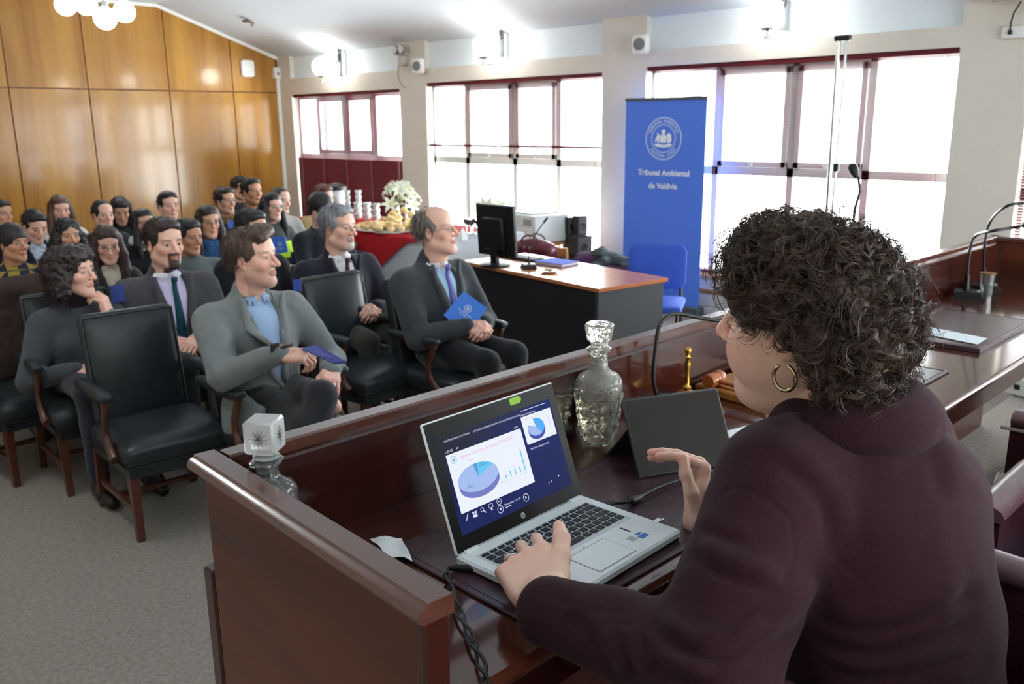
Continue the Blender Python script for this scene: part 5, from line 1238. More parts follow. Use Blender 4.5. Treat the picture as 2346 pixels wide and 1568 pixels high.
def hair_mesh(style, vox, seed):
    k = (style, vox)
    if k not in HAIRS: HAIRS[k] = sdf_mesh(hair_prims(style), vox)
    v, q = HAIRS[k]; n = grad_normals(v, q); ph = np.arctan2(v[:, 0], v[:, 1]+.02)
    if style in ('curly', 'wavy'): d = .012*vnoise(v*55, seed)+.007*vnoise(v*110, seed+1)
    else:
        kx = np.stack([ph*9, v[:, 2]*14+seed, np.hypot(v[:, 0], v[:, 1])*20], 1)
        d = .005*vnoise(kx, seed)+.0035*vnoise(kx*2.4, seed+2)+.003*vnoise(v*30, seed+3)
    d = d*np.where(v[:, 1] > .03, .35, 1.) if style not in ('curly', 'wavy') else d*np.where(v[:, 1] > .05, .6, 1.)
    return v+n*d[:, None], q
def strands(v, q, n, length, r, seed, curl=0., droop=.6):
    """short locks rooted on a hair surface, combed down and back; returns verts and quads (flat 3-sided tubes)"""
    rr = np.random.default_rng(seed); nm = grad_normals(v, q); ok_ = np.where((v[:, 1] < .02) | (v[:, 2] > .115))[0]; ids = rr.choice(ok_, n); L = 6; VV = []; QQ = []; c = 0
    for i in ids:
        p = v[i]-nm[i]*.004; d = unit(nm[i]*.45+V(0, -.35, -droop)+rr.normal(0, .25, 3)); s1 = unit(np.cross(d, V(.3, .5, .8))); s2 = np.cross(d, s1); ph = rr.random()*6.28; pts = []
        for k in range(L):
            t = k/(L-1); cu = curl*length*t; pts.append(p+d*length*t+V(0, 0, -.4)*length*t*t+(s1*math.cos(ph+t*5)+s2*math.sin(ph+t*5))*cu)
        for k, a in enumerate(pts):
            rd = r*(1-.8*k/(L-1))
            for m_ in range(3): b = 2.094*m_; VV.append(a+rd*(s1*math.cos(b)+s2*math.sin(b)))
        for k in range(L-1):
            for m_ in range(3): QQ.append((c+3*k+m_, c+3*k+(m_+1) % 3, c+3*k+3+(m_+1) % 3, c+3*k+3+m_))
        c += 3*L
    return np.array(VV), np.array(QQ)
def finger_pts(b, lens, curls, spread, dorsal=V(0, 0, 1)):
    d = V(math.sin(spread), math.cos(spread), 0); p = [np.asarray(b, float)]; a = 0
    for L_, c in zip(lens, curls):
        a += c; p.append(p[-1]+L_*(d*math.cos(a)-dorsal*math.sin(a)))
    return p
FL = [(.043, .026, .021), (.047, .029, .022), (.043, .027, .021), (.034, .021, .018)]
HANDS = {}
def hand_mesh(key, curls, spreads, thumb, vox, fore=.02, slim=1.):
    """left hand, palm down (-z), fingers along +y, thumb on +x. curls: 4 x 3 radians; thumb: three points"""
    k = (key, vox)
    if k in HANDS: return HANDS[k]
    pr = [C((0, -fore, 0), (0, 0, 0), .0285, .0255, .0), B((.001, .05, 0), (.040*slim, .045, .0125), None, .0122, .018), E((.024, .034, -.008), (.019, .034, .015), rotz(-.35), .012), E((-.026, .04, -.006), (.013, .035, .013), None, .012),
          C((-.02, -.01, 0), (.018, -.01, 0), .019, None, .015)]
    xs_ = (.0285, .0095, -.0095, -.0275); yb_ = (.089, .094, .090, .082); tips = []
    for i in range(4):
        p = finger_pts((xs_[i]*slim, yb_[i], .001), FL[i], curls[i], spreads[i]); r0 = (.0094, .0096, .0092, .0080)[i]*(1+(slim-1)*.4)
        pr += [E(p[0]+V(0, -.004, .004), (.0105, .012, .0085), None, .008)]
        for a, b, ra, rb in ((p[0]+V(0, -.018, 0), p[0], r0*.9, r0), (p[0], p[1], r0, r0*.92), (p[1], p[2], r0*.95, r0*.85), (p[2], p[3], r0*.87, r0*.7)): pr.append(C(a, b, ra, rb, .0022 if slim > 1 else .0035))
        tips.append((p[2], p[3], r0))
    t = [np.asarray(x, float) for x in thumb]
    for a, b, ra, rb in ((t[0], t[1], .0155, .0125), (t[1], t[2], .0122, .0112), (t[2], t[3], .0115, .0082)): pr.append(C(a, b, ra*slim, rb*slim, .006))
    tips.append((t[2], t[3], .0115*slim))
    v, q = sdf_mesh(pr, vox); HANDS[k] = (smooth_v(v, q, 1, .3), q, tips); return HANDS[k]
def hand_colours(v, tips, skin, nails=True):
    c = np.tile(lin3(skin), (len(v), 1)); red = lin3(skin)*np.array([1.1, .74, .7])
    kn = np.exp(-((v[:, 1]-.092)/.012)**2)*(v[:, 2] > .004); c = c*(1-.25*kn[:, None])+red*.25*kn[:, None]
    for a, b, r in tips:
        d = unit(b-a); w = np.clip(((v-a) @ d-np.linalg.norm(b-a)*.55)/.006, 0, 1)*(np.linalg.norm(v-b, axis=1) < .024); c = c*(1-.45*w[:, None])+red*.45*w[:, None]
    return c
RELAX = [[.35, .5, .3]]*4
GRIP = [[.7, .9, .5], [.8, .95, .5], [.85, .95, .5], [.9, .9, .5]]
T_REST = ((.024, .016, -.008), (.046, .048, -.016), (.052, .078, -.022), (.050, .102, -.026))
T_GRIP = ((.024, .016, -.008), (.044, .046, -.024), (.036, .076, -.034), (.022, .096, -.036))
def frame(y, z):
    """rotation with columns x, y, z from a forward (y) and a dorsal (z) direction"""
    y = unit(y); z = np.asarray(z, float); z = unit(z-y*(z @ y)); return np.array([np.cross(y, z), y, z]).T
def ik(S, W, l1, l2, pole):
    d = W-S; L_ = min(np.linalg.norm(d), (l1+l2)*.995); u = unit(d); a = (l1*l1-l2*l2+L_*L_)/(2*L_); h = math.sqrt(max(l1*l1-a*a, 0)); p = np.asarray(pole, float); p = unit(p-u*(p @ u)); return S+u*a+p*h
def glasses(parent, Mh, hp, s, m):
    mb = MB()
    for sx in (-1, 1):
        mb.tube([(sx*.033+.021*math.cos(a), .101-.006*abs(math.cos(a)), .004+.016*math.sin(a)) for a in np.linspace(0, 2*PI, 17)[:-1]], .0013, 5, closed=True)
        mb.tube([(sx*.054, .094, .008), (sx*.074, .06, .009), (sx*.082, -.005, .010)], .0014, 5)
    mb.tube([(-.012, .101, .006), (0, .105, .009), (.012, .101, .006)], .0013, 5)
    v = np.vstack(mb.v); mb.v = [(v*s) @ Mh.T+hp]
    return mb.build('glasses', m, parent, smooth=180)
FAB = {}
def fabric(rgb, rough=.9, bump=(260, .45), var=None):
    k = tuple(rgb)
    if k not in FAB: FAB[k] = mat('cloth_%d_%d_%d' % k, rgb, rough, spec=.2, bump=bump, sheen=.15, var=var)
    return FAB[k]
M_SKIN = attr_mat('skin', .48, bump=(180, .08), sss=.0)
SKINS = {'light': (226, 178, 158), 'mid': (206, 156, 130), 'tan': (184, 134, 106)}
def hairmat(rgb):
    k = 'hair_%d_%d_%d' % tuple(rgb)
    return mat(k, rgb, .42, spec=.45, var=(tuple(min(255, int(c*1.6+8)) for c in rgb), 60, (1, 1, .25)), bump=(220, .5))
SEATZ = .46
PINFO = {}
def march_front(prims, x, z, y0=.6):
    ys = np.arange(y0, -.3, -.004); P = np.stack([np.full_like(ys, x), ys, np.full_like(ys, z)], 1); f = sdf_eval(prims, P); i = np.argmax(f < 0)
    return float(ys[i]) if f[i] < 0 else 0.
def person(head, body_phi, look_phi, pitch, label, group, top, hair=('short', (28, 22, 20)), skin='mid', fem=False, hh=None, legs=(30, 32, 40), shirt=None, tie=None, vdepth=.26, hands='lap', detail=1, build_=1., roll=0., beard=None, specs=None, lean=-.10, hpos=None, cross=False, coat_long=False, collar=True, head_scale=1., extra=None, sleeve=None, depth_=None):
    """head = photo pixel of the middle of the face; facing angles are measured from the direction towards the camera, + to picture right"""
    z0 = 1.15 if not depth_ else None
    P1 = onz(head[0], head[1], 1.14) if not depth_ else atd(head[0], head[1], depth_)
    if not depth_ and hh:
        d1 = depth(P1); d2 = FPX*.25/hh; P1 = atd(head[0], head[1], d1*.6+d2*.4)
    hx, hy, hz = P1; tc = unit(V(-hx, -hy, 0)); rt_ = V(.71, -.704, 0)
    def facing(phi): f = unit(tc*math.cos(R(phi))+rt_*math.sin(R(phi))); return math.atan2(-f[0], f[1])
    body_phi = math.degrees(math.atan2(hx, hy)) if body_phi is None else body_phi
    yaw = facing(body_phi); Rz = rotz(yaw); ly = lean*(hz-.5)/.66+.02
    s = head_scale*(hh*depth(P1)/FPX/.25 if hh else 1.); s = min(max(s, .92), 1.14)
    loc = np.array([hx, hy, 0])-Rz @ V(0, ly+.03, 0)
    t = thing('person', label, 'person', loc, yaw, group)
    H = V(0, ly+.03, hz); rel_yaw = facing(look_phi)-yaw
    Mh = rotz(rel_yaw) @ rotx(R(pitch)) @ roty(R(roll))
    vox = .0035 if detail > 1 else .006
    hv, hq = head_mesh(fem, vox); col = head_colours(hv, SKINS[skin] if isinstance(skin, str) else skin, hair[1], fem, beard)
    bodyv = (hv*s) @ Mh.T+H
    zs = hz-.236*s; zn = hz-.160*s; b = build_
    sh = .175*b*s if not fem else .155*b*s
    NB = V(0, ly-.02, zn)
    nk, nq = sdf_mesh([C(H+Mh @ V(0, -.026, -.09)*s, NB+V(0, 0, -.06), .052*s if fem else .057*s, .062*s)], .008)
    sk = lin3(SKINS[skin] if isinstance(skin, str) else skin)
    ext = [(nk, nq, np.tile(sk*.95, (len(nk), 1)))]
    S = {x: V(x*sh, ly-.015, zs-.005) for x in (-1, 1)}
    # hands: targets in the local frame; x = +1 is the person's right
    lap_y = .26
    HT = {1: V(.08, lap_y, SEATZ+.2), -1: V(-.08, lap_y, SEATZ+.2)}
    hdir = {1: (V(-.6, .7, -.25), V(.25, .2, .9)), -1: (V(.6, .7, -.25), V(-.25, .2, .9))}
    if hands == 'clasp':
        HT = {1: V(.065, .25, SEATZ+.25), -1: V(-.065, .25, SEATZ+.245)}; hdir = {1: (V(-.75, .6, -.1), V(.3, .5, .8)), -1: (V(.75, .6, -.1), V(-.3, .5, .8))}
    if callable(hpos): hpos = hpos(H, Mh, s, lambda a, b_, d_: Rz.T @ (atd(a, b_, d_)-loc))
    if hpos:
        for k_, v_ in hpos.items(): HT[k_] = np.array(v_[0], float); hdir[k_] = (np.array(v_[1], float), np.array(v_[2], float))
    El = {x: ik(S[x], HT[x], .285*s, .25*s, V(x*.75, -.35, -.6)) for x in (-1, 1)}
    if detail > 0:
        for x in (-1, 1):
            key, cu, th = ('grip', GRIP, T_GRIP) if hands == 'clasp' or (hpos and x in hpos and len(hpos[x]) > 3) else ('rest', RELAX, T_REST)
            gv, gq, tips = hand_mesh(key, cu, (.06, .0, -.05, -.1), th, .004 if detail > 1 else .008)
            gc = hand_colours(gv, tips, sk*0+0 if False else (SKINS[skin] if isinstance(skin, str) else skin))
            g2 = gv.copy(); q2 = gq
            if x > 0: g2[:, 0] *= -1; q2 = gq[:, ::-1]
            Fm = frame(*hdir[x]); ext.append(((g2*s*.97) @ Fm.T+HT[x], q2, gc))
    inner = [C(NB+V(0, 0, -.05), V(0, .0, SEATZ+.12), .06, .08, .02), C(S[-1], S[1], .035, None, .02)]
    for x in (-1, 1): inner += [C(S[x], El[x], .036, .03, .01), C(El[x], HT[x], .03, .026, .01), C(V(x*.07, .02, SEATZ+.1), V(x*.1, .38, SEATZ+.09), .05, .04, .02)]
    iv, iq = sdf_mesh(inner, .022); ext.append((iv, iq, np.tile(sk, (len(iv), 1))))
    bo = quad_mesh('body', bodyv, hq, M_SKIN, t, (0, 0, 0), col, ext)
    # top garment
    zb = SEATZ+.07; zl = zs-zb
    ch_r = (.168*b*s, .118*b*s, .17) if not fem else (.15*b*s, .115*b*s, .16)
    tp_ = [E((0, 0, zb), (.172*b, .15*b, .12), None, .0), E((0, ly*.45+.012, zb+.36*zl), (.155*b, .122*b, .19), None, .05), E((0, ly*.85, zb+.74*zl), (ch_r[0], ch_r[1], .19), None, .06)]
    if fem: tp_ += [E((x*.07, ly*.7+.085, zb+.62*zl), (.06, .055, .055), None, .05) for x in (-1, 1)]
    tp_ += [C(S[-1]*.75+V(0, (ly-.015)*.25, (zs-.005)*.25), S[1]*.75+V(0, (ly-.015)*.25, (zs-.005)*.25), .068*s, None, .05)]
    tp_ += [C(S[x]*.8+V(0, (ly-.015)*.2, (zs)*.2), NB+V(0, -.005, -.005), .055*s, .05*s, .04) for x in (-1, 1)]
    core = list(tp_)
    wr = {}
    for x in (-1, 1):
        fd = unit(hdir[x][0]); wr[x] = HT[x]-fd*.01
        tp_ += [C(S[x], El[x], .07*s*b, .055*s*b, .05), C(El[x], El[x]*.25+wr[x]*.75, .055*s*b, .045*s, .02), C(El[x]*.25+wr[x]*.75, wr[x], .045*s, .041*s, .015)]
    if coat_long: tp_ += [E((0, .1, zb-.02), (.185*b, .17, .1), None, .06)]
    if collar == 'high': tp_ += [C(NB+V(0, -.005, -.03), H+Mh @ V(0, -.03, -.10)*s, .078*s, .071*s, .02)]
    elif collar: tp_ += [C(NB+V(0, -.005, -.03), NB+V(0, .005, .02 if shirt else .008), .082*s, (.074 if shirt else .07)*s, .02)]
    zv = zs-vdepth
    post = None
    if shirt:
        def post(F, X, Y, Z):
            wv_ = np.clip((Z-zv)/(zn+.03-zv), 0, 1.4)*.072*s
            wedge = np.maximum(np.maximum(np.abs(X)-wv_, zv-Z), (ly*.5)-Y)
            return np.maximum(F, -wedge)
    vx = .009 if detail > 1 else .015
    v, q = sdf_mesh(tp_, vx, post); n = grad_normals(v, q); sd = int(abs(head[0])*7+head[1]) % 997
    wr_n = vnoise(v*V(16, 16, 9), sd); wr_f = vnoise(v*V(34, 34, 20), sd+3)
    near = sum(np.exp(-np.sum((v-El[x])**2, 1)/.09**2) for x in (-1, 1)); fold = np.sin(((v[:, 2]*.7+v[:, 1]*.5)*95)+3*wr_n)
    v = v+n*(.006*wr_n+.0028*wr_f+.0045*near*fold)[:, None]
    v = smooth_v(v, q, 1, .4)
    tm = top if not isinstance(top, (tuple, list)) else fabric(top)
    go = quad_mesh('jacket' if shirt else 'top', v, q, tm, t)
    if shirt:
        sp = [tuple(list(p[:2])+([p[2]-.014] if p[0] == 'e' else [p[2]])+list(p[3:])) if p[0] == 'e' else C(p[1], p[2], p[3]-.014, p[4]-.014, p[5]) for p in core]
        sp += [C(NB+V(0, -.002, -.04), NB+V(0, .006, .018), .074*s, .066*s, .015)]
        sv, sq = sdf_mesh(sp, vx, lambda F, X, Y, Z: np.maximum(F, zv-.06-Z))
        quad_mesh('shirt', sv, sq, fabric(shirt, .8, (200, .15)), t)
        if collar:
            rg = [NB+V(.069*s*math.cos(R(a_)), .064*s*math.sin(R(a_))+.004, .016) for a_ in range(105, 436, 22)]; cpr = []
            for a_, b_ in zip(rg[:-1], rg[1:]): cpr += [C(a_, b_, .0075, None, .008), C(a_+(a_-NB)*V(.1, .1, 0)-V(0, 0, .014), b_+(b_-NB)*V(.1, .1, 0)-V(0, 0, .014), .008, None, .01)]
            for x in (-1, 1): cpr += [C(NB+V(x*.016, .070*s, .012), NB+V(x*.034, .080*s, -.034), .008, .004, .008), C(NB+V(x*.034, .066*s, .012), NB+V(x*.052, .070*s, -.026), .009, .006, .012)]
            kv, kq = sdf_mesh(cpr, .0045); quad_mesh('shirt_collar', kv, kq, fabric((228, 230, 236) if tie else shirt, .8), t)
            # lapels follow the edge of the opening
            for x in (-1, 1):
                mb = MB(); pts = []
                for k_ in range(7):
                    u = k_/6; z = zn+.015-(zn+.015-zv)*u; xx = x*(.078*s*(1-u)+.006); yf = march_front(tp_, x*(abs(xx)+.028), min(z, zs+.02)); pts.append(V(xx, max(yf, NB[1]+.045*s)+.008, z))
                wds = [.022, .034, .046, .05, .042, .026, .008]
                L_ = []
                for p, w_ in zip(pts, wds): yo = march_front(tp_, p[0]+x*w_, min(p[2], zs+.015)); L_ += [p+V(-x*.004, .004, 0), p+V(x*w_, max(yo+.008-p[1], -.035), .004)]
                mb.add(L_, [(2*i, 2*i+2, 2*i+3, 2*i+1) for i in range(6)])
                lo = mb.build('lapel', tm, t, smooth=180); md = lo.modifiers.new('thickness', 'SOLIDIFY'); md.thickness = .006
        if tie:
            mb = MB(); pts = []
            for k_ in range(9):
                u = k_/8; z = NB[2]-.012-(NB[2]-.012-zv+.015)*u; yf = march_front(sp, 0, min(z, zs+.01)); pts.append((max(yf, NB[1]+.062*s if u < .12 else 0)+.007, z, (.013 if k_ == 0 else .011+.022*u)*s))
            mb.add(sum([[(-w_, y-.003, z), (0, y+.003, z), (w_, y-.003, z)] for y, z, w_ in pts], []), sum([[(3*i, 3*i+1, 3*i+4, 3*i+3), (3*i+1, 3*i+2, 3*i+5, 3*i+4)] for i in range(8)], []))
            to = mb.build('tie', fabric(tie, .55, (300, .2)), t, smooth=180); md = to.modifiers.new('thickness', 'SOLIDIFY'); md.thickness = .004
            MB().cbox((0, pts[0][0]+.002, pts[0][1]+.004), (.016*s, .009, .014*s), .006).build('tie_knot', fabric(tie, .55, (300, .2)), t, smooth=60)
    if sleeve:                                       # visible shirt cuffs
        for x in (-1, 1): fd = unit(hdir[x][0]); MB().tube([wr[x]-fd*.02, wr[x]+fd*.018], [.0395*s, .038*s], 14).build('cuff', fabric(sleeve, .8, (200, .15)), t, smooth=60)
    # legs and shoes
    kn = {x: V(x*.115, .44, SEATZ+.09) for x in (-1, 1)}; an = {x: V(x*.12, .47, .12) for x in (-1, 1)}
    if cross: kn = {1: V(.10, .46, SEATZ+.07), -1: V(.02, .47, SEATZ+.19)}; an = {1: V(.1, .5, .12), -1: V(.22, .62, .27)}
    lg = [E((0, -.0, SEATZ+.085), (.17*b, .16, .095), None, .0)]
    for x in (-1, 1): lg += [C(V(x*.09, .02, SEATZ+.085), kn[x], .088*b, .066, .04), C(kn[x], an[x], .064, .05, .03)]
    v, q = sdf_mesh(lg, .016 if detail > 1 else .024); n = grad_normals(v, q); v = v+n*(.006*vnoise(v*13, sd+9))[:, None]
    quad_mesh('trousers', v, q, fabric(legs), t)
    for x in (-1, 1):
        d_ = V(0, .17, -.06) if not (cross and x < 0) else V(.04, .16, -.08)
        v, q = sdf_mesh([C(an[x]+V(0, -.02, -.07), an[x]+V(0, .06, -.065), .042, .044), C(an[x]+V(0, .06, -.07), an[x]+d_+V(0, 0, -.02), .044, .035), C(an[x], an[x]+V(0, -.01, -.06), .045, .045)], .02)
        if not (cross and x < 0): v[:, 2] = np.maximum(v[:, 2], .002)
        quad_mesh('shoe', v, q, mat('shoe_leather', (24, 20, 18), .4), t)
    # hair
    if hair:
        v, q = hair_mesh(hair[0], .0062 if detail > 1 else .0085, sd)
        ex = []
        if detail > 0:
            n_ = (900 if detail > 1 else 260); cu = .35 if hair[0] in ('curly', 'wavy') else .08
            ev, eq = strands(v, q, n_, .05 if hair[0] in ('curly', 'long', 'straight', 'wavy') else .03, .0016 if detail > 1 else .0028, sd, cu, .35 if hair[0] in ('short', 'quiff', 'receding') else .7); ex = [((ev*s) @ Mh.T+H, eq, None)]
        quad_mesh('hair', (v*s) @ Mh.T+H, q, hairmat(hair[1]), t, extra=ex)
    if specs: glasses(t, Mh, H, s, mat('glasses_frame_%d' % specs[0], specs, .3, .3))
    if extra: extra(t, dict(H=H, Mh=Mh, s=s, NB=NB, S=S, El=El, HT=HT, hdir=hdir, zs=zs, zn=zn, zv=zv, core=core, tp=tp_, ly=ly, kn=kn, an=an))
    PINFO[t.name] = dict(loc=loc, yaw=yaw, Rz=Rz, HT=HT, H=H, hands={x: loc+Rz @ HT[x] for x in (-1, 1)}, d=depth(P1))
    return t
# ================================================================ the audience
G1 = 'people listening in the front rows'; G2 = 'students listening in the back rows'
def shell(t, c, name, z0, z1, m, off=.008, xlim=None, front=True, vox=.012):
    """a thin layer over the torso between two heights (vest, print, scarf)"""
    pr = [E(p[1], p[2]+off, p[3], p[5]) if p[0] == 'e' else C(p[1], p[2], p[3]+off, p[4]+off, p[5]) for p in c['core']]
    def post(F, X, Y, Z):
        G = np.maximum(F, np.maximum(z0-Z, Z-z1))
        if front: G = np.maximum(G, c['ly']*.6-Y)
        if xlim: G = np.maximum(G, np.abs(X)-xlim)
        return G
    v, q = sdf_mesh(pr, vox, post); return quad_mesh(name, v, q, m, t)
def scarf(t, c, rgb, r=.034, name='scarf'):
    NB, s = c['NB'], c['s']; pr = []
    for k in range(10):
        a, b = 2*PI*k/10, 2*PI*(k+1)/10; f = lambda q: NB+V(.074*s*math.cos(q), .066*s*math.sin(q)+.008, .012-.02*math.sin(q))
        pr.append(C(f(a), f(b), r, r, .015))
    pr.append(C(NB+V(.02, .08, -.02), NB+V(.03, .1, -.13), .03, .035, .02))
    v, q = sdf_mesh(pr, .009); v = v+grad_normals(v, q)*(.005*vnoise(v*40, 4))[:, None]; quad_mesh(name, v, q, fabric(rgb), t)
def folder(pts, label, rgb=(54, 104, 204), group='blue folders', thick=.006, emblem=None):
    """pts: four world corners"""
    pts = [np.asarray(p, float) for p in pts]; c = np.mean(pts, 0); t = thing('folder', label, 'folder', c, 0, group)
    n = unit(np.cross(pts[1]-pts[0], pts[3]-pts[0])); n = n if n @ (CP-c) > 0 else -n
    MB().prism([p-c for p in pts], -n*thick).build('cover', mat('folder_blue_%d' % rgb[2], rgb, .4), t)
    if emblem is not None:
        e = np.asarray(emblem, float)-c; u = unit(pts[1]-pts[0]); w_ = np.cross(n, u); mb = MB(); r = .022
        for r0, r1 in ((r*.88, r), (r*.55, r*.62)):
            mb.add([e+n*.0008+q*(u*math.cos(2*PI*i/24)+w_*math.sin(2*PI*i/24)) for q in (r0, r1) for i in range(24)], [(i, (i+1) % 24, 24+(i+1) % 24, 24+i) for i in range(24)])
        mb.add([e+n*.0008+(u*x+w_*y)*r for x, y in ((-.3, -.25), (.3, -.25), (.32, .1), (0, .38), (-.32, .1))], [(0, 1, 2, 3, 4)])
        tag(mb.build('emblem', M_PRN, t), kind='stuff')
        mb = MB(); text_into(mb, 'Tribunal Ambiental', .012, lambda x, y: e+n*.0008+u*x+w_*(y-r*1.35)); text_into(mb, 'de Valdivia', .012, lambda x, y: e+n*.0008+u*x+w_*(y-r*1.35-.014)); tag(mb.build('lettering', M_PRN, t), kind='stuff')
    return t
def chair_for(t, label, fwd=.06):
    i = PINFO[t.name]; p = i['loc']+i['Rz'] @ V(0, fwd, 0); return place_chair(p[0], p[1], i['yaw'], label)
# ---- front row
def duffle_extra(t, c):
    M_TOG = mat('toggle_horn', (70, 50, 36), .35); M_STR = mat('toggle_leather', (52, 38, 34), .6)
    for i, (x, z) in enumerate(((.1, c['zs']-.06), (.085, c['zs']-.19), (.075, c['zs']-.31))):
        y = march_front(c['tp'], x, z)+.01
        MB().tube([(x-.035, y, z+.006), (x-.02, y+.004, z), (x+.02, y+.002, z), (x+.035, y-.004, z-.006)], [.003, .008, .008, .003], 8).build('toggle', M_TOG, t, smooth=60)
        MB().cbox((x+.05, y-.012, z), (.022, .004, .02), .003).build('toggle_patch', M_STR, t)
    # turned-down collar and the hanging skirt of the coat
    for x in (-1, 1):
        N = c['NB']; MB().prism([N+V(x*.075, -.03, .03), N+V(x*.07, .055, .02), N+V(x*.085, .09, -.045), N+V(x*.135, .06, -.05), N+V(x*.14, -.03, -.03)], (0, .003, .009)).build('coat_collar', fabric((118, 124, 125)), t)
    v, q = sdf_mesh([B((.215, .12, .40), (.025, .16, .2), roty(-.08), .02, .0), E((.18, .05, .5), (.07, .15, .1), None, .05)], .012); v = v+grad_normals(v, q)*(.008*vnoise(v*12, 2))[:, None]; quad_mesh('coat_skirt', v, q, fabric((118, 124, 125)), t)
pt = person((578, 594), 34, 74, 5, 'man in an open grey duffle coat over a pale blue shirt', G1, (118, 124, 125), ('quiff', (58, 44, 38)), 'light', False, 142, (44, 46, 50), (158, 184, 220), None, .33, 'one', 2, 1.06, 0, ('stubble', (120, 88, 78), .35), None, -.12,
    lambda H, Mh, s, tl: {1: (tl(645, 812, 3.85), V(-.75, .62, -.1), V(.2, .3, .9), 1), -1: (V(-.17, .26, .68), V(.5, .8, -.2), V(-.2, .2, .9))}, True, True, extra=duffle_extra, depth_=4.12)
chair_for(pt, 'black leather armchair under the man in the duffle coat')
hz_ = PINFO[pt.name]['hands'][1][2]
folder([onz(690, 799, hz_+.02), onz(724, 790, hz_+.035), onz(795, 829, hz_+.03), onz(766, 832, hz_+.012)], 'dark blue folder in the hand of the man in the duffle coat', (30, 52, 140))
py_ = person((1000, 532), 46, 66, 11, 'grey-haired man in glasses and a dark overcoat with a blue folder', G1, (62, 66, 70), ('receding', (84, 80, 76)), 'light', False, 118, (30, 32, 36), (168, 206, 232), (104, 100, 168), .3, 'clasp', 2, 1.1, 0, None, (150, 140, 120), -.09, None, False, True,
    extra=lambda t, c: MB().cbox((-.1, march_front(c['tp'], -.1, c['zs']-.12)+.014, c['zs']-.12), (.012, .003, .006), .002).build('lapel_pin', mat('pin_pink', (214, 160, 150), .4), t), depth_=5.0)
chair_for(py_, 'black leather armchair under the grey-haired man in glasses')
hd_ = PINFO[py_.name]; dh = float(np.mean([depth(hd_['hands'][x]) for x in (-1, 1)]))-.02
folder([atd(1062, 668, dh+.04), atd(1117, 706, dh+.02), atd(1068, 768, dh-.03), atd(1016, 722, dh)], 'blue folder with a round emblem held by the grey-haired man in glasses', (66, 128, 226), emblem=atd(1072, 708, dh-.005))
# ---- second row
pu = person((168, 626), None, 74, 4, 'curly-haired woman in a charcoal jumper resting a hand on her mouth', G1, (70, 74, 80), ('curly', (34, 26, 26)), 'light', True, 118, (40, 44, 54), None, None, .2, 'lap', 2, 1.0, 0, None, None, -.06,
    lambda H, Mh, s, tl: {-1: (H+Mh @ V(-.03, .145, -.235), Mh @ V(.1, -.16, .95), Mh @ V(-.2, 1, .15), 1), 1: (V(.1, .24, .62), V(-.8, .6, 0), V(.1, .3, .9))}, collar='high', depth_=4.55,
    extra=lambda t, c: (lambda vq: quad_mesh('polo_neck', vq[0], vq[1], fabric((26, 18, 26)), t))(sdf_mesh([C(c['NB']+V(0, 0, -.03), c['H']+c['Mh'] @ V(0, -.02, -.105)*c['s'], .084*c['s'], .072*c['s'])], .008)))
chair_for(pu, 'black leather armchair under the curly-haired woman')
pk = person((377, 560), None, 36, 0, 'bearded man in a dark grey suit with a teal tie', G1, (74, 74, 80), ('short', (34, 26, 24)), 'light', False, 118, (44, 44, 50), (206, 196, 230), (16, 70, 84), .36, 'lap', 2, 1.12, 0, ('goatee', (30, 22, 22), .95), None, -.08, {1: (V(.12, .27, .66), V(-.75, .6, -.2), V(.2, .3, .9)), -1: (V(-.02, .3, .66), V(.7, .6, -.2), V(-.2, .3, .9))}, sleeve=(236, 238, 242), depth_=5.0)
chair_for(pk, 'black leather armchair under the bearded man in a suit')
px_ = person((775, 524), None, 58, 2, 'man with grey hair and beard in a navy coat, hands clasped', G1, (36, 36, 46), ('short', (96, 96, 100)), 'light', False, 104, (62, 62, 56), (220, 224, 230), (72, 36, 46), .2, 'clasp', 2, 1.1, 0, ('goatee', (168, 160, 154), .8), None, -.08, depth_=5.5)
chair_for(px_, 'black leather armchair under the man in the navy coat')
ps = person((577, 528), None, 50, -4, 'dark-haired man in a black jacket sitting behind the duffle-coat man', G1, (28, 28, 32), ('short', (24, 22, 24)), 'mid', False, 92, (30, 30, 36), detail=1)
pl_ = person((432, 545), None, 48, -4, 'dark-haired boy in a grey jacket partly hidden by the bearded man', G2, (92, 100, 102), ('short', (24, 22, 24)), 'tan', False, 82, (40, 42, 50), detail=1, build_=1.1, depth_=6.1)
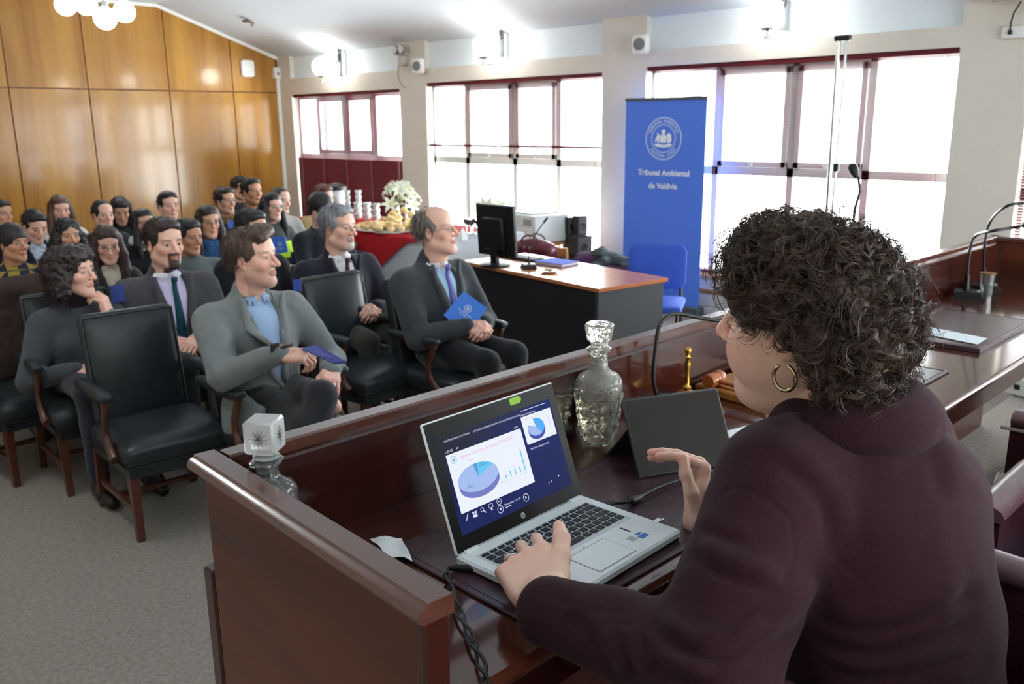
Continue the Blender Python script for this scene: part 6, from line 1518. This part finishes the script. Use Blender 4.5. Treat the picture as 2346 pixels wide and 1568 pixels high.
# ---- back rows
M_PLAID = mat('plaid_cloth', (36, 38, 62), .9)
n_ = M_PLAID.node_tree; tc_n = n_.nodes.new('ShaderNodeTexCoord'); ck_ = n_.nodes.new('ShaderNodeTexChecker'); ck_.inputs['Scale'].default_value = 16; ck_.inputs['Color1'].default_value = lin((34, 36, 62)); ck_.inputs['Color2'].default_value = lin((150, 128, 48))
n_.links.new(tc_n.outputs['Object'], ck_.inputs['Vector']); n_.links.new(ck_.outputs['Color'], n_.nodes['Principled BSDF'].inputs['Base Color'])
BK = (24, 21, 22)
back = [
 ((3, 492), 60, 0, 64, 'dark-haired person cut off by the left edge of the picture', (30, 32, 40), ('short', BK), 'mid', False, {}),
 ((30, 560), 56, 2, 84, 'boy with a dark fringe in a yellow and navy plaid shirt', M_PLAID, ('fringe', BK), 'tan', False, {}),
 ((80, 520), 30, -18, 74, 'dark-haired man in a navy jacket looking down', (30, 32, 46), ('short', BK), 'light', False, dict(shirt=(190, 200, 220), vdepth=.14)),
 ((138, 482), 14, -4, 64, 'woman with long brown hair in a white jumper by the wooden wall', (214, 212, 206), ('long', (64, 44, 36)), 'light', True, {}),
 ((155, 542), 26, 0, 76, 'woman with thick dark wavy hair in a dark jacket behind the curly-haired woman', (36, 38, 46), ('wavy', BK), 'mid', True, {}),
 ((237, 494), 30, 0, 60, 'woman with tied-back dark hair in a dark jacket by the wooden wall', (34, 36, 42), ('tied', BK), 'light', True, dict(depth_=7.1)),
 ((276, 484), 10, -20, 62, 'woman with long black hair looking down by the wooden wall', (34, 34, 40), ('straight', BK), 'mid', True, dict(depth_=8.1)),
 ((246, 562), 8, -10, 86, 'woman in glasses with very long brown hair between the curly-haired woman and the bearded man', (48, 40, 40), ('long', (44, 32, 30)), 'light', True, dict(specs=(60, 50, 50), shirt=(186, 176, 160), vdepth=.16)),
 ((329, 515), 28, 4, 64, 'woman with long dark hair and a white hood over a black jacket', (30, 32, 36), ('straight', BK), 'mid', True, dict(extra=lambda t, c: scarf(t, c, (226, 224, 218), .04, 'white_hood'))),
 ((387, 474), 24, 4, 66, 'boy with short black hair in a charcoal hooded top by the wooden wall', (56, 58, 62), ('short', BK), 'light', False, dict(extra=lambda t, c: scarf(t, c, (60, 62, 66), .032, 'hood'))),
 ((477, 510), 24, -2, 74, 'woman in glasses with long dark hair and a blue jacket', (38, 74, 116), ('long', (34, 26, 26)), 'mid', True, dict(specs=(40, 40, 46), extra=lambda t, c: scarf(t, c, (44, 82, 126), .036, 'hood'))),
 ((516, 462), 44, 2, 62, 'boy in glasses with a brown scarf', (52, 52, 50), ('short', BK), 'mid', False, dict(specs=(190, 196, 205), extra=lambda t, c: scarf(t, c, (112, 84, 38)))),
 ((551, 433), 44, 0, 54, 'short-haired boy half hidden behind the man in a navy jumper', (34, 36, 40), ('short', BK), 'mid', False, dict(depth_=9.7)),
 ((577, 441), 44, 4, 62, 'man with short hair in a navy jumper at the back by the corner', (30, 36, 56), ('short', BK), 'tan', False, dict(depth_=8.75)),
 ((623, 476), 40, 2, 64, 'woman with long black hair in a grey and neon-yellow vest', (78, 82, 84), ('long', BK), 'light', True, dict(specs=(150, 130, 120), extra=lambda t, c: shell(t, c, 'neon_panel', c['zs']-.2, c['zs']-.06, mat('neon_cloth', (190, 236, 40), .7), .012))),
 ((643, 461), 55, -4, 58, 'dark-haired woman in a pale grey jumper behind the neon vest', (150, 148, 146), ('tied', (40, 34, 32)), 'light', True, dict(depth_=8.1)),
 ((741, 455), 52, -4, 60, 'boy with reddish-brown hair in a tan jacket by the burgundy blind', (176, 152, 104), ('short', (66, 36, 28)), 'light', False, dict(depth_=8.7)),
 ((736, 482), 56, -2, 72, 'boy with dark hair in a black jacket behind the man in the navy coat', (38, 40, 46), ('fringe', BK), 'light', False, {}),
]
M_STK = mat('stacking_chair_blue', (40, 52, 92), .8)
def back_chair():
    t = thing('stacking_chair', 'dark blue stacking chair in the back rows', 'chair', (0, 0, 0), 0, 'stacking chairs in the back rows')
    soft_box(MB(), (0, .0, .425), (.22, .21, .025), 5, .006, .02).build('seat', M_STK, t, smooth=180)
    soft_box(MB(), (0, 0, .15), (.21, .02, .15), 5, .006, .018, rotx(R(10)), (0, -.22, .52)).build('backrest', M_STK, t, smooth=180)
    for s_ in (-1, 1):
        MB().tube([(s_*.2, .19, 0), (s_*.2, .18, .4), (s_*.2, -.19, .4), (s_*.19, -.23, .55), (s_*.18, -.245, .68)], .011, 6).build('side_frame', M_BLKM, t, smooth=60)
        MB().tube([(s_*.2, -.16, .39), (s_*.2, -.23, 0)], .011, 6).build('leg', M_BLKM, t)
    return t
bc0 = None
def back_chair_for(t, who):
    global bc0
    i = PINFO[t.name]; p = i['loc']+i['Rz'] @ V(0, .06, 0); lab = 'dark blue stacking chair under the '+who
    if bc0 is None: bc0 = back_chair(); bc0.location = (p[0], p[1], 0); bc0.rotation_euler = (0, 0, i['yaw']); bc0['label'] = lab
    else: copy_tree(bc0, (p[0], p[1], 0), i['yaw'], lab)
back_chair_for(ps, 'man in a black jacket behind the duffle coat'); back_chair_for(pl_, 'boy in a grey jacket behind the bearded man')
for hp, look, pit, hh_, lab, top_c, hr, skn, fm_, kw in back:
    t = person(hp, None, look, pit, lab, G2, top_c, hr, skn, fm_, hh_, (34, 38, 52), detail=1, **kw)
    w_ = lab.split(); back_chair_for(t, ' '.join(w_[:7]).rstrip(','))
    if 'neon' in lab and 'grey and' in lab: pq = t
    if 'reddish' in lab: pv = t
    if 'brown scarf' in lab: pn = t
d_ = PINFO[pq.name]['d']-.32
folder([atd(622, 543, d_), atd(652, 541, d_-.05), atd(660, 577, d_-.08), atd(630, 584, d_)], 'bright blue folder held up by the woman in the neon vest', (70, 130, 232), emblem=atd(641, 560, d_-.05))
d_ = PINFO[pn.name]['d']-.3
folder([atd(521, 506, d_), atd(545, 502, d_), atd(546, 520, d_-.05), atd(523, 524, d_-.05)], 'blue folder on the lap of the boy with the brown scarf', (60, 96, 200))
d_ = PINFO[pu.name]['d']+.25
folder([atd(250, 655, d_), atd(283, 652, d_), atd(287, 690, d_-.1), atd(258, 694, d_-.1)], 'dark blue folder beside the curly-haired woman', (34, 54, 130))
d_ = PINFO[px_.name]['d']-.5
folder([atd(671, 641, d_), atd(689, 640, d_), atd(690, 668, d_), atd(672, 668, d_)], 'dark blue folder showing beside the shoulder of the duffle-coat man', (40, 70, 160))
# ---- coat over the chair at the left edge
cx_ = onz(56, 690, .90); place_chair(cx_[0]-.05, cx_[1]-.05, PI+R(6), 'black leather armchair covered by a brown coat at the left edge')
zc = .0
pr = [B((0, -.26, .70), (.27, .05, .27), rotx(R(10)), .05, .0), C((-.25, -.3, .93), (.25, -.3, .93), .06, None, .05), C((.24, -.25, .9), (.33, -.05, .52), .075, .06, .05), C((.33, -.05, .52), (.33, .0, .15), .06, .06, .04), C((-.24, -.25, .9), (-.33, -.1, .5), .075, .06, .05), B((.05, -.36, .45), (.28, .05, .33), None, .04, .05)]
v, q = sdf_mesh(pr, .014); v = v+grad_normals(v, q)*(.012*vnoise(v*V(14, 14, 7), 6)+.006*vnoise(v*30, 2))[:, None]
o = quad_mesh('draped_coat', v, q, mat('brown_coat', (66, 50, 42), .9, bump=(120, .6), var=((50, 38, 34), 6))); o.location = (cx_[0]-.05, cx_[1]-.05, 0); o.rotation_euler = (0, 0, PI+R(6))
tag(o, 'brown coat draped over the back of an armchair at the left edge', 'coat')
# ================================================================ the speaker at the bench
wl = V(1.22, .42, DAIS)
sp_root = thing('person', 'curly-haired woman in a plum wool jacket sitting at the laptop', 'person', wl)
W_H = V(1.177, .592, 1.519); W_S = 1.056; W_M = rotz(R(8.3)) @ rotx(R(-1.6)) @ roty(R(-7.9))
def hw(p): return W_M @ (np.asarray(p, float)*W_S)+W_H
SKN = (232, 190, 170)
pr = head_prims(True)+[E((s*.046, .05, -.045), (.026, .034, .036), None, .03) for s in (-1, 1)]+[E((0, .05, -.112), (.036, .036, .022), None, .03), E((0, .02, -.105), (.045, .05, .03), None, .03)]
v, q = sdf_mesh(pr, .0028, bounds=(V(-1, -1, -.15), V(1, 1, 1))); v = smooth_v(v, q, 2, .4)
col = head_colours(v, SKN, (50, 38, 34), True, None, True, (196, 120, 116))
hv_ = (v*W_S) @ W_M.T+W_H
sk = lin3(SKN)
W_NB = V(1.205, .520, 1.385)
LS, RS = V(1.045, .548, 1.315), V(1.375, .512, 1.30)
LW = onz(1243, 1392, 1.128); LW = V(.832, .772, 1.128)
RW = onz(1600, 1172, 1.105)
LE = atd(1640, 1545, 1.09); RE = ik(RS, RW, .29, .25, V(.7, -.4, -.7))
nk, nq = sdf_mesh([C(hw((0, -.024, -.08)), W_NB+V(0, 0, -.05), .056*W_S, .066), C(hw((0, .01, -.1)), W_NB+V(-.01, .06, -.07), .045, .05, .03)], .006)
ext = [(nk, nq, np.tile(sk*V(.97, .93, .92), (len(nk), 1)))]
# left hand closed over the edge of the laptop, thumb laid on the keys
cl = [[.22, 1.2, .7], [.3, 1.25, .7], [.42, 1.25, .7], [.5, 1.15, .7]]
gv, gq, tips = hand_mesh('speaker_left', cl, (.10, .02, -.07, -.16), ((.022, .016, -.004), (.047, .050, .002), (.062, .080, .006), (.070, .108, .008)), .0021, .035, 1.1)
LF = frame(V(.44, .88, .05), V(-.5, -.22, .84)); HS = 1.08; LH = V(.836, .782, 1.142)
ext.append(((gv*HS) @ LF.T+LH, gq, hand_colours(gv, tips, SKN)))
cr = [[1.15, .22, .15], [1.2, .2, .15], [1.25, .25, .18], [1.05, .5, .25]]
gv, gq, tips = hand_mesh('speaker_right', cr, (.05, .0, -.04, -.16), ((.022, .016, -.008), (.040, .048, -.028), (.040, .080, -.038), (.036, .106, -.040)), .0024, .02, 1.)
gv = gv.copy(); gv[:, 0] *= -1
RF = frame(V(.14, .16, .97), V(.78, -.55, .1))
ext.append(((gv*.98) @ RF.T+RW, gq[:, ::-1], hand_colours(gv*V(-1, 1, 1), tips, SKN)))
inner = [C(W_NB+V(0, 0, -.05), V(1.22, .38, .95), .06, .09, .02), C(LS, RS, .035, None, .02), C(LS, LE, .036, .03, .01), C(LE, LH, .03, .024, .01), C(RS, RE, .036, .03, .01), C(RE, RW, .03, .026, .01), C(V(1.15, .4, .9), V(1.12, .74, .86), .05, .04, .02), C(V(1.29, .4, .9), V(1.32, .74, .86), .05, .04, .02)]
iv, iq = sdf_mesh(inner, .02); ext.append((iv, iq, np.tile(sk, (len(iv), 1))))
M_SKINW = attr_mat('speaker_skin', .45, bump=(240, .12), sss=.12)
quad_mesh('body', hv_, q, M_SKINW, sp_root, wl, col, ext)
# jacket
def WJ():
    fwd = unit(V(.12, .98, 0)); rgt = V(fwd[1], -fwd[0], 0); Mj = np.array([rgt, fwd, V(0, 0, 1)]).T
    P = [E((1.135, .385, .93), (.175, .16, .16), Mj, .0), E((1.155, .415, 1.10), (.172, .14, .17), Mj, .06), E((1.19, .465, 1.21), (.178, .13, .15), Mj, .06),
         C(LS*.82+RS*.18, LS*.18+RS*.82, .078, .078, .06), C(LS*.8+RS*.2, W_NB+V(0, -.01, -.03), .066, .060, .05), C(RS*.8+LS*.2, W_NB+V(0, -.01, -.03), .066, .060, .05),
         E((1.215, .43, 1.27), (.15, .085, .10), Mj, .05),
         C(LS, LS*.35+LE*.65, .083, .078, .05), C(LS*.35+LE*.65, LE, .078, .073, .03), C(LE, LE*.45+LW*.55, .073, .058, .035), C(LE*.45+LW*.55, V(.817, .752, 1.132), .058, .051, .02),
         C(RS, RE, .083, .068, .05), C(RE, RE*.4+RW*.6, .068, .052, .03), C(RE*.4+RW*.6, RW-unit(RW-RE)*.02, .052, .044, .02),
         E((1.17, .56, 1.19), (.09, .07, .09), None, .05), E((1.31, .55, 1.19), (.09, .07, .09), None, .05)]
    return P
jp = WJ()
v, q = sdf_mesh(jp, .0053)
def px_of(v):
    c = (v-CP) @ CM.T; return np.stack([IW/2+FPX*c[:, 0]/c[:, 2], IH/2-FPX*c[:, 1]/c[:, 2]], 1)
n = grad_normals(v, q); toc = CP-v; toc /= np.linalg.norm(toc, axis=1)[:, None]; facing_ = np.clip((n*toc).sum(1)*4, 0, 1); uvp = px_of(v)
def side_dist(P, line):
    """signed distance of pixels to a polyline (+ on the left-hand side walking along it) and the fall-off at its ends"""
    best = np.full(len(P), 1e9); sg = np.zeros(len(P)); tt = np.zeros(len(P)); m = len(line)-1
    for i in range(m):
        a, b = np.array(line[i], float), np.array(line[i+1], float); d = b-a; L_ = d @ d; t = ((P-a) @ d)/L_; tc_ = np.clip(t, 0, 1); r = P-a-tc_[:, None]*d; ds = np.hypot(r[:, 0], r[:, 1]); s_ = np.sign(d[0]*(P[:, 1]-a[1])-d[1]*(P[:, 0]-a[0])); k = ds < best
        best[k] = ds[k]; sg[k] = s_[k]; tt[k] = ((i+tc_)/m)[k]
    return best*sg, np.clip(np.minimum(tt, 1-tt)*5, 0, 1)
def smooth_line(l, n_=4):
    l = np.array(l, float); out = []
    for i in range(len(l)-1):
        a, b, c, d = l[max(i-1, 0)], l[i], l[i+1], l[min(i+2, len(l)-1)]
        for t in np.linspace(0, 1, n_, endpoint=False): out.append(.5*((2*b)+(c-a)*t+(2*a-5*b+4*c-d)*t*t+(3*b-a-3*c+d)*t**3))
    return out+[l[-1]]
FOLDS = [  # line in photo pixels (mapped onto the cloth), width px, height m : the cloth rises on the first side and dips on the other
 ([(1594, 1250), (1634, 1294), (1711, 1326), (1790, 1345)], 20, .010), ([(1600, 1190), (1650, 1225), (1720, 1240)], 16, .004),
 ([(1505, 1410), (1540, 1462), (1600, 1490), (1680, 1480), (1760, 1435)], 20, .011), ([(1470, 1440), (1500, 1505), (1560, 1548), (1640, 1555)], 18, .010), ([(1420, 1440), (1436, 1490), (1466, 1545)], 16, .008), ([(1370, 1440), (1390, 1500), (1420, 1550)], 18, .006),
 ([(1690, 1500), (1780, 1455), (1850, 1400), (1890, 1330)], 24, .009),
 ([(1870, 1402), (1966, 1436), (2068, 1420), (2170, 1380), (2236, 1325)], 24, .012), ([(1860, 1446), (1966, 1488), (2068, 1476), (2170, 1436), (2238, 1392)], 24, .012), ([(1880, 1520), (1980, 1545), (2100, 1530), (2220, 1480)], 22, .008),
 ([(1742, 1041), (1813, 1066), (1864, 1112), (1900, 1168), (1912, 1260)], 22, .006), ([(2085, 930), (2120, 992), (2150, 1060), (2175, 1150)], 26, .005), ([(1960, 1090), (2040, 1080), (2110, 1030)], 30, .004), ([(1290, 1400), (1350, 1440), (1370, 1500)], 22, .006)]
SEAMS = [[(1650, 1140), (1670, 1122), (1706, 1117), (1762, 1148), (1808, 1194), (1818, 1250), (1818, 1280)], [(1818, 1280), (1782, 1347), (1711, 1408), (1640, 1490)], [(1910, 1270), (1960, 1322), (2017, 1372)], [(1221, 1367), (1303, 1382), (1354, 1403), (1436, 1403)], [(1780, 985), (1860, 960), (1928, 938), (1999, 910), (2060, 872)], [(2040, 1400), (2060, 1480), (2068, 1560)]]
dsp = np.zeros(len(v))
for line, wd, am in FOLDS:
    d_, e_ = side_dist(uvp, smooth_line(line)); u = d_/wd
    u = u/1.35; dsp += .92*am*e_*(np.exp(-((u+.9))**2)-.9*np.exp(-((u-.4)/.6)**2))
for line in SEAMS:
    d_, e_ = side_dist(uvp, smooth_line(line)); dsp += -.0026*np.clip(e_*3, 0, 1)*np.exp(-(d_/5.)**2)
d_, e_ = side_dist(uvp, smooth_line(SEAMS[4])); dsp += .006*np.clip(e_*3, 0, 1)*(np.exp(-((d_+30)/28)**2))
dsp *= facing_
soft = .0035*vnoise(v*V(11, 11, 8), 21)+.0016*vnoise(v*V(26, 26, 22), 22)
v = v+n*(dsp+soft)[:, None]; v = smooth_v(v, q, 1, .35)
M_JACK = mat('plum_wool', (42, 21, 28), .92, spec=.15, sheen=.05, var=((57, 32, 39), 700), bump=(900, .3, 2))
quad_mesh('jacket', v, q, M_JACK, sp_root, wl)
# turned collar standing round the neck
cp_ = []
for k in range(15):
    a = R(205+(k*(310/14))); cp_.append(W_NB+V(.086*math.cos(a+R(10)), .074*math.sin(a+R(10))-.005, .012-.03*math.sin(a)*-.0))
pts_c = [W_NB+V(.084*math.cos(R(a)), .078*math.sin(R(a))-.006, .02 if 180 < a < 360 else .0) for a in range(120, 421, 6)]
prc = []
for a, b in zip(pts_c[:-1], pts_c[1:]): prc += [C(a+V(0, 0, .004), b+V(0, 0, .004), .017, None, .02), C(a+(a-W_NB)*V(.16, .16, 0)-V(0, 0, .018), b+(b-W_NB)*V(.16, .16, 0)-V(0, 0, .018), .019, None, .025)]
cv, cq = sdf_mesh(prc, .0048); quad_mesh('jacket_collar', cv, cq, M_JACK, sp_root, wl)
# skirt and shoes below the desk
lg = [E((1.23, .38, .84), (.2, .18, .1), None, .0)]
for x in (1.14, 1.32): lg += [C((x, .4, .85), (x, .74, .84), .085, .07, .04), C((x, .74, .84), (x, .76, DAIS+.1), .062, .046, .03)]
lv, lq = sdf_mesh(lg, .014); quad_mesh('trousers', lv, lq, fabric((32, 30, 36)), sp_root, wl)
for x in (1.14, 1.32):
    v2, q2 = sdf_mesh([C((x, .75, DAIS+.06), (x, .78, DAIS+.05), .045, .045), C((x, .78, DAIS+.045), (x, .93, DAIS+.03), .043, .03)], .012); v2[:, 2] = np.maximum(v2[:, 2], DAIS+.002); quad_mesh('shoe', v2, q2, mat('shoe_leather', (24, 20, 18), .4), sp_root, wl)
# hair: dark volume plus ringlets
hp_ = [E((0, -.022, .04), (.104, .124, .104), None, .0), E((0, .03, .085), (.085, .075, .06), None, .04), E((0, -.08, -.025), (.098, .072, .082), None, .04), E((.07, -.03, -.01), (.055, .08, .085), None, .04), E((-.070, -.06, .005), (.05, .068, .072), None, .04), E((-.068, .035, .05), (.034, .045, .045), None, .03), E((.068, .035, .05), (.034, .045, .045), None, .03),
       E((0, .13, -.025), (.07, .085, .105), None, .012, 's'), E((-.085, .035, -.07), (.06, .068, .072), None, .012, 's'), E((.085, .03, -.075), (.045, .05, .055), None, .012, 's')]
v, q = sdf_mesh(hp_, .0045); n = grad_normals(v, q); v0, n0 = v.copy(), n.copy()
v = v+n*(.010*vnoise(v*48, 3)+.006*vnoise(v*95, 4)-.012)[:, None]
def ringlets(v, n, count, rng_, rad, turns, length, tube, nst, npt, jit, outw=.55):
    ids = rng_.integers(0, len(v), count); VV = []; QQ = []; off = 0
    P = v[ids]-n[ids]*.012; N = n[ids]
    T = rng_.normal(0, 1, (count, 3))+V(0, -.35, -.55); T -= N*(T*N).sum(1)[:, None]*1.; T /= np.linalg.norm(T, axis=1)[:, None]
    A = T*(1-outw)+N*outw*rng_.uniform(.2, 1., count)[:, None]; A /= np.linalg.norm(A, axis=1)[:, None]
    U = np.cross(A, rng_.normal(0, 1, (count, 3))); U /= np.linalg.norm(U, axis=1)[:, None]; W_ = np.cross(A, U)
    rr = rng_.uniform(*rad, count); tn = rng_.uniform(*turns, count)*rng_.choice([-1, 1], count); ln = rng_.uniform(*length, count); ph = rng_.random(count)*6.28
    t = np.linspace(0, 1, npt)
    for k in range(nst):
        dr = rng_.normal(0, jit, count); dp = rng_.normal(0, .12, count); so = rng_.normal(0, jit*1.2, (count, 3))
        R_ = (rr+dr)[:, None]*(.35+.65*np.sin(np.clip(t*1.25, 0, 1)*PI/2))[None]; ang = ph[:, None]+dp[:, None]+2*PI*tn[:, None]*t[None]
        X = P[:, None]+so[:, None]+A[:, None]*(ln[:, None]*t[None])[..., None]+U[:, None]*(R_*np.cos(ang))[..., None]+W_[:, None]*(R_*np.sin(ang))[..., None]
        X[:, :, 2] -= (.012*t**2)[None]
        if k == 0: bad = (((X[..., 1] > -.035) & (X[..., 2] < -.012)) | ((X[..., 1] > .045) & (X[..., 2] < .05) & (np.abs(X[..., 0]) < .09)) | (X[..., 2] < -.125)).any(1); good = np.where(~bad)[0]
        tg = np.gradient(X, axis=1); tg /= np.maximum(np.linalg.norm(tg, axis=2), 1e-9)[..., None]
        s1 = np.cross(tg, A[:, None]+.01); s1 /= np.maximum(np.linalg.norm(s1, axis=2), 1e-9)[..., None]; s2 = np.cross(tg, s1)
        w_ = (tube*(1-.75*t**2))[None, :, None]
        ring = np.stack([X+w_*(s1*math.cos(2.094*m_)+s2*math.sin(2.094*m_)) for m_ in range(3)], 2)     # count,npt,3,3
        ring = ring[good]; cg = len(good)
        VV.append(ring.reshape(-1, 3)); base = (np.arange(cg)[:, None, None]*npt+np.arange(npt-1)[None, :, None])*3
        m_ = np.arange(3)[None, None]; a = base+m_; b = base+(m_+1) % 3
        QQ.append(np.stack([a, b, b+3, a+3], -1).reshape(-1, 4)+off); off += cg*npt*3
    return np.vstack(VV), np.vstack(QQ)
hr = np.random.default_rng(5)
okk = (v0[:, 1] < .075)
e1 = ringlets(v0[okk], n0[okk], 1050, hr, (.009, .017), (.9, 1.7), (.014, .04), .00072, 5, 20, .0015, .5)
front = (v0[:, 1] > .035) & (v0[:, 2] > .02) & (n0[:, 1] > -.2)
e2 = ringlets(v0[front], n0[front], 150, hr, (.007, .013), (1.2, 2.2), (.018, .042), .0006, 3, 28, .0012, .7)
e3 = ringlets(v0[okk & (v0[:, 2] > -.02)], n0[okk & (v0[:, 2] > -.02)], 170, hr, (.008, .02), (.5, 1.4), (.03, .065), .00032, 1, 26, .001, .95)
tow = lambda p: (p*W_S) @ W_M.T+W_H
M_CURL = mat('dark_curls', (48, 38, 33), .36, spec=.5, var=((88, 70, 58), 30))
quad_mesh('hair', tow(v), q, M_CURL, sp_root, wl, None, [(tow(a), b, None) for a, b in (e1, e2, e3)])
# loose locks on the temple
mb = MB()
for (cx, cy, r_, tn, d0) in ((1675, 650, 20, 2.5, 1.245), (1684, 622, 16, 2, 1.245), (1706, 742, 14, 1.4, 1.195), (1668, 690, 10, 1.2, 1.24)):
    pts = [atd(cx+r_*(1-.25*t)*math.cos(2*PI*tn*t+1)+4*t, cy-18+36*t+r_*.8*math.sin(2*PI*tn*t+1), d0-.01*math.cos(2*PI*tn*t)) for t in np.linspace(0, 1, 40)]; mb.tube(pts, .0005, 4)
tag(mb.build('loose_locks', M_CURL, sp_root, rel=wl), kind='stuff')
# earring and ring
M_GOLD = mat('gold', (206, 186, 150), .2, 1.)
ec = atd(1797, 866, depth(hw((-.08, -.005, -.04)))-.012); ea = unit(CM[0]*.8+CM[2]*.6); eu = unit(CM[0]*.7-CM[2]*.72)
MB().tube([ec+eu*.0165*math.cos(a)+V(0, 0, 1)*.0185*math.sin(a)-CM[0]*.003*math.sin(a) for a in np.linspace(R(110), R(430), 26)], [.002]+[.003]*24+[.002], 10).build('earring', M_GOLD, sp_root, rel=wl, smooth=180)
rp = finger_pts((-.0095*1.1, .090, .001), FL[2], cl[2], -.07); rc = rp[0]*.45+rp[1]*.55; rd_ = unit(rp[1]-rp[0]); u3 = unit(np.cross(rd_, V(1, 0, .1))); w3 = np.cross(rd_, u3)
MB().tube([LF @ ((rc+(u3*math.cos(a)+w3*math.sin(a))*.0102)*HS)+LH for a in np.linspace(0, 2*PI, 21)[:-1]], .0014, 6, closed=True, ).build('finger_ring', M_CHROME, sp_root, rel=wl, smooth=180)
# ---- leather tub chairs behind the bench
M_TUB = mat('oxblood_leather', (58, 22, 30), .3, bump=(200, .2, 4), var=((46, 16, 24), 6)); M_TUBT = mat('oxblood_roll_sheen', (92, 66, 72), .3, bump=(160, .15))  # arm roll paler than the shell: mauve reflections put into its colour
def tub_chair(x, y, rz, label, dh=0.):
    t = thing('tub_chair', label, 'chair', (x, y, DAIS), rz, 'oxblood leather tub chairs')
    path = []; hw_ = .29
    for yy in np.linspace(.26, -.08, 6): path.append((hw_, yy))
    for a in np.linspace(0, PI, 17)[1:-1]: path.append((hw_*math.cos(a), -.08-.24*math.sin(a)))
    for yy in np.linspace(-.08, .26, 6): path.append((-hw_, yy))
    path = np.array(path); m = len(path); s_ = np.linspace(-1, 1, m); hgt = .655+dh+.18*np.exp(-(s_/.33)**4)
    tg = np.gradient(path, axis=0); tg /= np.linalg.norm(tg, axis=1)[:, None]; nn = np.stack([-tg[:, 1], tg[:, 0]], 1)*.032
    vs_ = []
    for i in range(m):
        o, a = path[i]-nn[i]*-1, path[i]+nn[i]*-1
        vs_ += [(o[0], o[1], .16), (o[0], o[1], hgt[i]), (a[0], a[1], hgt[i]), (a[0], a[1], .16)]
    fs_ = []
    for i in range(m-1):
        b = 4*i
        for k in range(4): fs_.append((b+k, b+(k+1) % 4, b+4+(k+1) % 4, b+4+k))
    fs_ += [(0, 1, 2, 3), (4*m-1, 4*m-2, 4*m-3, 4*m-4)]
    MB().add(vs_, fs_).build('shell', M_TUB, t, smooth=40)
    MB().tube([(p[0], p[1], h_+.012) for p, h_ in zip(path, hgt)], .04, 10, flat=.6).build('arm_roll', M_TUBT, t, smooth=60)
    MB().tube([(p[0]*1.13, p[1]*1.1-.004, h_-.012) for p, h_ in zip(path, hgt)], .005, 6).build('piping', mat('chair_piping', (150, 140, 140), .25), t, smooth=60)
    soft_box(MB(), (0, .0, .38), (.25, .26, .065), 8, .02, .04).build('seat', mat('seat_tweed', (96, 120, 140), .95, bump=(200, .8), var=((70, 92, 112), 160)), t, smooth=180)
    MB().lathe([(.03, .06), (.03, .31)], 12).build('column', M_BLKM, t)
    for k in range(5):
        a = 2*PI*k/5; MB().tube([(0, 0, .1), (.28*math.cos(a), .28*math.sin(a), .055)], [.025, .014], 8).build('foot', M_BLKM, t); MB().ball((.28*math.cos(a), .28*math.sin(a), .026), .026, 10, 8).build('castor', M_BLACK, t, smooth=180)
    return t
tub_chair(1.215, .33, R(-3), 'oxblood leather tub chair the speaker sits in', .10)
tub_chair(2.2, .235, R(90), 'oxblood leather tub chair beside the speaker, its curved arm showing')
tub_chair(2.97, .42, R(0), 'oxblood leather tub chair at the right edge, farthest from the speaker')
q_ = [onz(2270, 1130, DAIS+.01), onz(2285, 1085, DAIS+.01), onz(2320, 1070, DAIS+.01), onz(2360, 1040, DAIS+.01)]
cord('floor_cable', q_, .006, 'black cable lying on the carpet behind the bench')
